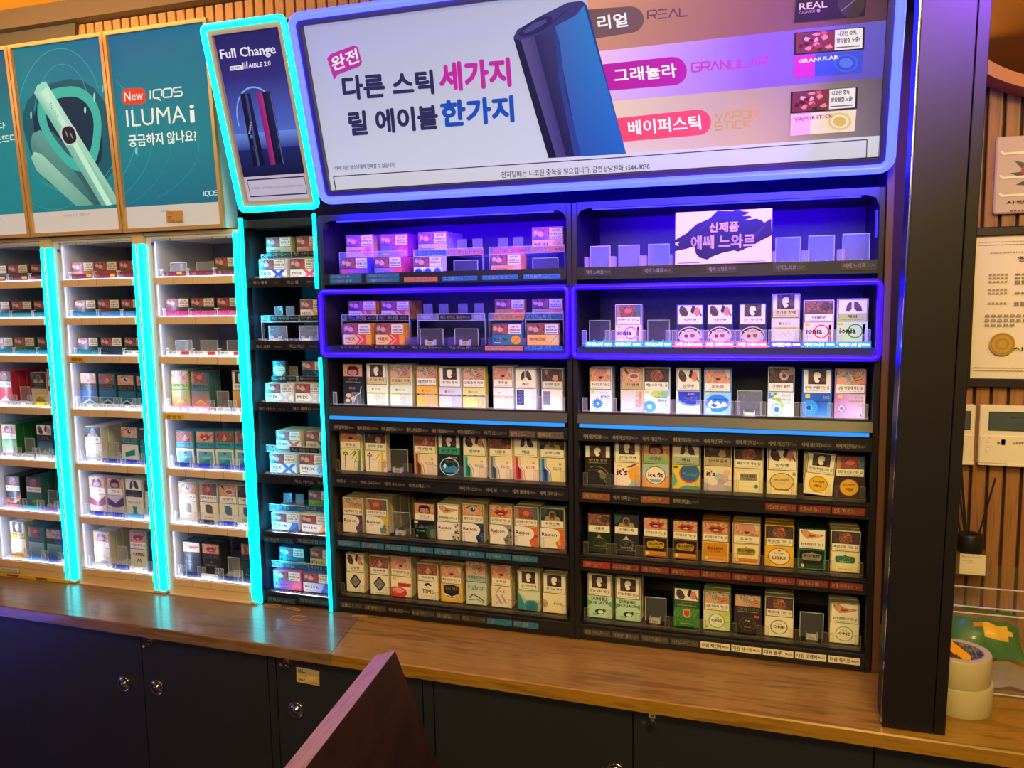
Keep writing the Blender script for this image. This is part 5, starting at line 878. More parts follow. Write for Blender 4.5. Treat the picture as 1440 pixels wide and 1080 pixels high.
# violet framed shelf, right cabinet
place_pack(R, 2, 865, 902, 428, ('R', WF, '#ead8ea', ionia('#ead6ee', '#b8389c', '#2a2a78', '#9c6c68')), 'pink pack with magenta ring')
place_pack(R, 2, 951, 989.5, 430, ('C', WF, '#26348c', badge()), 'dark blue oval badge pack, first of three')
place_pack(R, 2, 994, 1031, 429, ('C', WF, '#26348c', badge()), 'dark blue oval badge pack, middle of three')
place_pack(R, 2, 1039, 1078, 429, ('A', WF, '#26348c', badge()), 'dark blue oval badge pack with curled figure picture')
place_pack(R, 2, 1085, 1125, 413, ('A', '#dcd09c', '#dcd0b4', gold_leaf('#dcdcea', '#d8cc70', 'GOLDEN LEAF')), 'tall white and gold pack standing above its neighbours', dz=.006)
place_pack(R, 2, 1130, 1173, 422, ('B', WF, '#eedce4', ionia('#f2dce6', '#d8384c', '#2a2438', '#b04c54')), 'pink pack with red ring', dz=.002)
place_pack(R, 2, 1177, 1221, 420, ('L', '#b8c870', '#dcE6d4', ionia('#c8e8a0', '#3c8c44', '#1c3448', '#3c4440')), 'green pack with green ring', dz=.002)

# ---- flat heated stick packs
def hpack(x, y, z, w, h, c1, c2, word, wc, label, group, acc=None, rot=0, d=.0135):
    m = MB(); m.bbox(-w/2, w/2, -d/2, d/2, 0, h, .0009, 0, rgb(c2)); o = m.build('stick_pack', PRINT, None, (x, y+d/2, z)); o.rotation_euler = (0, 0, rot); tag(o, label, 'heated stick pack', group)
    D = Decal((-w/2, -d/2, 0), (w, 0, 0), (0, 0, h), .00002, .0001); D.rect(.015, .49, .985, .98, '#241c20'); D.rect(.56, .51, .97, .96, '#e6dccb'); photo(D, 'B', .03, .51, .56, .96)
    D.ell(.28, .72, .1, .12, '#d8948c', k=8); D.ell(.12, .78, .07, .1, '#c4a094', k=7); D.poly([(.34, .6), (.5, .66), (.54, .85), (.42, .9)], '#a8444c')
    D.tbox('니코틴 중독,', .62, .8, .9, .9, '#241c20', .03); D.tbox('발암물질 노출!', .6, .66, .94, .76, '#241c20', .03); D.rect(.6, .57, .94, .6, '#5c5450'); D.build('warning_label', PM, o)
    D = Decal((-w/2, -d/2, 0), (w, 0, 0), (0, 0, h), .00002, .0001); D.sub(.01, .02, .99, .48); D.rect(0, 0, 1, 1, [c1, c2, c2, c1])
    if acc == 'x': D.poly([(.46, 1), (.62, .5), (.46, 0), (.6, 0), (.72, .35), (.84, 0), (1, 0), (.82, .5), (1, 1), (.84, 1), (.72, .65), (.6, 1)], word[1])
    elif acc == 'fan': D.poly([(.62, 0), (.78, 1), (1, 1), (1, 0)], word[1]); D.poly([(.72, 0), (1, .8), (1, 0)], word[2] if len(word) > 2 else word[1])
    elif acc == 'disc': D.ell(.8, .5, .16, .44, word[1], k=16); D.line([(.7, .1), (.95, .95)], .015, '#2c2420')
    elif acc == 'arrow': D.poly([(.42, 1), (.58, .5), (.42, 0), (.84, 0), (.84, 1)], word[1]); D.poly([(.5, 1), (.68, .5), (.5, 0), (.56, 0), (.74, .5), (.56, 1)], '#e8b0a0')
    elif acc == 'blot': [D.ell(.16+.34*i, .6, .13, .34, word[1], k=9) for i in range(3)]
    wt = word[0] if isinstance(word, (tuple, list)) else word
    ww = {'x': .38, 'arrow': .36}.get(acc, .5); D.tbox(wt, .07, .42, .07+ww, .74, wc, .03); D.rect(.08, .2, .3, .25, wc)
    D.build('front_print', PRINT, o); return o
def hput(px0, px1, pyt, Y, zf, c1, c2, word, wc, desc, where, acc=None, group=None, n=0, hh=.0465, d=.0135):
    a = atY(px0, pyt+12, Y); b = atY(px1, pyt+12, Y); t = atY((px0+px1)/2, pyt, Y)
    w = min(max(b.x-a.x, .062), .078); h = hh if zf is None else max(min(t.z-zf, .052), .036); z = t.z-hh if zf is None else zf
    o = hpack((a.x+b.x)/2, Y, z, w, h, c1, c2, word, wc, lab(desc+' '+where, ''), group or 'heated stick packs '+where, acc, d=d)
    for i in range(n):
        c = o.copy(); COL.objects.link(c); c['label'] = lab('%s pack behind the %s %s' % (ORD[i], ' '.join(desc.split()[:6]), where), ''); c['group'] = 'heated stick packs behind the front ones'
        c.location.y += (d+.0008)*(i+1)
    return o

# ================================================================ DISPLAY CABINETS
TAGM = {}
def price_tag(parent, x, z, y, w, h, bg, word, price='₩4,500', tc='#e8d8b8', mat_=None, ptc=None, badge=None, tilt=0, name='price_tag'):
    m_ = mat_ or PRINT; D = Decal((x, y, z), (w, 0, 0), (0, 0, h), .00002, .0001)
    D.mb.box(x, x+w, y+.00005, y+.0008, z, z+h, 0, rgb(bg)); D.rect(0, 0, 1, 1, bg)
    if word:
        L = sum(1 if ord(c) > 255 else .6 for c in word); ww = min(.12*L*(.0575/w)**.5, .64); u0 = .06
        if badge: D.rect(.04, .22, .2, .78, badge); u0 = .23; ww = min(ww, .45)
        D.tbox(word, u0, .2, u0+ww, .82, tc, .035)
    if price: D.tbox(price, .73, .28, .96, .68, ptc or tc, .02)
    return D.build(name, m_, parent)
def tray_mesh(w, clear_h, key, d=.2):
    """one acrylic lane: low front lip, two corner tabs, thin side fins and a spring pusher track"""
    m = MB(); t = .0012
    m.box(0, w, 0, t, 0, .006); m.box(.0008, .011, 0, t, .006, clear_h, 0); m.box(w-.011, w-.0008, 0, t, .006, clear_h, 0)
    for a in ((.0008, .0015), (.0103, .011), (w-.011, w-.0103), (w-.0015, w-.0008)): m.box(a[0], a[1], -.0004, 0, .006, clear_h, 1)
    for a in ((.0008, .011), (w-.011, w-.0008)): m.box(a[0], a[1], -.0004, t, clear_h-.0009, clear_h, 1)
    m.box(0, w, -.0004, 0, .0052, .006, 1)
    return m.mesh(key, [CLEAR, EDGE])
TR_HI = tray_mesh(.0602, .033, 'acrylic_lane'); TR_LO = tray_mesh(.0602, .03, 'smoky_lane'); TR_LO.materials[0] = clearmat('smoky_clear', '#8a8478', .07); TR_LO.materials[1] = clearmat('smoky_edge', '#a89c84', .28, .2)
def inst(name, me, parent, loc, sc=(1, 1, 1)):
    o = bpy.data.objects.new(name, me); COL.objects.link(o); o.parent = parent; o.location = loc; o.scale = sc; return o
def pusher_mesh(w, h, key, body=None, edge=None, clip='#d8b070'):
    m = MB(); m.box(-w/2, w/2, 0, .0015, 0, h); b = .0011
    for a in ((-w/2, w/2, h-b, h), (-w/2, -w/2+b, 0, h), (w/2-b, w/2, 0, h)): m.box(a[0], a[1], -.0006, .0016, a[2], a[3], 1)
    m.box(-.009, .009, -.012, 0, .0, .008, 1); m.box(-.006, .006, -.0126, -.012, .002, .0068, 2)
    m.box(-.011, -.0098, -.014, 0, 0, .012, 1); m.box(.0098, .011, -.014, 0, 0, .012, 1)
    return m.mesh(key, [body or DCLR, edge or EDGE, mat('pusher_clip', clip, .3, .6)])
PU_D = pusher_mesh(.045, .052, 'dark_pusher'); PU_S = pusher_mesh(.022, .034, 'small_pusher', CLEAR, clearmat('dim_edge', '#b9a9a0', .4, .2)); PU_W = pusher_mesh(.056, .036, 'wide_pusher', DCLR); PU_C = pusher_mesh(.048, .05, 'clear_pusher', CLEAR); PU_WH = pusher_mesh(.05, .036, 'white_clear_pusher', CLEAR, EDGE, '#dfe4f0')
def base(name, x, y=.12, z=.8): return empty(name, (x, y, z))
def bpart(m, name, mt, par, sm=False): o = m.build(name, mt, par, None, sm); o.location = -Vector(par.location); return o
def stick_at(px, py, Y): return atY(px, py, Y)

BROWN, REDB, BLK_T, BLU_T, GRY_T, WHT_T = '#8a4a20', '#7c2c20', '#16161e', '#1f6a96', '#3c352c', '#e2d6bc'
def black_cabinet(xa, xb, x0, label, nm, tags, cyan):
    c = base('black_display_cabinet', (xa+xb)/2); tag(c, label, 'display cabinet')
    t = .0105
    for s_ in (xa, xb-t):
        m = MB(); m.bbox(s_, s_+t, 0, .235, .8005, 1.7185, .001); bpart(m, 'side_panel', BLK, c)
    m = MB(); m.box(xa+t, xb-t, .232, .235, .8005, 1.7185); bpart(m, 'back_panel', BLKB, c)
    m = MB(); m.box(xa+t+.03, xb-t-.03, .012, .017, 1.7035, 1.7054); bpart(m, 'led_strip', emat('inner_blue_fill', (.002, .002, 1), 60), c)  # strip added to throw blue light into the top shelf
    m = MB(); m.box(xa+t, xb-t, .0, .232, 1.7055, 1.7185)
    m.prism([(xa+t, 1.7055), (xa+t+.02, 1.7055), (xa+t+.006, 1.7), (xa+t, 1.686)], 0, .02); m.prism([(xb-t, 1.7055), (xb-t, 1.686), (xb-t-.006, 1.7), (xb-t-.02, 1.7055)], 0, .02); bpart(m, 'top_panel', BLK, c)
    m = MB(); m.bbox(xa+t, xb-t, .002, .232, .8005, .812, .001); bpart(m, 'plinth', BLK, c)
    xi0, xi1 = xa+t, xb-t
    shelves = {}
    for r in range(1, 7):
        z = ROWF[r]; m = MB()
        m.box(xi0, xi1, .004, .231, z-.006, z-.0002)
        if r == 1: m.prism([(xi0, z-.01), (xi1, z-.01), (xi1, z+.0125), (xi0, z+.0125)], -.002, .004); m.prism([(xi0, z-.012), (xi1, z-.012), (xi1, z-.009), (xi0, z-.009)], -.006, .004)
        elif r == 2: m.box(xi0, xi1, -.004, .004, z-.019, z-.002, 1); m.box(xi0, xi1, -.008, -.004, z-.020, z-.014, 1)
        elif r == 3: m.add([(xi0, -.003, z), (xi1, -.003, z), (xi1, -.009, z-.019), (xi0, -.009, z-.019), (xi0, .004, z), (xi1, .004, z), (xi1, .004, z-.019), (xi0, .004, z-.019)], [(0, 3, 2, 1), (0, 1, 5, 4), (2, 3, 7, 6), (4, 5, 6, 7), (0, 4, 7, 3), (1, 2, 6, 5)], 1); m.box(xi0, xi1, -.004, .004, z-.056, z-.030, 0); m.box(xi0, xi1, .002, .004, z, z+.0034, 1)
        else: m.box(xi0, xi1, -.001, .004, z-.030, z-.003, 0); m.box(xi0, xi1, -.004, .002, z-.006, z-.003, 1); m.box(xi0, xi1, -.003, .001, z-.031, z-.028, 0)
        sh_ = bpart(m, 'shelf', [BLK, BLK2], c); shelves[r] = sh_
        if r == 3:
            m = MB(); m.box(xi0+.004, xi1-.006, -.0095, -.004, z-.0275, z-.0205); m.build('led_strip', BLED, sh_)
            m = MB(); m.box(xi0+.004, xi1-.004, .008, .0135, z, z+.0016); m.build('light_strip', WLED, sh_)
        if r >= 3:
            for i in range(9): inst('acrylic_lane', TR_HI if r == 3 else TR_LO, sh_, (x0+.0608*i, .0046, z))
        for i, tg in enumerate(tags.get(r, [])):
            if tg is None: continue
            bg, w_, p_ = (list(tg)+['₩4,500'])[:3]
            zz = {3: z-.0535, 4: z-.0245, 5: z-.0235, 6: z-.0270}[r]
            price_tag(sh_, x0+.0608*i+.001, zz, -.0050 if r == 3 else -.0016, .0575, .0135, bg, w_, p_, '#3c4454' if bg == WHT_T else '#e4d4b0')
    # violet light frame around the second shelf
    m = MB(); m.tube(rrect(xa+.007 if nm == L else xa+.005, xb-.006, 1.4085, 1.5485, .009, -.0135, 4), .0048, True, 8, 0, 1.2); bpart(m, 'violet_light_frame', PURP, c, True)
    m = MB()
    for q in ((xa+.004, xb-.004, 1.5525, 1.5545), (xa+.004, xb-.004, 1.4025, 1.4045)): m.box(q[0], q[1], -.012, 0, q[2], q[3])
    bpart(m, 'frame_rail', BLK, c)
    return c, shelves
tl = {3: [(BLK_T, '에쎄 블랙리프', '₩5,000'), (BLK_T, '에쎄 골든리프1', '₩5,000'), (BLK_T, '에쎄 골든리프0.5', '₩5,000'), (BLK_T, '에쎄 스페셜골드'), (BLK_T, '에쎄 스페셜골드1'), (BLK_T, '에쎄 스페셜골드0.5'), (BLK_T, '에쎄 센스1', '₩4,300'), ('#5c4c3a', '클라우드9'), ('#5c4c3a', '클라우드9 1')],
      4: [(BLK_T, '에쎄 수'), (BLK_T, '에쎄 수0.5'), (BLK_T, '에쎄 수0.1'), (BLK_T, '에쎄 프레쏘'), None, (BLK_T, '에쎄 아이스1'), (BLK_T, '에쎄 원'), (BLK_T, '에쎄 클래식'), (BLK_T, '에쎄 프라임')],
      5: [(BLU_T, '레종 프렌치블랙'), (BLU_T, '레종 프렌치요고'), (BLU_T, '레종 프렌치블루'), (BLU_T, '레종 아이스프레소'), (BLU_T, '레종 아이스블루'), (BLU_T, '레종 블루'), (BLU_T, '레종 블랙'), (BLU_T, '레종 썬프레쏘')],
      6: [(GRY_T, '심플 스1'), (GRY_T, '심플 클래식'), (BLK_T, '에쎄 체인지샷'), (GRY_T, '타임 미니'), (GRY_T, '디스플러스'), (GRY_T, '디스'), (BLU_T, '시즌'), (BLU_T, '레종 블루'), None]}
tr = {3: [(BLK_T, '에쎄 체인지그램'), (BLK_T, '에쎄 체인지린'), (BLK_T, '에쎄 체인지'), (BLK_T, '에쎄 체인지프로즌'), (BLK_T, '에쎄 체인지라'), (BLK_T, '에쎄 체인지업'), (BLK_T, '에쎄 체인지'), (BLK_T, '에쎄 체인지4'), (BLK_T, '에쎄 체인지W')],
      4: [(BROWN, '보헴 시가미스트'), (BLK_T, '에쎄 브라운'), (BROWN, '보헴 시가아이스핏'), (BLK_T, '에쎄체인지 쿨스'), None, None, (REDB, '보헴 슬림핏 브라운'), (REDB, '보헴 시가 미니 1'), (REDB, '보헴 시가 미니 5')],
      5: [('#a02c20', '보헴 파이프사이'), (REDB, '보헴 파이프스코티'), (REDB, '보헴 시가카리브'), (REDB, '보헴 시가NO.6'), (REDB, '보헴 시가NO.3'), (REDB, '보헴 시가NO.1'), (REDB, '보헴 시가리브레'), (REDB, '보헴 쿠바나더블'), (REDB, '보헴 쿠바나샷')],
      6: [(GRY_T, '레종 아이스잭'), (GRY_T, '아프리카 골라'), (GRY_T, '아프리카 골라'), (GRY_T, '아이스 GT'), (WHT_T, '더원 체인지'), (WHT_T, '더원 임스트'), (WHT_T, '더원 블루'), (WHT_T, '더원 오렌지'), (WHT_T, '더원 화이트')]}
cL, sL = black_cabinet(-.9755, -.3945, -.9585, 'black lit cigarette display cabinet, the one beside the slim cyan edged cabinet', L, tl, True)
cR, sR = black_cabinet(-.3935, .1885, -.3755, 'black lit cigarette display cabinet, the one beside the pillar', R, tr, False)
def pusher(sh_, px, py, zf, me, Y=.05):
    p = atY(px, py, Y); return inst('pusher', me, sh_, (p.x, Y, zf))
pusher(sR[3], 1054, 570, ROWF[3], PU_C, .04)
pusher(sL[4], 561, 640, ROWF[4], PU_D, .05); pusher(sL[5], 565, 735, ROWF[5], PU_D, .05)
pusher(sR[6], 922, 870, ROWF[6], PU_D, .045); pusher(sR[6], 1141, 890, ROWF[6], PU_D, .045)
for px in (843.5, 926): pusher(sR[2], px, 470, ROWF[2], PU_D, .045)
# glowing tags on the violet framed shelf
z = ROWF[2]
for px0, px1, bg, w_ in ((822.5, 861, '#1c84e0', '아이오니아'), (863, 903, '#1c84e0', '아이오니아 1'), (905, 945, '#1c84e0', '아이오니아'), (948, 988.5, '#e04c94', '보헴 스무스'), (991, 1032, '#e04c94', '보헴 스무스'), (1035.5, 1079, '#e04c94', '보헴 스무스'), (1082.5, 1127, '#3a2cc8', '에쎄골든리프'), (1129, 1175, '#1476e0', '아이오니아'), (1177.5, 1225, '#1476e0', '아이오니아 린')):
    a = atY(px0, 484, .002); b = atY(px1, 484, .002); price_tag(sR[2], a.x, z-.001, .002, b.x-a.x, .0115, bg, w_, '₩4,500', '#e8ecf8', GLOWTAG)
m = MB(); m.box(-.37, .165, .008, .0125, z, z+.0015); m.build('light_strip', emat('white_led_soft', (.5, .6, 1), 2.2), sR[2])
for i in range(9): inst('acrylic_lane', TR_HI, sR[2], (-.3755+.0608*i, .0035, z))
# top shelf, right cabinet: five clear lanes, card
z = ROWF[1]
for px, w in ((844, 1), (884.5, 1), (926.5, 1), (1107.5, 1.08), (1154.5, 1.1), (1203, 1.12)):
    p = atY(px, 372, .03); inst('pusher', PU_C, sR[1], (p.x, .03, z), (.88*w, 1, 1.12*w))
for px in (825, 861.5, 904.5, 944, 1088, 1132, 1182): 
    p = atY(px, 372, .02); m = MB(); m.bbox(-.007 if 850 < px < 910 or px > 1100 else -.0035, .007 if 850 < px < 910 or px > 1100 else .0035, 0, .02, 0, .034, .001); m.build('clear_post', clearmat('clear_block', '#cbb9c0', .3, .15), sR[1], (p.x, .012, z))
for px0, px1 in ((822, 860), (904, 945), (994, 1036), (1088, 1133), (1183, 1232)):
    a = atY(px0, 384, -.002); b = atY(px1, 384, -.002); price_tag(sR[1], a.x, z-.004, -.0024, b.x-a.x, .0135, '#17151d', '에쎄 느와르', '₩5,000', '#dccab4')
for px0, px1 in ((822, 860), (904, 945), (994, 1036), (1088, 1133), (1183, 1232)):
    a = atY(px0, 384, -.002); b = atY(px1, 384, -.002); m = MB(); frame_prism(m, a.x-.0015, b.x+.0015, z-.0055, z+.011, .0014, -.0036, -.0021); m.build('tag_holder', BLK2, sR[1])
# promo card
a = atY(950, 300, -.004); b = atY(1086, 300, -.004); ztop = atY(1018, 296, -.004).z; zb = z+.0128; w = b.x-a.x; h = ztop-zb
D = Decal((0, 0, 0), (w, 0, 0), (0, 0, h), .00002, .0002); D.mb.box(0, w, .00005, .0012, 0, h, 0, rgb('#e0cdb8')); D.rect(0, 0, 1, 1, '#e6d3c0')
D.poly([(0, .48), (.12, .6), (.22, .76), (.36, .86), (.44, 1), (.6, .98), (.62, 1), (.74, .97), (.9, 1), (.96, .98), (.99, .84), (1, .5), (.86, .38), (.8, .3), (.72, .26), (.76, .2), (.68, .2), (.62, .24), (.5, .2), (.4, .14), (.34, .08), (.26, .12), (.22, .2), (.2, .34), (.12, .3), (.0, .26)], '#181430')
D.poly([(.7, .97), (.86, .92), (.98, 1), (.66, 1)], '#e6d3c0'); D.poly([(.74, .9), (.9, .78), (.92, .74), (1, .82), (1, 1), (.8, 1)], '#e6d3c0'); D.poly([(.82, .98), (.7, .88), (.84, .88), (.72, .8), (.94, .84)], '#e6d3c0'); D.poly([(.0, .38), (.04, .36), (.02, .4), (.05, .43), (0, .42)], '#e6d3c0'); D.poly([(.6, .18), (.8, .3), (1, .5), (1, .0), (.5, 0)], '#e6d3c0')
for i in range(7): D.line([(.04+.05*i, .44+.06*i), (.16+.05*i, .5+.06*i)], .004, '#3c3450')
for i in range(6): D.line([(.62+.04*i, .3+.03*i), (.8+.03*i, .48+.05*i)], .005, '#3c3450')
D.tbox('신제품', .36, .6, .66, .78, '#e6d3c0', .04, 2); D.tbox('에쎄 느와르', .17, .29, .83, .54, '#e6d3c0', .05, 2); D.rect(.03, .02, .26, .035, '#6a5c50'); D.rect(.52, .02, .94, .032, '#6a5c50')
pc = D.build('promo_card', PAPER); pc.location = (a.x, -.006, zb); pc.rotation_euler = (-.02, 0, 0); tag(pc, 'pink beige promotion card with dark brush stroke standing among empty clear lanes', 'card')
D = Decal((0, 0, 0), (0, -.034, 0), (0, 0, .05)); D.mb.box(.00003, .0004, -.034, 0, 0, .05, 0, rgb('#9a94b8')); D.rect(0, 0, 1, 1, '#a8a2c4'); [D.rect(.12, .1+.075*i, .3+.5*((i*7) % 5)/5+.05, .125+.075*i, '#4c4868') for i in range(11)]
q = atY(1235, 312, .05); o = D.build('notice_slip', PAPER); o.location = (.1774, .05, 1.63); tag(o, 'small white notice slip stuck inside the side wall of the top right shelf', 'notice')
# ---- two tier heated stick shelves, left cabinet
def tier(par, x0, x1, Y, z, key='riser', h=.045):
    m = MB(); m.box(x0, x1, Y-.008, Y+.09, z-.003, z-.0002); m.box(x0, x1, Y-.0092, Y-.008, z-.003, z+.013); m.box(x0, x0+.0012, Y-.008, Y+.0, z-h, z-.003); m.box(x1-.0012, x1, Y-.008, Y, z-h, z-.003); m.box(x0, x1, Y-.0097, Y-.0092, z+.012, z+.013, 1); m.box(x0, x1, Y-.0097, Y-.0092, z-.003, z-.002, 1); m.box(x0, x0+.0008, Y-.0097, Y-.008, z-h, z+.013, 1); m.box(x1-.0008, x1, Y-.0097, Y-.008, z-h, z+.013, 1)
    return m.build(key, [CLEAR, EDGE], par)
YU = .07
W1 = 'on the %s row of the top shelf, left cabinet'; W2_ = 'on the %s row of the violet framed left shelf'
zU = atY(505, 360, YU).z-.004
ta = atY(480, 362, YU).x; tb = atY(575, 362, YU).x; tier(sL[1], ta, tb, YU, zU, h=zU-ROWF[1]); ta = atY(584, 360, YU).x; tb = atY(681, 360, YU).x; tier(sL[1], ta, tb, YU, zU, h=zU-ROWF[1]); ta = atY(690, 355, YU).x; tb = atY(796, 355, YU).x; tier(sL[1], ta, tb, YU, zU, h=zU-ROWF[1])
hput(486, 525, 330, YU, zU, '#d89060', '#e0a058', ('GRANULAR', '#d85c50'), '#f0d8c0', 'orange flat pack', W1 % 'upper', 'disc', n=3)
hput(534, 573.6, 329, YU, zU, '#3c5c9c', '#b83c7c', ('GRANULAR', '#d04c6c'), '#e8d8e8', 'blue to pink flat pack', W1 % 'upper', 'disc', n=4)
hput(588, 628.5, 326, YU, zU, '#b8a4a8', '#c8b0ac', ('Intense', '#a89098'), '#4c3c50', 'pale grey flat pack', W1 % 'upper', n=6)
hput(748, 792, 319, YU, zU, '#d8a050', '#e0a858', ('REAL', '#c88c3c'), '#f4e0b8', 'golden flat pack standing tallest', W1 % 'upper', 'disc', n=1)
hput(479, 517, 362, YP, ROWF[1], '#d83c88', '#5c50c8', ('GRANULAR', '#4c40b8'), '#f4e8f4', 'pink to violet flat pack', W1 % 'lower', n=3)
hput(526, 565, 361, YP, ROWF[1], '#2a78d8', '#e84c64', ('GRANULAR', '#e84c64'), '#f4f0f4', 'blue to red flat pack', W1 % 'lower', 'fan', n=4)
hput(581.5, 621.5, 360, YP, ROWF[1], '#e8e4f0', '#dce0ec', ('MIIX', '#2c64c8'), '#2c64c8', 'white flat pack with blue blots', W1 % 'lower', 'blot', n=1)
hput(690, 733, 357, YP, ROWF[1], '#d88860', '#e08c58', ('GRANULAR', '#e8a478'), '#f4ece8', 'salmon flat pack', W1 % 'lower', 'fan', n=2)
for px in (650, 671.5, 707.5, 729): inst('pusher', PU_S, sL[1], (atY(px, 345, YU+.02).x, YU+.02, zU))
for px in (655, 767): inst('pusher', PU_W, sL[1], (atY(px, 376, .04).x, .04, ROWF[1]))
for px0, px1, bg, w_ in ((586, 627, '#2c5c9c', '하이 아이스'), (629, 680, '#b0603c', '리얼 시가리쉬'), (693, 742, '#a85048', '리얼 레드'), (745, 794, '#b8683c', '리얼 골드')):
    a = atY(px0, 357, YU-.01); b = atY(px1, 357, YU-.01); price_tag(sL[1], a.x, zU-.002, YU-.0099, b.x-a.x, .0125, bg, w_, '₩4,500', '#f0e0d0')
for px0, px1, y_, bg, w_ in ((463.5, 508, 388, '#1e6468', '그래뉼라 블루'), (515, 561, 388, '#1e6468', '그래뉼라 아이스노우'), (568, 615, 391, '#b8683c', '리얼 시그니처'), (622, 671, 391, '#16689c', '그래뉼라 위스'), (678, 728, 390, '#16689c', '그래뉼라 레이'), (736, 788, 389, '#16689c', '그래뉼라 스')):
    a = atY(px0, y_, -.003); b = atY(px1, y_, -.003)
    if bg == '#1e6468': price_tag(sL[1], a.x, ROWF[1]+.0015, -.0024, b.x-a.x, .0095, bg, '그래뉼라 플' if px0 < 500 else w_, '₩4,500', '#c8dcd0')
    price_tag(sL[1], a.x, ROWF[1]-.0085, -.0024, b.x-a.x, .0095, bg, w_, '₩4,500', '#d8e0dc')
zU2 = atY(510, 446, YU).z-.006
for pa, pb_ in ((483, 578), (589, 684), (689, 737), (740, 794)): tier(sL[2], atY(pa, 447, YU).x, atY(pb_, 447, YU).x, YU, zU2, h=zU2-ROWF[2])
miix = lambda c: ('MIIX', c)
hput(490, 528.5, 423, YU, zU2, '#e8d8b8', '#e8a034', ('MIIX', '#d84c44'), '#c85048', 'outer cream and red arrow flat pack', W2_ % 'upper', 'arrow', n=1)
hput(536, 576, 423, YU, zU2, '#e8d8b8', '#e8a034', ('MIIX', '#d84c44'), '#c85048', 'inner cream and red arrow flat pack', W2_ % 'upper', 'arrow', n=4)
hput(696, 738, 421, YU, zU2, '#d8903c', '#e0a040', ('REAL', '#d84850'), '#f0c878', 'orange flat pack with red disc', W2_ % 'upper', 'disc')
hput(748, 792, 420, YU, zU2, '#b8b088', '#d88870', ('VAPOR STICK', '#e06c64'), '#a8605c', 'olive and pink flat pack', W2_ % 'upper', 'disc')
hput(482.5, 521.5, 455, YP, ROWF[2], '#ecd8a8', '#e89c28', ('MIIX', '#dc5040'), '#d04c40', 'outer cream and red arrow flat pack', W2_ % 'lower', 'arrow', n=1)
hput(528, 568, 455, YP, ROWF[2], '#ecd8a8', '#e89c28', ('MIIX', '#dc5040'), '#d04c40', 'inner cream and red arrow flat pack', W2_ % 'lower', 'arrow', n=1)
hput(691.5, 734, 455, YP, ROWF[2], '#1f6c94', '#3c7888', ('REAL', '#e0a030'), '#d8e0e0', 'blue flat pack with amber disc', W2_ % 'lower', 'disc')
hput(741, 786, 455, YP, ROWF[2], '#f0b878', '#f0bc70', ('VAPOR STICK', '#eccc80'), '#d86c58', 'peach flat pack', W2_ % 'lower', 'disc')
for px in (602, 624, 651, 674): inst('pusher', PU_S, sL[2], (atY(px, 440, YU+.02).x, YU+.02, zU2))
for px in (607, 656): inst('pusher', PU_W, sL[2], (atY(px, 476, .04).x, .04, ROWF[2]))
for px0, px1, bg, w_ in ((488, 529, BLK_T, '믹스 보나썸'), (531, 575, BLK_T, '믹스 보나썸'), (617, 663, BLK_T, '믹스 아이스 뮤아'), (694, 737, '#c07838', '리얼 허니스트'), (738, 791, '#14567c', '베이퍼스틱 고')):
    a = atY(px0, 450, YU-.01); b = atY(px1, 450, YU-.01); price_tag(sL[2], a.x, zU2-.002, YU-.0099, b.x-a.x, .0125, bg, w_, '₩4,500', '#ecdcc0')
for px0, px1, bg, w_ in ((478, 522, BLK_T, '믹스 보나썸'), (527, 572, BLK_T, '믹스 보나썸'), (579, 625, BLK_T, '믹스 아이스 뮤아'), (631, 679, BLK_T, '믹스 아이스 뮤아'), (683, 736, '#c07838', '리얼 파이'), (738, 792, '#14567c', '베이퍼스틱 피치')):
    a = atY(px0, 486, .0); b = atY(px1, 486, .0); price_tag(sL[2], a.x, ROWF[2]-.008, -.0048, b.x-a.x, .0095, bg, w_, '₩4,500', '#ecdcc0')
# lane walls in the violet shelf
for px in (573, 581, 628, 634, 680, 690, 738):
    p = atY(px, 470, .02); m = MB(); m.box(p.x-.0006, p.x+.0006, .004, .1, ROWF[2], ROWF[2]+.017); m.build('lane_wall', clearmat('dim_clear', '#7c74a8', .25), sL[2])
# ================================================================ SLIM CYAN EDGED CABINET
sa, sb_ = -1.1785, -.9765
c = base('slim_display_cabinet', (sa+sb_)/2); tag(c, 'slim black display cabinet with cyan light strips down both front edges', 'display cabinet')
t = .0105
for q in (sa, sb_-t): m = MB(); m.bbox(q, q+t, 0, .235, .8005, 1.7165, .001); bpart(m, 'side_panel', BLK, c)
m = MB(); m.box(sa+t, sb_-t, .232, .235, .8005, 1.7165); bpart(m, 'back_panel', BLKB, c)
m = MB(); m.box(sa+t, sb_-t, 0, .232, 1.699, 1.7165); bpart(m, 'top_panel', BLK, c)
m = MB(); m.tube([(sa+.004, -.005, .8035), (sa+.004, -.005, 1.722)], .0056, k=8); bpart(m, 'led_strip', CY, c, True)
for za, zb_ in ((.803, 1.401), (1.556, 1.722)): m = MB(); m.tube([(sb_-.005, -.005, za), (sb_-.005, -.005, zb_)], .0042, k=8); bpart(m, 'led_strip', CY, c, True)
YU = .05
SZ = {1: 1.580, 2: 1.436, 3: 1.291, 4: 1.119, 5: .978, 6: .829}; WS = 'in the slim cabinet, %s tier %s row'
SH = {}
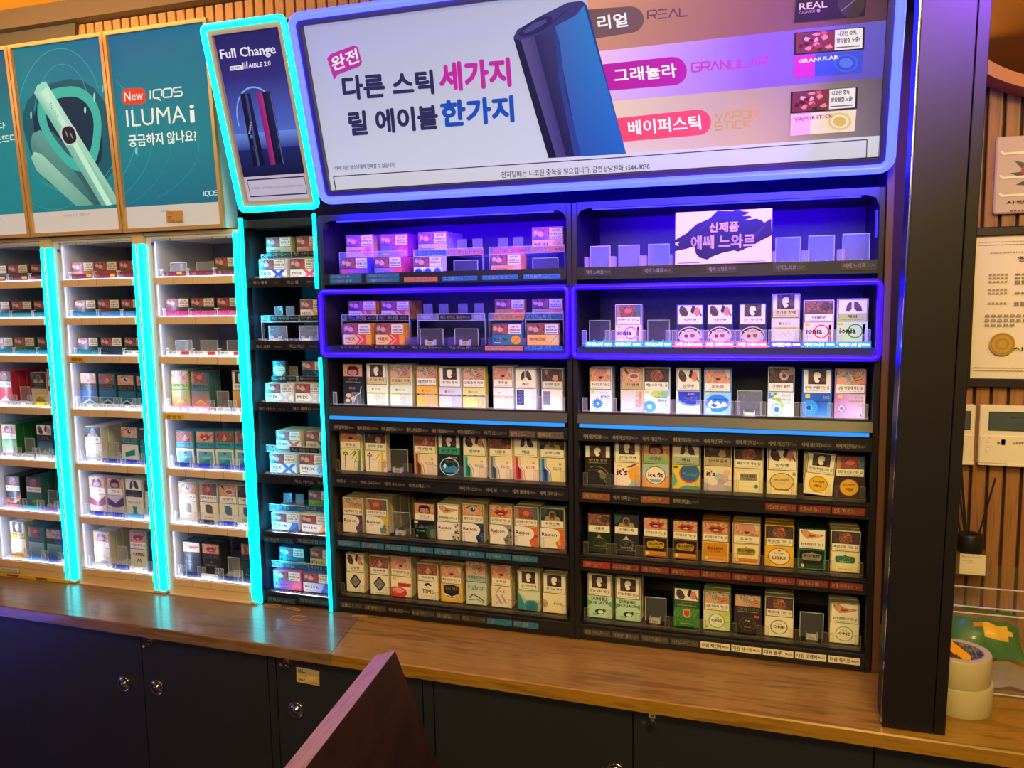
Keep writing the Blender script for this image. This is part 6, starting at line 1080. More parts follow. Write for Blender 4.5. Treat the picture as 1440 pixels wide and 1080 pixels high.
for r, z in SZ.items():
    m = MB(); m.box(sa+t, sb_-t, .002, .231, z-.005, z-.0002); m.box(sa+t, sb_-t, -.003, .002, z-.018, z-.001); s_ = bpart(m, 'shelf', [BLK, BLK2], c); SH[r] = s_
    m = MB(); m.box(sa+t+.03, sb_-t-.004, .006, .0095, z, z+.0014); m.build('light_strip', WLED2 if r != 2 else WLED, s_)
    m = MB()
    for i in range(13): x_ = sa+.034+i*.0118; m.box(x_, x_+.0008, .0035, .013, z, z+.006)
    m.box(sa+.03, sb_-.012, .003, .0038, z, z+.008); m.build('acrylic_lip', CLEAR, s_)
    m = MB(); m.box(sa+t, sb_-t, -.003, .002, z-.001, z+.0035); m.build('front_lip', BLK2, s_)
def srow(r, z, tags, up):
    for px0, px1, y_, bg, w_ in tags:
        Y = YU-.01 if up else -.0034; a = atY(px0, y_, Y); b = atY(px1, y_, Y); zc = atY((px0+px1)/2, y_, Y).z
        price_tag(SH[r], a.x, zc-.006, Y-.0001, b.x-a.x, .012, bg, w_, '₩4,500', '#e4d8c0')
BT = '#0f0f16'; BB = '#15466a'
srow(1, 0, ((354, 396, 397.5, BT, '믹스 블루'), (401, 443, 396.5, BT, '믹스 업')), 0); srow(1, 0, ((375, 409, 358, '#1c4c50', '믹스 그래 아이스'), (411, 446, 357, BT, '믹스 오리엔')), 1)
srow(2, 0, ((358, 397, 487.5, BT, '믹스 브린'), (405, 448, 487, BT, '믹스 믹스')), 0); srow(2, 0, ((380, 419, 447.5, BT, '믹스 아이스뮤'), (422, 447, 447, BT, '믹스 골드')), 1)
srow(3, 0, ((362, 402, 575, BT, '믹스 아이스'), (410, 452, 575, BT, '믹스 클래시')), 0); srow(3, 0, ((382, 416, 532.5, BT, '믹스 블루'), (420, 455, 533, BT, '믹스 아이스')), 1)
srow(4, 0, ((412, 460, 678, BT, '믹스 아이스'),), 0); srow(4, 0, ((408, 448, 633, BT, '믹스 프렌치'),), 1)
srow(5, 0, ((371, 412, 760, BB, '핏 체인지'), (417, 461, 762, BB, '핏 체인지 업')), 0); srow(5, 0, ((391, 428, 715, BB, '핏 쿨샷'), (429, 462, 715.5, BB, '핏 스파')), 1)
srow(6, 0, ((376, 415, 844, BB, '핏 체인지 니'), (420, 464, 846, BB, '핏 아이스')), 0); srow(6, 0, ((394, 433, 797, BB, '핏 아이스'), (435, 464, 799, BB, '체인지 업')), 1)
cab_s = lambda r, up: WS % (['top', 'second', 'third', 'fourth', 'fifth', 'bottom'][r-1], 'upper' if up else 'lower')
MX = '#e8e2d8'
def S_(r, up, px0, px1, pyt, c1, c2, word, wc, desc, acc=None, n=1):
    Y = YU if up else YP
    z = None if up else SZ[r]
    if up: t = atY((px0+px1)/2, pyt, Y); zz = t.z-.046; 
    return hput(px0, px1, pyt, Y, zz if up else z, c1, c2, word, wc, desc, cab_s(r, up), acc, 'heated stick packs in the slim cabinet', n=n)
tops = {1: (333, 388), 3: (507, 424), 2: (421, 388), 4: (606, 388), 5: (690, 392), 6: (770, 393)}
for r, (yt, xl) in tops.items():
    z = atY(438, yt+2, YU).z-.046; tier(SH[r], atY(xl-18, yt+20, YU).x, sb_-t-.002, YU, z-.0002, h=z-SZ[r])
S_(1, 1, 374, 409.4, 333, '#c8b890', '#a8b488', ('LIMITED', '#8c9c60'), '#4c4c38', 'beige and green flat pack'); S_(1, 1, 417, 449, 332, '#c8a098', '#d89890', ('MIIX', '#c87878'), '#c85c5c', 'dusty pink flat pack', 'x')
S_(1, 0, 364, 402, 364, MX, MX, ('MIIX', '#2c50c8'), '#2c3c98', 'white flat pack with blue crossing wedges', 'x', 2); S_(1, 0, 407.5, 446, 363, MX, MX, ('MIIX', '#e84c7c'), '#d83c64', 'white flat pack with pink crossing wedges', 'x', 2)
S_(2, 1, 422, 455, 421, MX, '#e0d8c8', ('MIIX', '#d8a838'), '#8c8478', 'white and ochre flat pack', 'x', 1)
for px, py in ((392, 440), (408, 440)): inst('pusher', PU_S, SH[2], (atY(px, py, YU+.02).x, YU+.02, atY(438, 423, YU).z-.046))
for px in (391, 434): inst('pusher', PU_WH, SH[2], (atY(px, 472, .035).x, .035, SZ[2]))
S_(3, 1, 424, 458, 507.5, '#1c2c3c', '#24405c', ('MIIX', '#2c7cb8'), '#b8c4c8', 'navy flat pack with blue wedges', 'x'); S_(3, 0, 373, 412, 539, MX, MX, ('MIIX', '#c8c4c8'), '#2c3444', 'outer white flat pack with grey wedges', 'x', 2); S_(3, 0, 415, 454, 539, MX, MX, ('MIIX', '#c8c4c8'), '#2c3444', 'inner white flat pack with grey wedges', 'x', 2)
p = atY(392.5, 520, YU); z = atY(438, 509.5, YU).z-.046
o = vpack(p.x, YU, z, .036, atY(392, 507, YU).z-z, ('K', '#c8b898', '#3c3c38', [('r', 0, 0, 1, 1, '#4c4c44'), ('p', [(0, 1), (.5, .2), (1, 1)], '#c8b898'), ('t', '90', .3, .1, .7, .3, '#c8b898')]), 'small upright grey and beige pack in the slim cabinet, third tier upper row', 'heated stick packs in the slim cabinet', d=.014); inst('pusher', PU_S, SH[3], (atY(413, 525, YU+.02).x, YU+.02, z))
S_(4, 1, 388, 423, 606, '#d8c8b0', '#dccab0', ('MIIX', '#c85c4c'), '#c85c4c', 'cream flat pack with red wedges', 'x', 4); S_(4, 1, 430, 464, 607, '#d8c0a0', '#c8b090', ('MIIX', '#3c6c98'), '#c84c4c', 'cream flat pack with blue wedge', 'x', 3)
S_(4, 0, 379, 416, 638, MX, '#cfe0f0', ('MIIX', '#2a7cd0'), '#2c3c68', 'white flat pack with blue wedges', 'x', 2); S_(4, 0, 421, 459, 639, MX, '#b8d4ec', ('MIIX', '#6cb0e0'), '#3c4c68', 'white flat pack with pale blue swirl', 'disc', 2)
S_(5, 1, 433.5, 467, 690, '#6ca03c', '#4c8438', ('Fiit', '#88b850'), '#e4ecd0', 'green flat pack', None, 2)
for px in (404.5, 421.5): inst('pusher', PU_S, SH[5], (atY(px, 706, YU+.02).x, YU+.02, atY(438, 692, YU).z-.046))
S_(5, 0, 381.7, 420, 722, '#ece8ec', '#dfe4ee', ('Fiit', '#2a78d8', '#3c3cb8'), '#3c4470', 'white flat pack with blue fan corner', 'fan', 2); S_(5, 0, 423.5, 463, 725, '#ece8ec', '#f0e0d8', ('Fiit', '#f0a048', '#e0487c'), '#3c4470', 'white flat pack with orange fan corner', 'fan', 2)
S_(6, 1, 393, 428, 770, '#2c7080', '#1c5068', ('Fiit', '#4c98a8'), '#c8d8dc', 'dark teal flat pack', None, 3); S_(6, 1, 436, 468, 773, '#b8b070', '#c8b884', ('Fiit', '#a0b848'), '#4c4c34', 'olive flat pack', None, 3)
S_(6, 0, 384, 423.5, 803, '#5c3cb0', '#e05a9c', ('Fiit', '#e8608c'), '#f4ecf4', 'purple and pink flat pack', 'fan', 2); S_(6, 0, 426, 466, 806, '#ece8ec', '#4468d8', ('Fiit', '#2c54d0', '#3c70e0'), '#3c4470', 'white flat pack with blue half', 'fan', 3)
# ================================================================ WHITE CABINETS
WZ = [1.592, 1.497, 1.401, 1.264, 1.123, .982, .843]
WNM = ['top', 'second', 'third', 'fourth', 'fifth', 'sixth', 'bottom']
YW = .032
GLED = emat('cool_strip', (.56, .69, 1), 10)
def white_cabinet(xa, xb, label, first=False):
    c = base('white_display_cabinet', (xa+xb)/2); tag(c, label, 'display cabinet'); SHW = []
    m = MB(); m.bbox(xa, xa+.0155, 0, .235, .8005, 1.698, .001); bpart(m, 'side_panel', WHT, c)
    m = MB(); m.bbox(xb-.004, xb, 0, .235, .8005, 1.698, .0008); bpart(m, 'side_panel', WHT, c)
    m = MB(); m.box(xa+.0155, xa+.0166, .012, .23, .846, 1.68); bpart(m, 'inner_lining', WHT2, c)
    m = MB(); m.box(xa+.0155, xb-.004, .228, .235, .8005, 1.698); bpart(m, 'back_panel', GREYB, c)
    m = MB(); m.box(xa+.0155, xb-.004, .0, .228, 1.683, 1.698); m.box(xa, xb, -.006, .0, 1.6905, 1.698, 1); bpart(m, 'top_panel', [WHT, BEIGE], c)
    m = MB()
    for i in range(6): m.box(xa+.03+.04*i, xa+.066+.04*i, .002, .012, 1.6795, 1.6828)
    bpart(m, 'top_vent', WHT2, c)
    for r, z in enumerate(WZ):
        m = MB(); m.box(xa+.0155, xb-.004, .002, .228, z-.006, z-.0002, 0); n = 4; w = (xb-xa-.026)/n
        for i in range(n):
            x_ = xa+.021+w*i; m.bbox(x_, x_+w-.0012, -.006, .0018, z-.0185, z-.0012, .0008, 1); m.box(x_+w-.0012, x_+w, -.003, .0018, z-.0185, z-.0012, 1)
        if r == 6: m.box(xa+.018, xb-.002, -.004, .0018, z-.04, z-.0188, 1); m.box(xa+.01, xb, -.012, .002, .8005, .8035, 1)
        s_ = bpart(m, 'shelf', [WHT2, BEIGE], c); SHW.append(s_)
        m = MB(); m.box(xa+.022, xb-.006, .0035, .0068, z, z+.001); m.build('light_strip', GLED, s_)
    return c, SHW
wA, SA = white_cabinet(-2.022, -1.7705, 'white display cabinet cut off by the photo edge, its foot banded yellow')
wB, SB = white_cabinet(-1.7345, -1.484, 'white display cabinet between two pairs of cyan light strips, with a NEW tag')
wC, SC_ = white_cabinet(-1.448, -1.197, 'white display cabinet beside the slim black cabinet, with pink lit tags on its fourth shelf')
for x_, lab_ in ((-1.770, 'pair of cyan light strips between the cut off and middle white cabinets'), (-1.4835, 'pair of cyan light strips between the middle white cabinet and the one beside the slim cabinet')):
    e = empty('light_column', (x_+.017, .01, .801)); tag(e, lab_, 'light strip', 'cyan light strip pairs')
    for a_, b_ in ((0, .0125), (.0185, .0345)): m = MB(); m.bbox(x_+a_, x_+b_, -.010, .0, .808, 1.672, .002); bpart(m, 'led_strip', CY, e)
    m = MB(); m.box(x_+.0004, x_+.0344, .0005, .05, .8012, 1.698); m.box(x_+.0142, x_+.0168, -.0125, .0005, .807, 1.673); m.box(x_-.0, x_+.034, -.012, .0005, .8012, .807); m.box(x_, x_+.034, -.008, .0005, 1.673, 1.698); bpart(m, 'column_housing', BEIGE, e)
    m = MB(); m.box(x_+.004, x_+.03, -.006, .02, 1.6985, 1.712); bpart(m, 'connector_block', mat('grey_block', '#5c6c78', .5), e)
e = empty('light_column', (-1.189, .01, .801)); tag(e, 'single cyan light strip against the slim black cabinet', 'light strip', 'cyan light strip pairs')
m = MB(); m.bbox(-1.1958, -1.183, -.010, 0, .808, 1.69, .002); bpart(m, 'led_strip', CY, e)
m = MB(); m.box(-1.1958, -1.1802, .0005, .05, .8012, 1.698); m.box(-1.1958, -1.1845, -.012, .0, .8012, .807); bpart(m, 'column_housing', BEIGE, e)
CLIP = MB(); CLIP.box(-.004, .004, 0, .001, .0, .017); CLIP.box(-.0055, .0055, 0, .004, .016, .0185, 1); CLIP.box(-.0035, -.002, 0, .0008, -.001, .016, 1); CLIP.box(.002, .0035, 0, .0008, -.001, .016, 1); clipme = CLIP.mesh('divider_clip', [CLEAR, EDGE])
LANE = MB()
for a_ in (-.0125, .0015): LANE.box(a_, a_+.011, 0, .001, 0, .03); LANE.box(a_, a_+.011, -.0003, .001, .0292, .03, 1); LANE.box(a_, a_+.0007, -.0003, .0003, 0, .03, 1); LANE.box(a_+.0103, a_+.011, -.0003, .0003, 0, .03, 1)
laneme = LANE.mesh('lane_divider', [CLEAR, EDGE])
CW = {'A': 'cut off white cabinet', 'B': 'middle white cabinet', 'C': 'inner white cabinet'}; SW = {'A': SA, 'B': SB, 'C': SC_}; SCW = {'A': 'cut off', 'B': 'middle', 'C': 'inner'}
def wtag(k, r, px0, px1, bg, word='', tc='#e8dcd0', price='₩4,500', badge=None, h=.0125, mt=None):
    s_ = SW[k][r]; z = WZ[r]; yp = 400; p = P_y(px0, px1, z, .010); p[1] = min(p[1], {'A': -1.7705, 'B': -1.484, 'C': -1.197}[k]-.0055)
    if p[1]-p[0] < .004: return
    price_tag(s_, p[0], z+.0008, .0098, p[1]-p[0], h, bg, word, price, tc, mt, None, badge)
def P_y(px0, px1, z, Y):
    # x of two photo columns at height z on plane Y
    out = []
    for px in (px0, px1):
        lo = 300.0
        for _ in range(5):
            p = atY(px, lo, Y)
            d = Vector((p.x, Y, z))-CAMP; lo = 540-FPX*(d.dot(UP))/d.dot(FW)
        out.append(p.x)
    return out
def wh(k, r, px0, px1, c1, c2, desc, word='TEREA', wc='#8a5a4c', hh=.044):
    X = P_y(px0, px1, WZ[r]+.02, YW); w = min(max(X[1]-X[0], .066), .072) if px1-px0 > 22 else .069
    xb_ = {'A': -1.7705, 'B': -1.484, 'C': -1.197}[k]-.0055; X[0] = max(X[0], {'A': -2.022, 'B': -1.7345, 'C': -1.448}[k]+.0196); w = min(w, xb_-X[0])
    x = X[0]+w/2; o = hpack(x, YW, WZ[r], w, hh, c1, c2, word, wc, lab(desc, '%s shelf, %s' % (WNM[r], CW[k])), 'heated stick packs in the white cabinets', None); return o
def wv(k, r, px0, px1, pyt, spec, desc, n=0, rot=0):
    X = P_y(px0, px1, WZ[r]+.04, YW); w = .054; x = X[0]+w/2
    if px1-px0 < 19 and px0 > 60: x = X[0]+w/2
    elif px0 < 12: x = X[1]-w/2
    xb_ = {'A': -1.7705, 'B': -1.484, 'C': -1.197}[k]-.0055
    x = max(x, {'A': -2.022, 'B': -1.7345, 'C': -1.448}[k]+.0196+w/2)
    if X[0]+w > xb_ and px0 > 12: w = xb_-X[0]; x = X[0]+w/2
    t = atY((px0+px1)/2, pyt, YW); h = min(max(t.z-WZ[r], .084), .1)
    o = vpack(x, YW, WZ[r], w, h, spec, lab(desc, '%s shelf, %s' % (WNM[r], CW[k])), 'cigarette packs in the white cabinets', rot=rot)
    if n: stack(o, n, '%s, %s shelf, %s' % (desc, WNM[r], CW[k]), 'cigarette packs stacked behind the front ones')
    return o
def clips(k, r, pxs, me=None, Y=.0088):
    for px in pxs:
        X_ = P_y(px, px, WZ[r]+.01, Y)[0]
        if X_ < {'A': -1.7705, 'B': -1.484, 'C': -1.197}[k]-.018: inst('divider_clip' if me is None else 'lane_divider', me or clipme, SW[k][r], (X_, Y, WZ[r]+.0008))
MAR, TEAL_, PNK = '#7c3048', '#2484a8', '#d83c8c'
# flat packs
for px0, px1, c, w_ in ((100.6, 132, '#b86848', 'rust'), (133, 165, '#a8483c', 'brick red'), (168, 199, '#8c4c34', 'brown')): wh('B', 0, px0, px1, c, c, w_+' flat pack', wc='#c88468')
for px0, px1, c, w_ in ((103, 133.6, '#2c4c34', 'dark green'), (137.5, 168.5, '#a04030', 'red brown'), (170.5, 201, '#242a2c', 'black')): wh('B', 1, px0, px1, c, '#28302c', w_+' flat pack', wc='#6c7c70')
for px0, px1, c, w_ in ((109, 138.5, '#2c5c80', 'blue'), (141.5, 172, '#1c2c40', 'navy'), (175, 206, '#1c2834', 'near-black')): wh('B', 2, px0, px1, c, '#1c3448', w_+' flat pack', wc='#7ca8c8')
wh('C', 0, 302, 334, '#3c6c38', '#285c30', 'deep green flat pack', wc='#6ca060')
for px0, px1, c, w_ in ((232, 264.5, '#6c2c48', 'wine red'), (268, 302, '#1c4c48', 'dark teal'), (305, 338, '#8c4038', 'rusty')): wh('C', 1, px0, px1, c, '#3c2c38', w_+' flat pack', wc='#b88c90')
for px0, px1, c, w_ in ((-24, 7, '#3c3430', 'charcoal'), (11, 39.5, '#5c4840', 'brown grey'), (43, 73, '#241c44', 'indigo')): wh('A', 0, px0, px1, c, c, w_+' flat pack', wc='#8c746c')
for px0, px1, c, w_ in ((-18, 13, '#20242c', 'black'), (16.5, 45, '#28242c', 'smoky'), (47.6, 77, '#4c2c4c', 'purple')): wh('A', 1, px0, px1, c, '#28262c', w_+' flat pack', wc='#5c6068')
for px0, px1, c, w_ in ((-12, 18, '#1c3434', 'dark teal'), (20, 49, '#5c8c2c', 'leaf green'), (52.5, 82, '#2c5c78', 'steel blue')): wh('A', 2, px0, px1, c, '#2c4c30', w_+' flat pack', wc='#a8c078')
Y_ = '#d8c038'
for px0, px1 in ((97.5, 131), (132.5, 164), (167, 200)): wtag('B', 0, px0, px1, MAR, '앰버', badge=None); 
for k_, r_, xs in (('B', 0, (130, 163)), ('A', 0, (8, 39)), ('C', 0, (257,))):
    for q in xs: s_ = SW[k_][r_]; X = P_y(q-8, q-1, WZ[r_], .009); price_tag(s_, X[0], WZ[r_]+.006, .0085, X[1]-X[0], .006, Y_, '', None)
for px0, px1 in ((101, 136), (137.5, 170), (171.5, 206)): wtag('B', 1, px0, px1, '#2080c0', '블루 아이스', badge='#2080c0')
for px0, px1, c, w_ in ((105, 139, '#1c8890', '그린'), (174, 209, '#e8e0d8', '센티아')): wtag('B', 2, px0, px1, c, w_, tc='#d8e8e8' if c[1] == '1' else '#3c3440')
for px0, px1 in ((227, 262), (265.5, 299), (302, 337)): wtag('C', 0, px0, px1, MAR, '스팀')
for px0, px1 in ((230, 264), (267.5, 303), (306, 340)): wtag('C', 1, px0, px1, PNK, '아이스 스틱')
for px0, px1 in ((235, 269), (272, 306), (309, 344)): wtag('C', 2, px0, px1, '#e6ded4', '센티아', '#3c3440', None); X = P_y(px0+20, px0+31, WZ[2], .009); price_tag(SC_[2], X[0], WZ[2]+.003, .0088, X[1]-X[0], .008, '#b83c40', '', '₩4,500')
for px0, px1 in ((-24, 8), (10, 39), (42, 72)): wtag('A', 0, px0, px1, MAR, '앰버'); 
for px0, px1 in ((-18, 14), (16, 46), (47.5, 78)): wtag('A', 1, px0, px1, '#2090a8', '아이스')
for px0, px1 in ((-13, 17), (20, 50), (51.5, 82)): wtag('A', 2, px0, px1, '#1c88a8', '그린')
for k_, r_, xs in (('B', 0, (98.5, 132, 166)), ('B', 1, (101, 137, 171)), ('B', 2, (106, 140, 174)), ('C', 0, (227.5, 264, 301)), ('C', 1, (231, 267, 304)), ('C', 2, (236, 271, 308)), ('A', 0, (10, 41)), ('A', 1, (15, 46)), ('A', 2, (19, 52))): clips(k_, r_, xs)
for px in (252, 289.5): inst('pusher', PU_WH, SC_[0], (P_y(px, px, WZ[0], .05)[0], .05, WZ[0]))
for px in (259.5, 295, 332): inst('pusher', PU_WH, SC_[2], (P_y(px, px, WZ[2], .05)[0], .05, WZ[2]))
for r_, (ax, ay, bx, by) in ((0, (240, 372, 252, 362)), (2, (246, 480, 258, 468))):
    a_ = atY(ax, ay, .05); b_ = atY(bx, by, .12); m = MB(); m.tube([tuple(a_), tuple((a_+b_)/2+Vector((.004, 0, -.004))), tuple(b_)], .0007, k=5); m.build('sensor_wire', mat('wire_grey', '#55525a', .5), SC_[r_])
# upright packs
chev = lambda bg, ch, c2: [('r', 0, 0, 1, 1, bg), ('p', [(.5, .5), (.95, .2), (.95, 0), (.05, 0), (.05, .2)], ch), ('p', [(.5, .38), (.8, .18), (.8, 0), (.2, 0), (.2, .18)], c2), ('l', [(.1, .6), (.9, .6)], .02, '#c8d0d4')]
plainp = lambda bg, c1, w_, tc: [('r', 0, 0, 1, 1, bg), ('p', [(.2, .55), (.8, .75), (.8, .4), (.2, .3)], c1), ('t', w_, .2, .2, .8, .3, tc)]
win = lambda c1: [('r', 0, 0, 1, 1, '#e6dfcc'), ('p', [(.3, .9), (.6, .9), (.7, .8), (.7, .42), (.42, .42), (.3, .55)], c1), ('t', 'VIRGINIA S.', .2, .2, .8, .28, '#6c6454'), ('l', [(.24, .1), (.76, .1)], .015, '#b0a890')]
DK = '#28303c'
wv('B', 3, 113.6, 136.7, 524, ('T', DK, '#1c4468', chev('#1c4c84', '#9cc4dc', '#1c2c38'), '#c8c0b0'), 'dark blue chevron pack with neck picture', 1)
wv('B', 3, 139, 163.7, 525, ('G', DK, '#1c5c84', chev('#1c6894', '#9cc8dc', '#1c2c38'), '#c8c0b0'), 'dark blue chevron pack with stained skin picture', 1)
wv('B', 3, 165.6, 190, 527, ('E', DK, '#1c5c84', chev('#1c6894', '#9cc8dc', '#1c2c38'), '#c8c0b0'), 'dark blue chevron pack with eye picture', 1)
wv('B', 3, 192, 202, 528, ('O', DK, '#1c4c74', chev('#1c5c84', '#9cc8dc', '#1c2c38'), '#c8c0b0'), 'dark blue chevron pack half behind the cyan strip', 0)
wv('B', 4, 120, 142.5, 600, ('K', WF, '#dcdad4', chev('#e4e0d8', '#a8b8bc', '#c8ccc8')), 'white pack with grey chevron', 5)
wv('B', 4, 170.7, 194.5, 600, ('E', '#1c6c84', '#1c6480', plainp('#e4e0d8', '#1c8ca0', 'THIRTY', '#e8f0f0'), '#d8e0e0'), 'teal and white pack with eye picture', 2)
wv('B', 4, 197, 210, 603, ('U', '#1c8098', '#d8dcd8', plainp('#1c9cac', '#2cb0bc', 'LIGHT', '#e8f0f0'), '#d8e0e0'), 'turquoise pack half behind the cyan strip', 1)
wv('B', 5, 126, 150, 670, ('M', WF, '#d8ccc8', [('r', 0, 0, 1, 1, '#d8c0c0'), ('p', [(0, .9), (.5, .6), (1, 1), (1, .5), (.5, .3), (0, .5)], '#8c2c40'), ('t', 'PINK', .3, .3, .7, .4, '#e8e0dc')]), 'white pack with wine red waves', 0)
wv('B', 5, 151, 176, 671, ('M', WF, '#ccc4d0', [('r', 0, 0, 1, 1, '#c8c0cc'), ('p', [(0, .9), (.5, .6), (1, 1), (1, .5), (.5, .3), (0, .5)], '#543878'), ('t', 'PURPLE', .2, .3, .8, .4, '#e8e0dc')]), 'white pack with purple waves', 0)
wv('B', 5, 177, 203, 672, ('L', DK, '#e0dccc', [('r', 0, 0, 1, 1, '#e4dfce'), ('t', 'PARLIAMENT', .12, .66, .88, .76, '#5c584c'), ('p', [(.36, .5), (.66, .5), (.6, .3), (.7, .08), (.38, .08), (.42, .3)], '#2c88b0')], '#c8c0b0'), 'cream pack with blue hourglass mark', 1)
wv('B', 5, 204, 214, 675, ('P', WF, '#dce0e0', plainp('#e4e4e0', '#3c90b0', 'ONE', '#3c4c5c')), 'white pack half behind the cyan strip', 0)
wv('B', 6, 132, 160, 748, ('M', WF, '#c8c4b8', [('r', 0, 0, 1, 1, '#dcd6c8'), ('t', 'MEVIUS', .1, .82, .4, .9, '#3c4c5c'), ('t', 'MILD', .2, .5, .7, .6, '#8a8478'), ('l', [(.2, .4), (.5, .5), (.9, .4)], .03, '#b0aca0'), ('e', .6, .12, .24, .1, '#7c9ccc')]), 'white pack with grey wave and mouth picture', 4)
wv('B', 6, 183, 208, 746, ('O', WF, '#c8c2b0', [('r', 0, 0, 1, 1, '#e0d8c4'), ('t', 'CAMEL', .14, .66, .86, .84, '#2c4c60', .05), ('l', [(.4, .3), (.46, .5), (.52, .36), (.6, .5), (.62, .26)], .04, '#3c4c54')]), 'cream pack with camel lettering', 2)
wv('B', 6, 209, 219, 750, ('K', DK, '#1c3c5c', plainp('#1c3c60', '#2c5480', 'BLUE', '#a8b8c8'), '#c8c0b0'), 'dark blue pack half behind the cyan strip', 1)
wv('C', 3, 240, 265, 520, ('H2', '#9cb060', '#8aa860', [('r', 0, 0, 1, 1, ['#e88c50', '#d88858', '#8cb068', '#9cb878']), ('p', [(.5, .6), (.95, .2), (.95, .0), (.05, 0), (.05, .2)], '#c8b048'), ('l', [(.2, .3), (.5, .52), (.8, .3)], .03, '#f0dcb0')]), 'green and orange pack with hands picture', 3)
wv('C', 3, 269, 293, 522, ('R', '#5c7c84', '#4c6c78', [('r', 0, 0, 1, 1, ['#e87c6c', '#e08c70', '#5c8890', '#6c98a0']), ('p', [(.5, .6), (.95, .2), (.95, .0), (.05, 0), (.05, .2)], '#d8a060'), ('l', [(.2, .3), (.5, .52), (.8, .3)], .03, '#f0dcb0')]), 'grey blue and coral pack with heart picture', 1)
wv('C', 3, 327, 339, 520, ('A', WF, '#e0b878', [('r', 0, 0, 1, 1, ['#e87c50', '#e8905c', '#e0b868', '#e0b868'])]), 'orange pack half behind the cyan strip', 0)
tq = lambda w_: [('r', 0, 0, 1, 1, '#e2ddd0'), ('r', .1, .12, .9, .86, '#2c88b4'), ('p', [(.1, .12), (.9, .6), (.9, .86), (.1, .86)], '#5cb0cc'), ('p', [(.4, .8), (.5, .66), (.6, .8)], '#1c4c6c'), ('t', w_, .2, .44, .8, .56, '#d8e8ec')]
for px0, px1, kk, w_, n in ((247.7, 271, 'G', 'stained skin', 1), (276, 298.7, 'O', 'lips', 1), (302.7, 327, 'G', 'darker stained skin', 1), (330.6, 345, 'R', 'heart', 0)): wv('C', 4, px0, px1, 606, (kk, '#3c9cb4', '#4c8ca4', tq('ORIGINAL'), '#1c4454'), 'white and turquoise pack with %s picture' % w_, n)
for px0, px1, kk, w_, cc, n in ((251.7, 275, 'E', 'eye', '#8a8878', 1), (281, 303, 'R', 'heart', '#5c5a50', 1), (308, 331.5, 'N', 'tooth', '#4c7898', 1), (335, 348, 'P', 'baby', '#3c6c90', 0)): wv('C', 5, px0, px1, 678, (kk, WF, '#cfc8b8', win(cc)), 'cream pack with window shape and %s picture' % w_, n)
wv('C', 6, 257.6, 280.4, 763, ('F', DK, '#24303c', [('r', 0, 0, 1, 1, '#22303e'), ('t', 'DEEP', .1, .7, .5, .8, '#8c98a0'), ('t', 'CLASSIC', .1, .56, .6, .63, '#6c7880'), ('e', .6, .14, .3, .1, '#34486c')], '#a8a498'), 'navy pack with foot picture', 1)
wv('C', 6, 284.4, 306.7, 765, ('O', DK, '#28262a', [('r', 0, 0, 1, 1, '#26242a'), ('t', 'MEVIUS', .2, .6, .8, .7, '#a89888'), ('l', [(.5, .9), (.56, .8), (.44, .8), (.5, .9)], .02, '#a89888'), ('p', [(.3, 0), (1, .3), (1, .2), (.6, 0)], '#3c5478')], '#a8a498'), 'black pack with white tail streak', 1)
wv('C', 6, 339.5, 353, 764, ('R', DK, '#1c4450', plainp('#1c4450', '#2c5c68', 'BLUE', '#8ca8b0'), '#a8a498'), 'dark teal pack half behind the cyan strip', 1)
wv('A', 3, -8, 17, 522, ('U', WA, '#b82c44', [('r', 0, 0, 1, 1, '#c83048'), ('p', [(.5, .5), (.9, .15), (.9, 0), (.1, 0), (.1, .15)], '#ece4d4')]), 'red chevron pack', 3)
wv('A', 3, 44, 64.5, 524, ('K', DK, '#c8b080', [('r', 0, 0, 1, 1, '#c8b488'), ('p', [(.5, .55), (.95, .2), (.95, 0), (.05, 0), (.05, .2)], '#a88c4c'), ('l', [(.1, .6), (.9, .6)], .03, '#e4d8b8')], '#c8c0b0'), 'tan chevron pack', 0)
wv('A', 3, 67, 79, 508, ('M', WA, '#b82c50', [('r', 0, 0, 1, 1, '#e4dccc'), ('p', [(0, 1), (1, 1), (1, .6), (0, .8)], '#c83050')]), 'crimson pack standing tallest, beside the cyan strips', 0)
wv('A', 4, 4, 24, 596, ('M', WA, '#1c6c34', [('r', 0, 0, 1, 1, ['#c8d8a8', '#c8d8a8', '#4c9c50', '#4c9c50']), ('p', [(.5, .45), (.9, .15), (.9, 0), (.1, 0), (.1, .15)], '#d8d4c0')]), 'green chevron pack', 5)
wv('A', 4, 52, 72.5, 597, ('C', DK, '#1c4c78', [('r', 0, 0, 1, 1, ['#8cb4b8', '#8cb4b8', '#1c5080', '#1c5080']), ('p', [(.5, .45), (.9, .15), (.9, 0), (.1, 0), (.1, .15)], '#c8ccc0')], '#c8c0b0'), 'blue chevron pack', 3)
wv('A', 4, 76, 88, 598, ('S', WA, '#2c6c98', plainp('#4c8cac', '#2c6c98', 'ICE', '#e8e8e0')), 'light blue pack beside the cyan strips', 0)
wv('A', 5, 11, 29, 671, ('U', WA, '#1c2420', [('r', 0, 0, 1, 1, '#20282c'), ('p', [(0, .5), (.4, .3), (.8, .6), (1, .9), (1, .6), (.6, .2), (0, .2)], '#d8502c'), ('p', [(.5, .3), (1, .6), (1, .5), (.6, .2)], '#e8b02c'), ('t', 'COOL', .3, .5, .7, .6, '#d8d8cc')]), 'black pack with flame stripes', 3)
wv('A', 5, 37, 55, 672, ('U', WA, '#2c5c54', [('r', 0, 0, 1, 1, '#2c6c64'), ('e', .5, .4, .2, .26, '#4c8c3c'), ('t', 'green', .36, .36, .64, .44, '#c8d8a8')]), 'dark green pack with round leaf mark', 5)
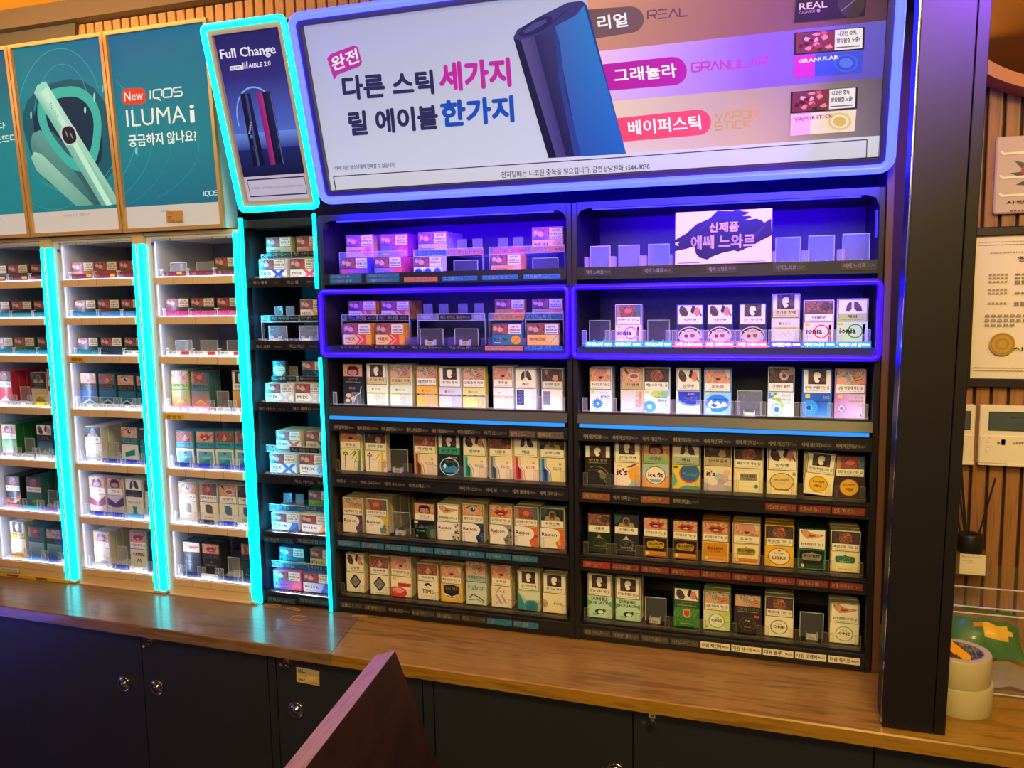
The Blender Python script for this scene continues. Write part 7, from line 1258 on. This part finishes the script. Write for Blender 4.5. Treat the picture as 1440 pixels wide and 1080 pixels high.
wv('A', 6, 15, 36, 734, ('A', '#d8c048', '#d8d4b8', [('r', 0, 0, 1, 1, '#e4e0c8'), ('p', [(.2, 0), (.9, .3), (.95, .7), (.8, .3), (.3, .06)], '#e0c838'), ('t', 'lemon', .1, .76, .5, .84, '#5c7c54'), ('e', .5, .1, .34, .1, '#d88c2c')]), 'pale pack with yellow banana curve', 6)
wv('A', 6, 40, 60, 741, ('R', '#4c7c84', '#4c8cb0', [('r', 0, 0, 1, 1, ['#3c78b8', '#4c88c0', '#a8c4d0', '#9cbccc']), ('t', 'MEVIUS', .2, .56, .8, .66, '#3c5c84')]), 'sky blue pack with heart picture', 4)
wv('A', 6, 65.5, 84, 744, ('H', '#3c6470', '#3c6c90', [('r', 0, 0, 1, 1, ['#2c5ca8', '#3c6cb0', '#8cb4c4', '#8cb4c4']), ('t', 'MEVIUS', .2, .56, .8, .66, '#2c4c74')]), 'steel blue pack with hands picture', 4)
wv('A', 6, 87, 97, 748, ('R', '#3c6470', '#2c5474', plainp('#2c5c80', '#3c7ca0', 'ICE', '#c8d8dc')), 'dark blue pack beside the cyan strips', 0)
for k_, r_, px in (('A', 3, 35.5), ('A', 4, 42), ('A', 5, 74.5), ('B', 4, 160), ('B', 6, 172), ('C', 3, 313), ('C', 6, 328)): inst('pusher', PU_C, SW[k_][r_], (P_y(px, px, WZ[r_], .05)[0]+.003, .05, WZ[r_]), (.7, 1, .95))
WT = '#e4e0dc'
for k_, r_, T_ in (('B', 3, ((113, 138, WT, '비스타'), (139, 164, WT, '비스타 하이'), (165.5, 190.5, WT, '미스트'), (192, 206, WT, ''))), ('B', 4, ((119.5, 143, WT, '원'), (145, 169, '#2c34a0', '스틱 5'), (171, 195.5, '#2c34a0', '아이스3'), (198, 210, '#2c34a0', ''))), ('B', 5, ((126.5, 150, '#2c34a0', '수퍼'), (151.5, 175.5, '#2c34a0', '수퍼 5'), (177.5, 202, '#4c9cd8', ''), (203.5, 215, WT, ''))), ('B', 6, ((131, 157, WT, ''), (157.5, 181.5, '#2c3c90', '미스'), (183.5, 207.5, WT, ''), (209, 220, '#2c3c70', ''))),
    ('C', 3, ((235, 264, '#e878d0', '비스타 썸'), (265.5, 294, '#e878d0', '비스타 골드'), (296, 325, WT, '더블 스타'), (327, 341, WT, '미스'))), ('C', 4, ((246.5, 270, '#2c34a0', '원'), (273, 299.5, '#2c34a0', ''), (302, 329, '#2c34a0', '클래식 5'), (331, 345, '#2c34a0', ''))), ('C', 5, ((252, 277, WT, ''), (280, 302, '#22242c', '프로'), (307.5, 333.5, '#2c38a8', '클래식'), (335, 349, WT, ''))), ('C', 6, ((257, 282, '#2c3468', ''), (284, 306, WT, ''), (309, 334, '#2c3468', ''), (336, 352, '#34406c', ''))),
    ('A', 3, ((-8, 18, WT, '스'), (19.5, 43, WT, '미디엄'), (44.5, 70, '#e0cc38', '골드'))), ('A', 4, ((3, 24, WT, '미스'), (25.5, 48, WT, '미스 아이스'), (51.5, 73, WT, ''), (75, 88, WT, ''))), ('A', 5, ((9, 31, '#e8a8b8', ''), (33, 56, '#58b4e0', ''), (57.5, 81, '#7c5cb8', ''), (82, 92, WT, ''))), ('A', 6, ((15, 37, '#d8a040', ''), (39.5, 61, '#4c80c8', ''), (63, 85, '#2c3c90', ''), (87, 97, WT, '')))):
    for px0, px1, bg, w_ in T_: wtag(k_, r_, px0, px1, bg, w_, '#3c4470' if bg in (WT, '#e0cc38') else '#d0d4e8', mt=GLOWTAG if bg == '#e878d0' else None)
    e0 = [t_[0] for t_ in T_]+[T_[-1][1]+1]
    clips(k_, r_, e0, laneme, .0088)
# shelf flags, stickers, foot band
def flag(k, r, px0, px1, bg, w_, tc, name='shelf_flag', dz=-.016, h=.013, bold=.04, u=(.1, .9)):
    X = P_y(px0, px1, WZ[r]-.01, -.009); m = MB(); D = Decal((X[0], -.0088, WZ[r]+dz), (X[1]-X[0], 0, 0), (0, 0, h), .00002, .0001); D.mb.box(X[0], X[1], -.0088, -.0062, WZ[r]+dz, WZ[r]+dz+h, 0, rgb(bg)); D.rect(0, 0, 1, 1, bg); D.tbox(w_, u[0], .2, u[1], .8, tc, bold); return D.build(name, PRINT, SW[k][r])
flag('B', 2, 99, 118.5, '#e0a82c', 'NEW', '#b82c1c'); flag('C', 3, 232, 258, '#d8b02c', '신 신 상', '#2c2418', dz=-.0175)
X = P_y(112, 165, WZ[2]-.012, -.008); m = MB(); m.box(X[0], X[1], -.0078, -.0066, WZ[2]-.017, WZ[2]-.002); m.build('clear_tag_sleeve', CLEAR, SB[2])
X = P_y(-6, 95, .812, -.012)
m = MB(); m.box(X[0], X[1], -.0165, -.0125, .8008, .8095, 0, rgb('#d8b030'))
for a_ in (.18, .58): m.box(X[0]+(X[1]-X[0])*a_, X[0]+(X[1]-X[0])*(a_+.16), -.0168, -.0166, .803, .8078, 0, rgb('#6c5420'))
o = bpart(m, 'foot_band', PRINT, wA); o['label'] = 'yellow band with dark labels along the cabinet foot'
m = MB(); X = P_y(-4, 24, .822, -.014); m.bbox(X[0], X[1], -.013, -.0065, .8105, .822, .001, 0, rgb('#b8b4b0')); bpart(m, 'foot_clip', PRINT, wA)
for k_, px, py in ((wB, 82.5, 352.5), (wC, 215, 343)):
    p = atY(px, py, -.001); m = MB(); m.lathe([(.0048, -.0006), (0, -.0006)], axis='y', k=18); m.c = [rgb('#1c5cc8')]*len(m.f); o = m.build('round_sticker', PAPER, k_, p-Vector(k_.location)+Vector((0, -.0002, 0)))
for o_ in list(bpy.data.objects):
    if o_.name.split('.')[0] == 'lettering': bpy.data.objects.remove(o_)
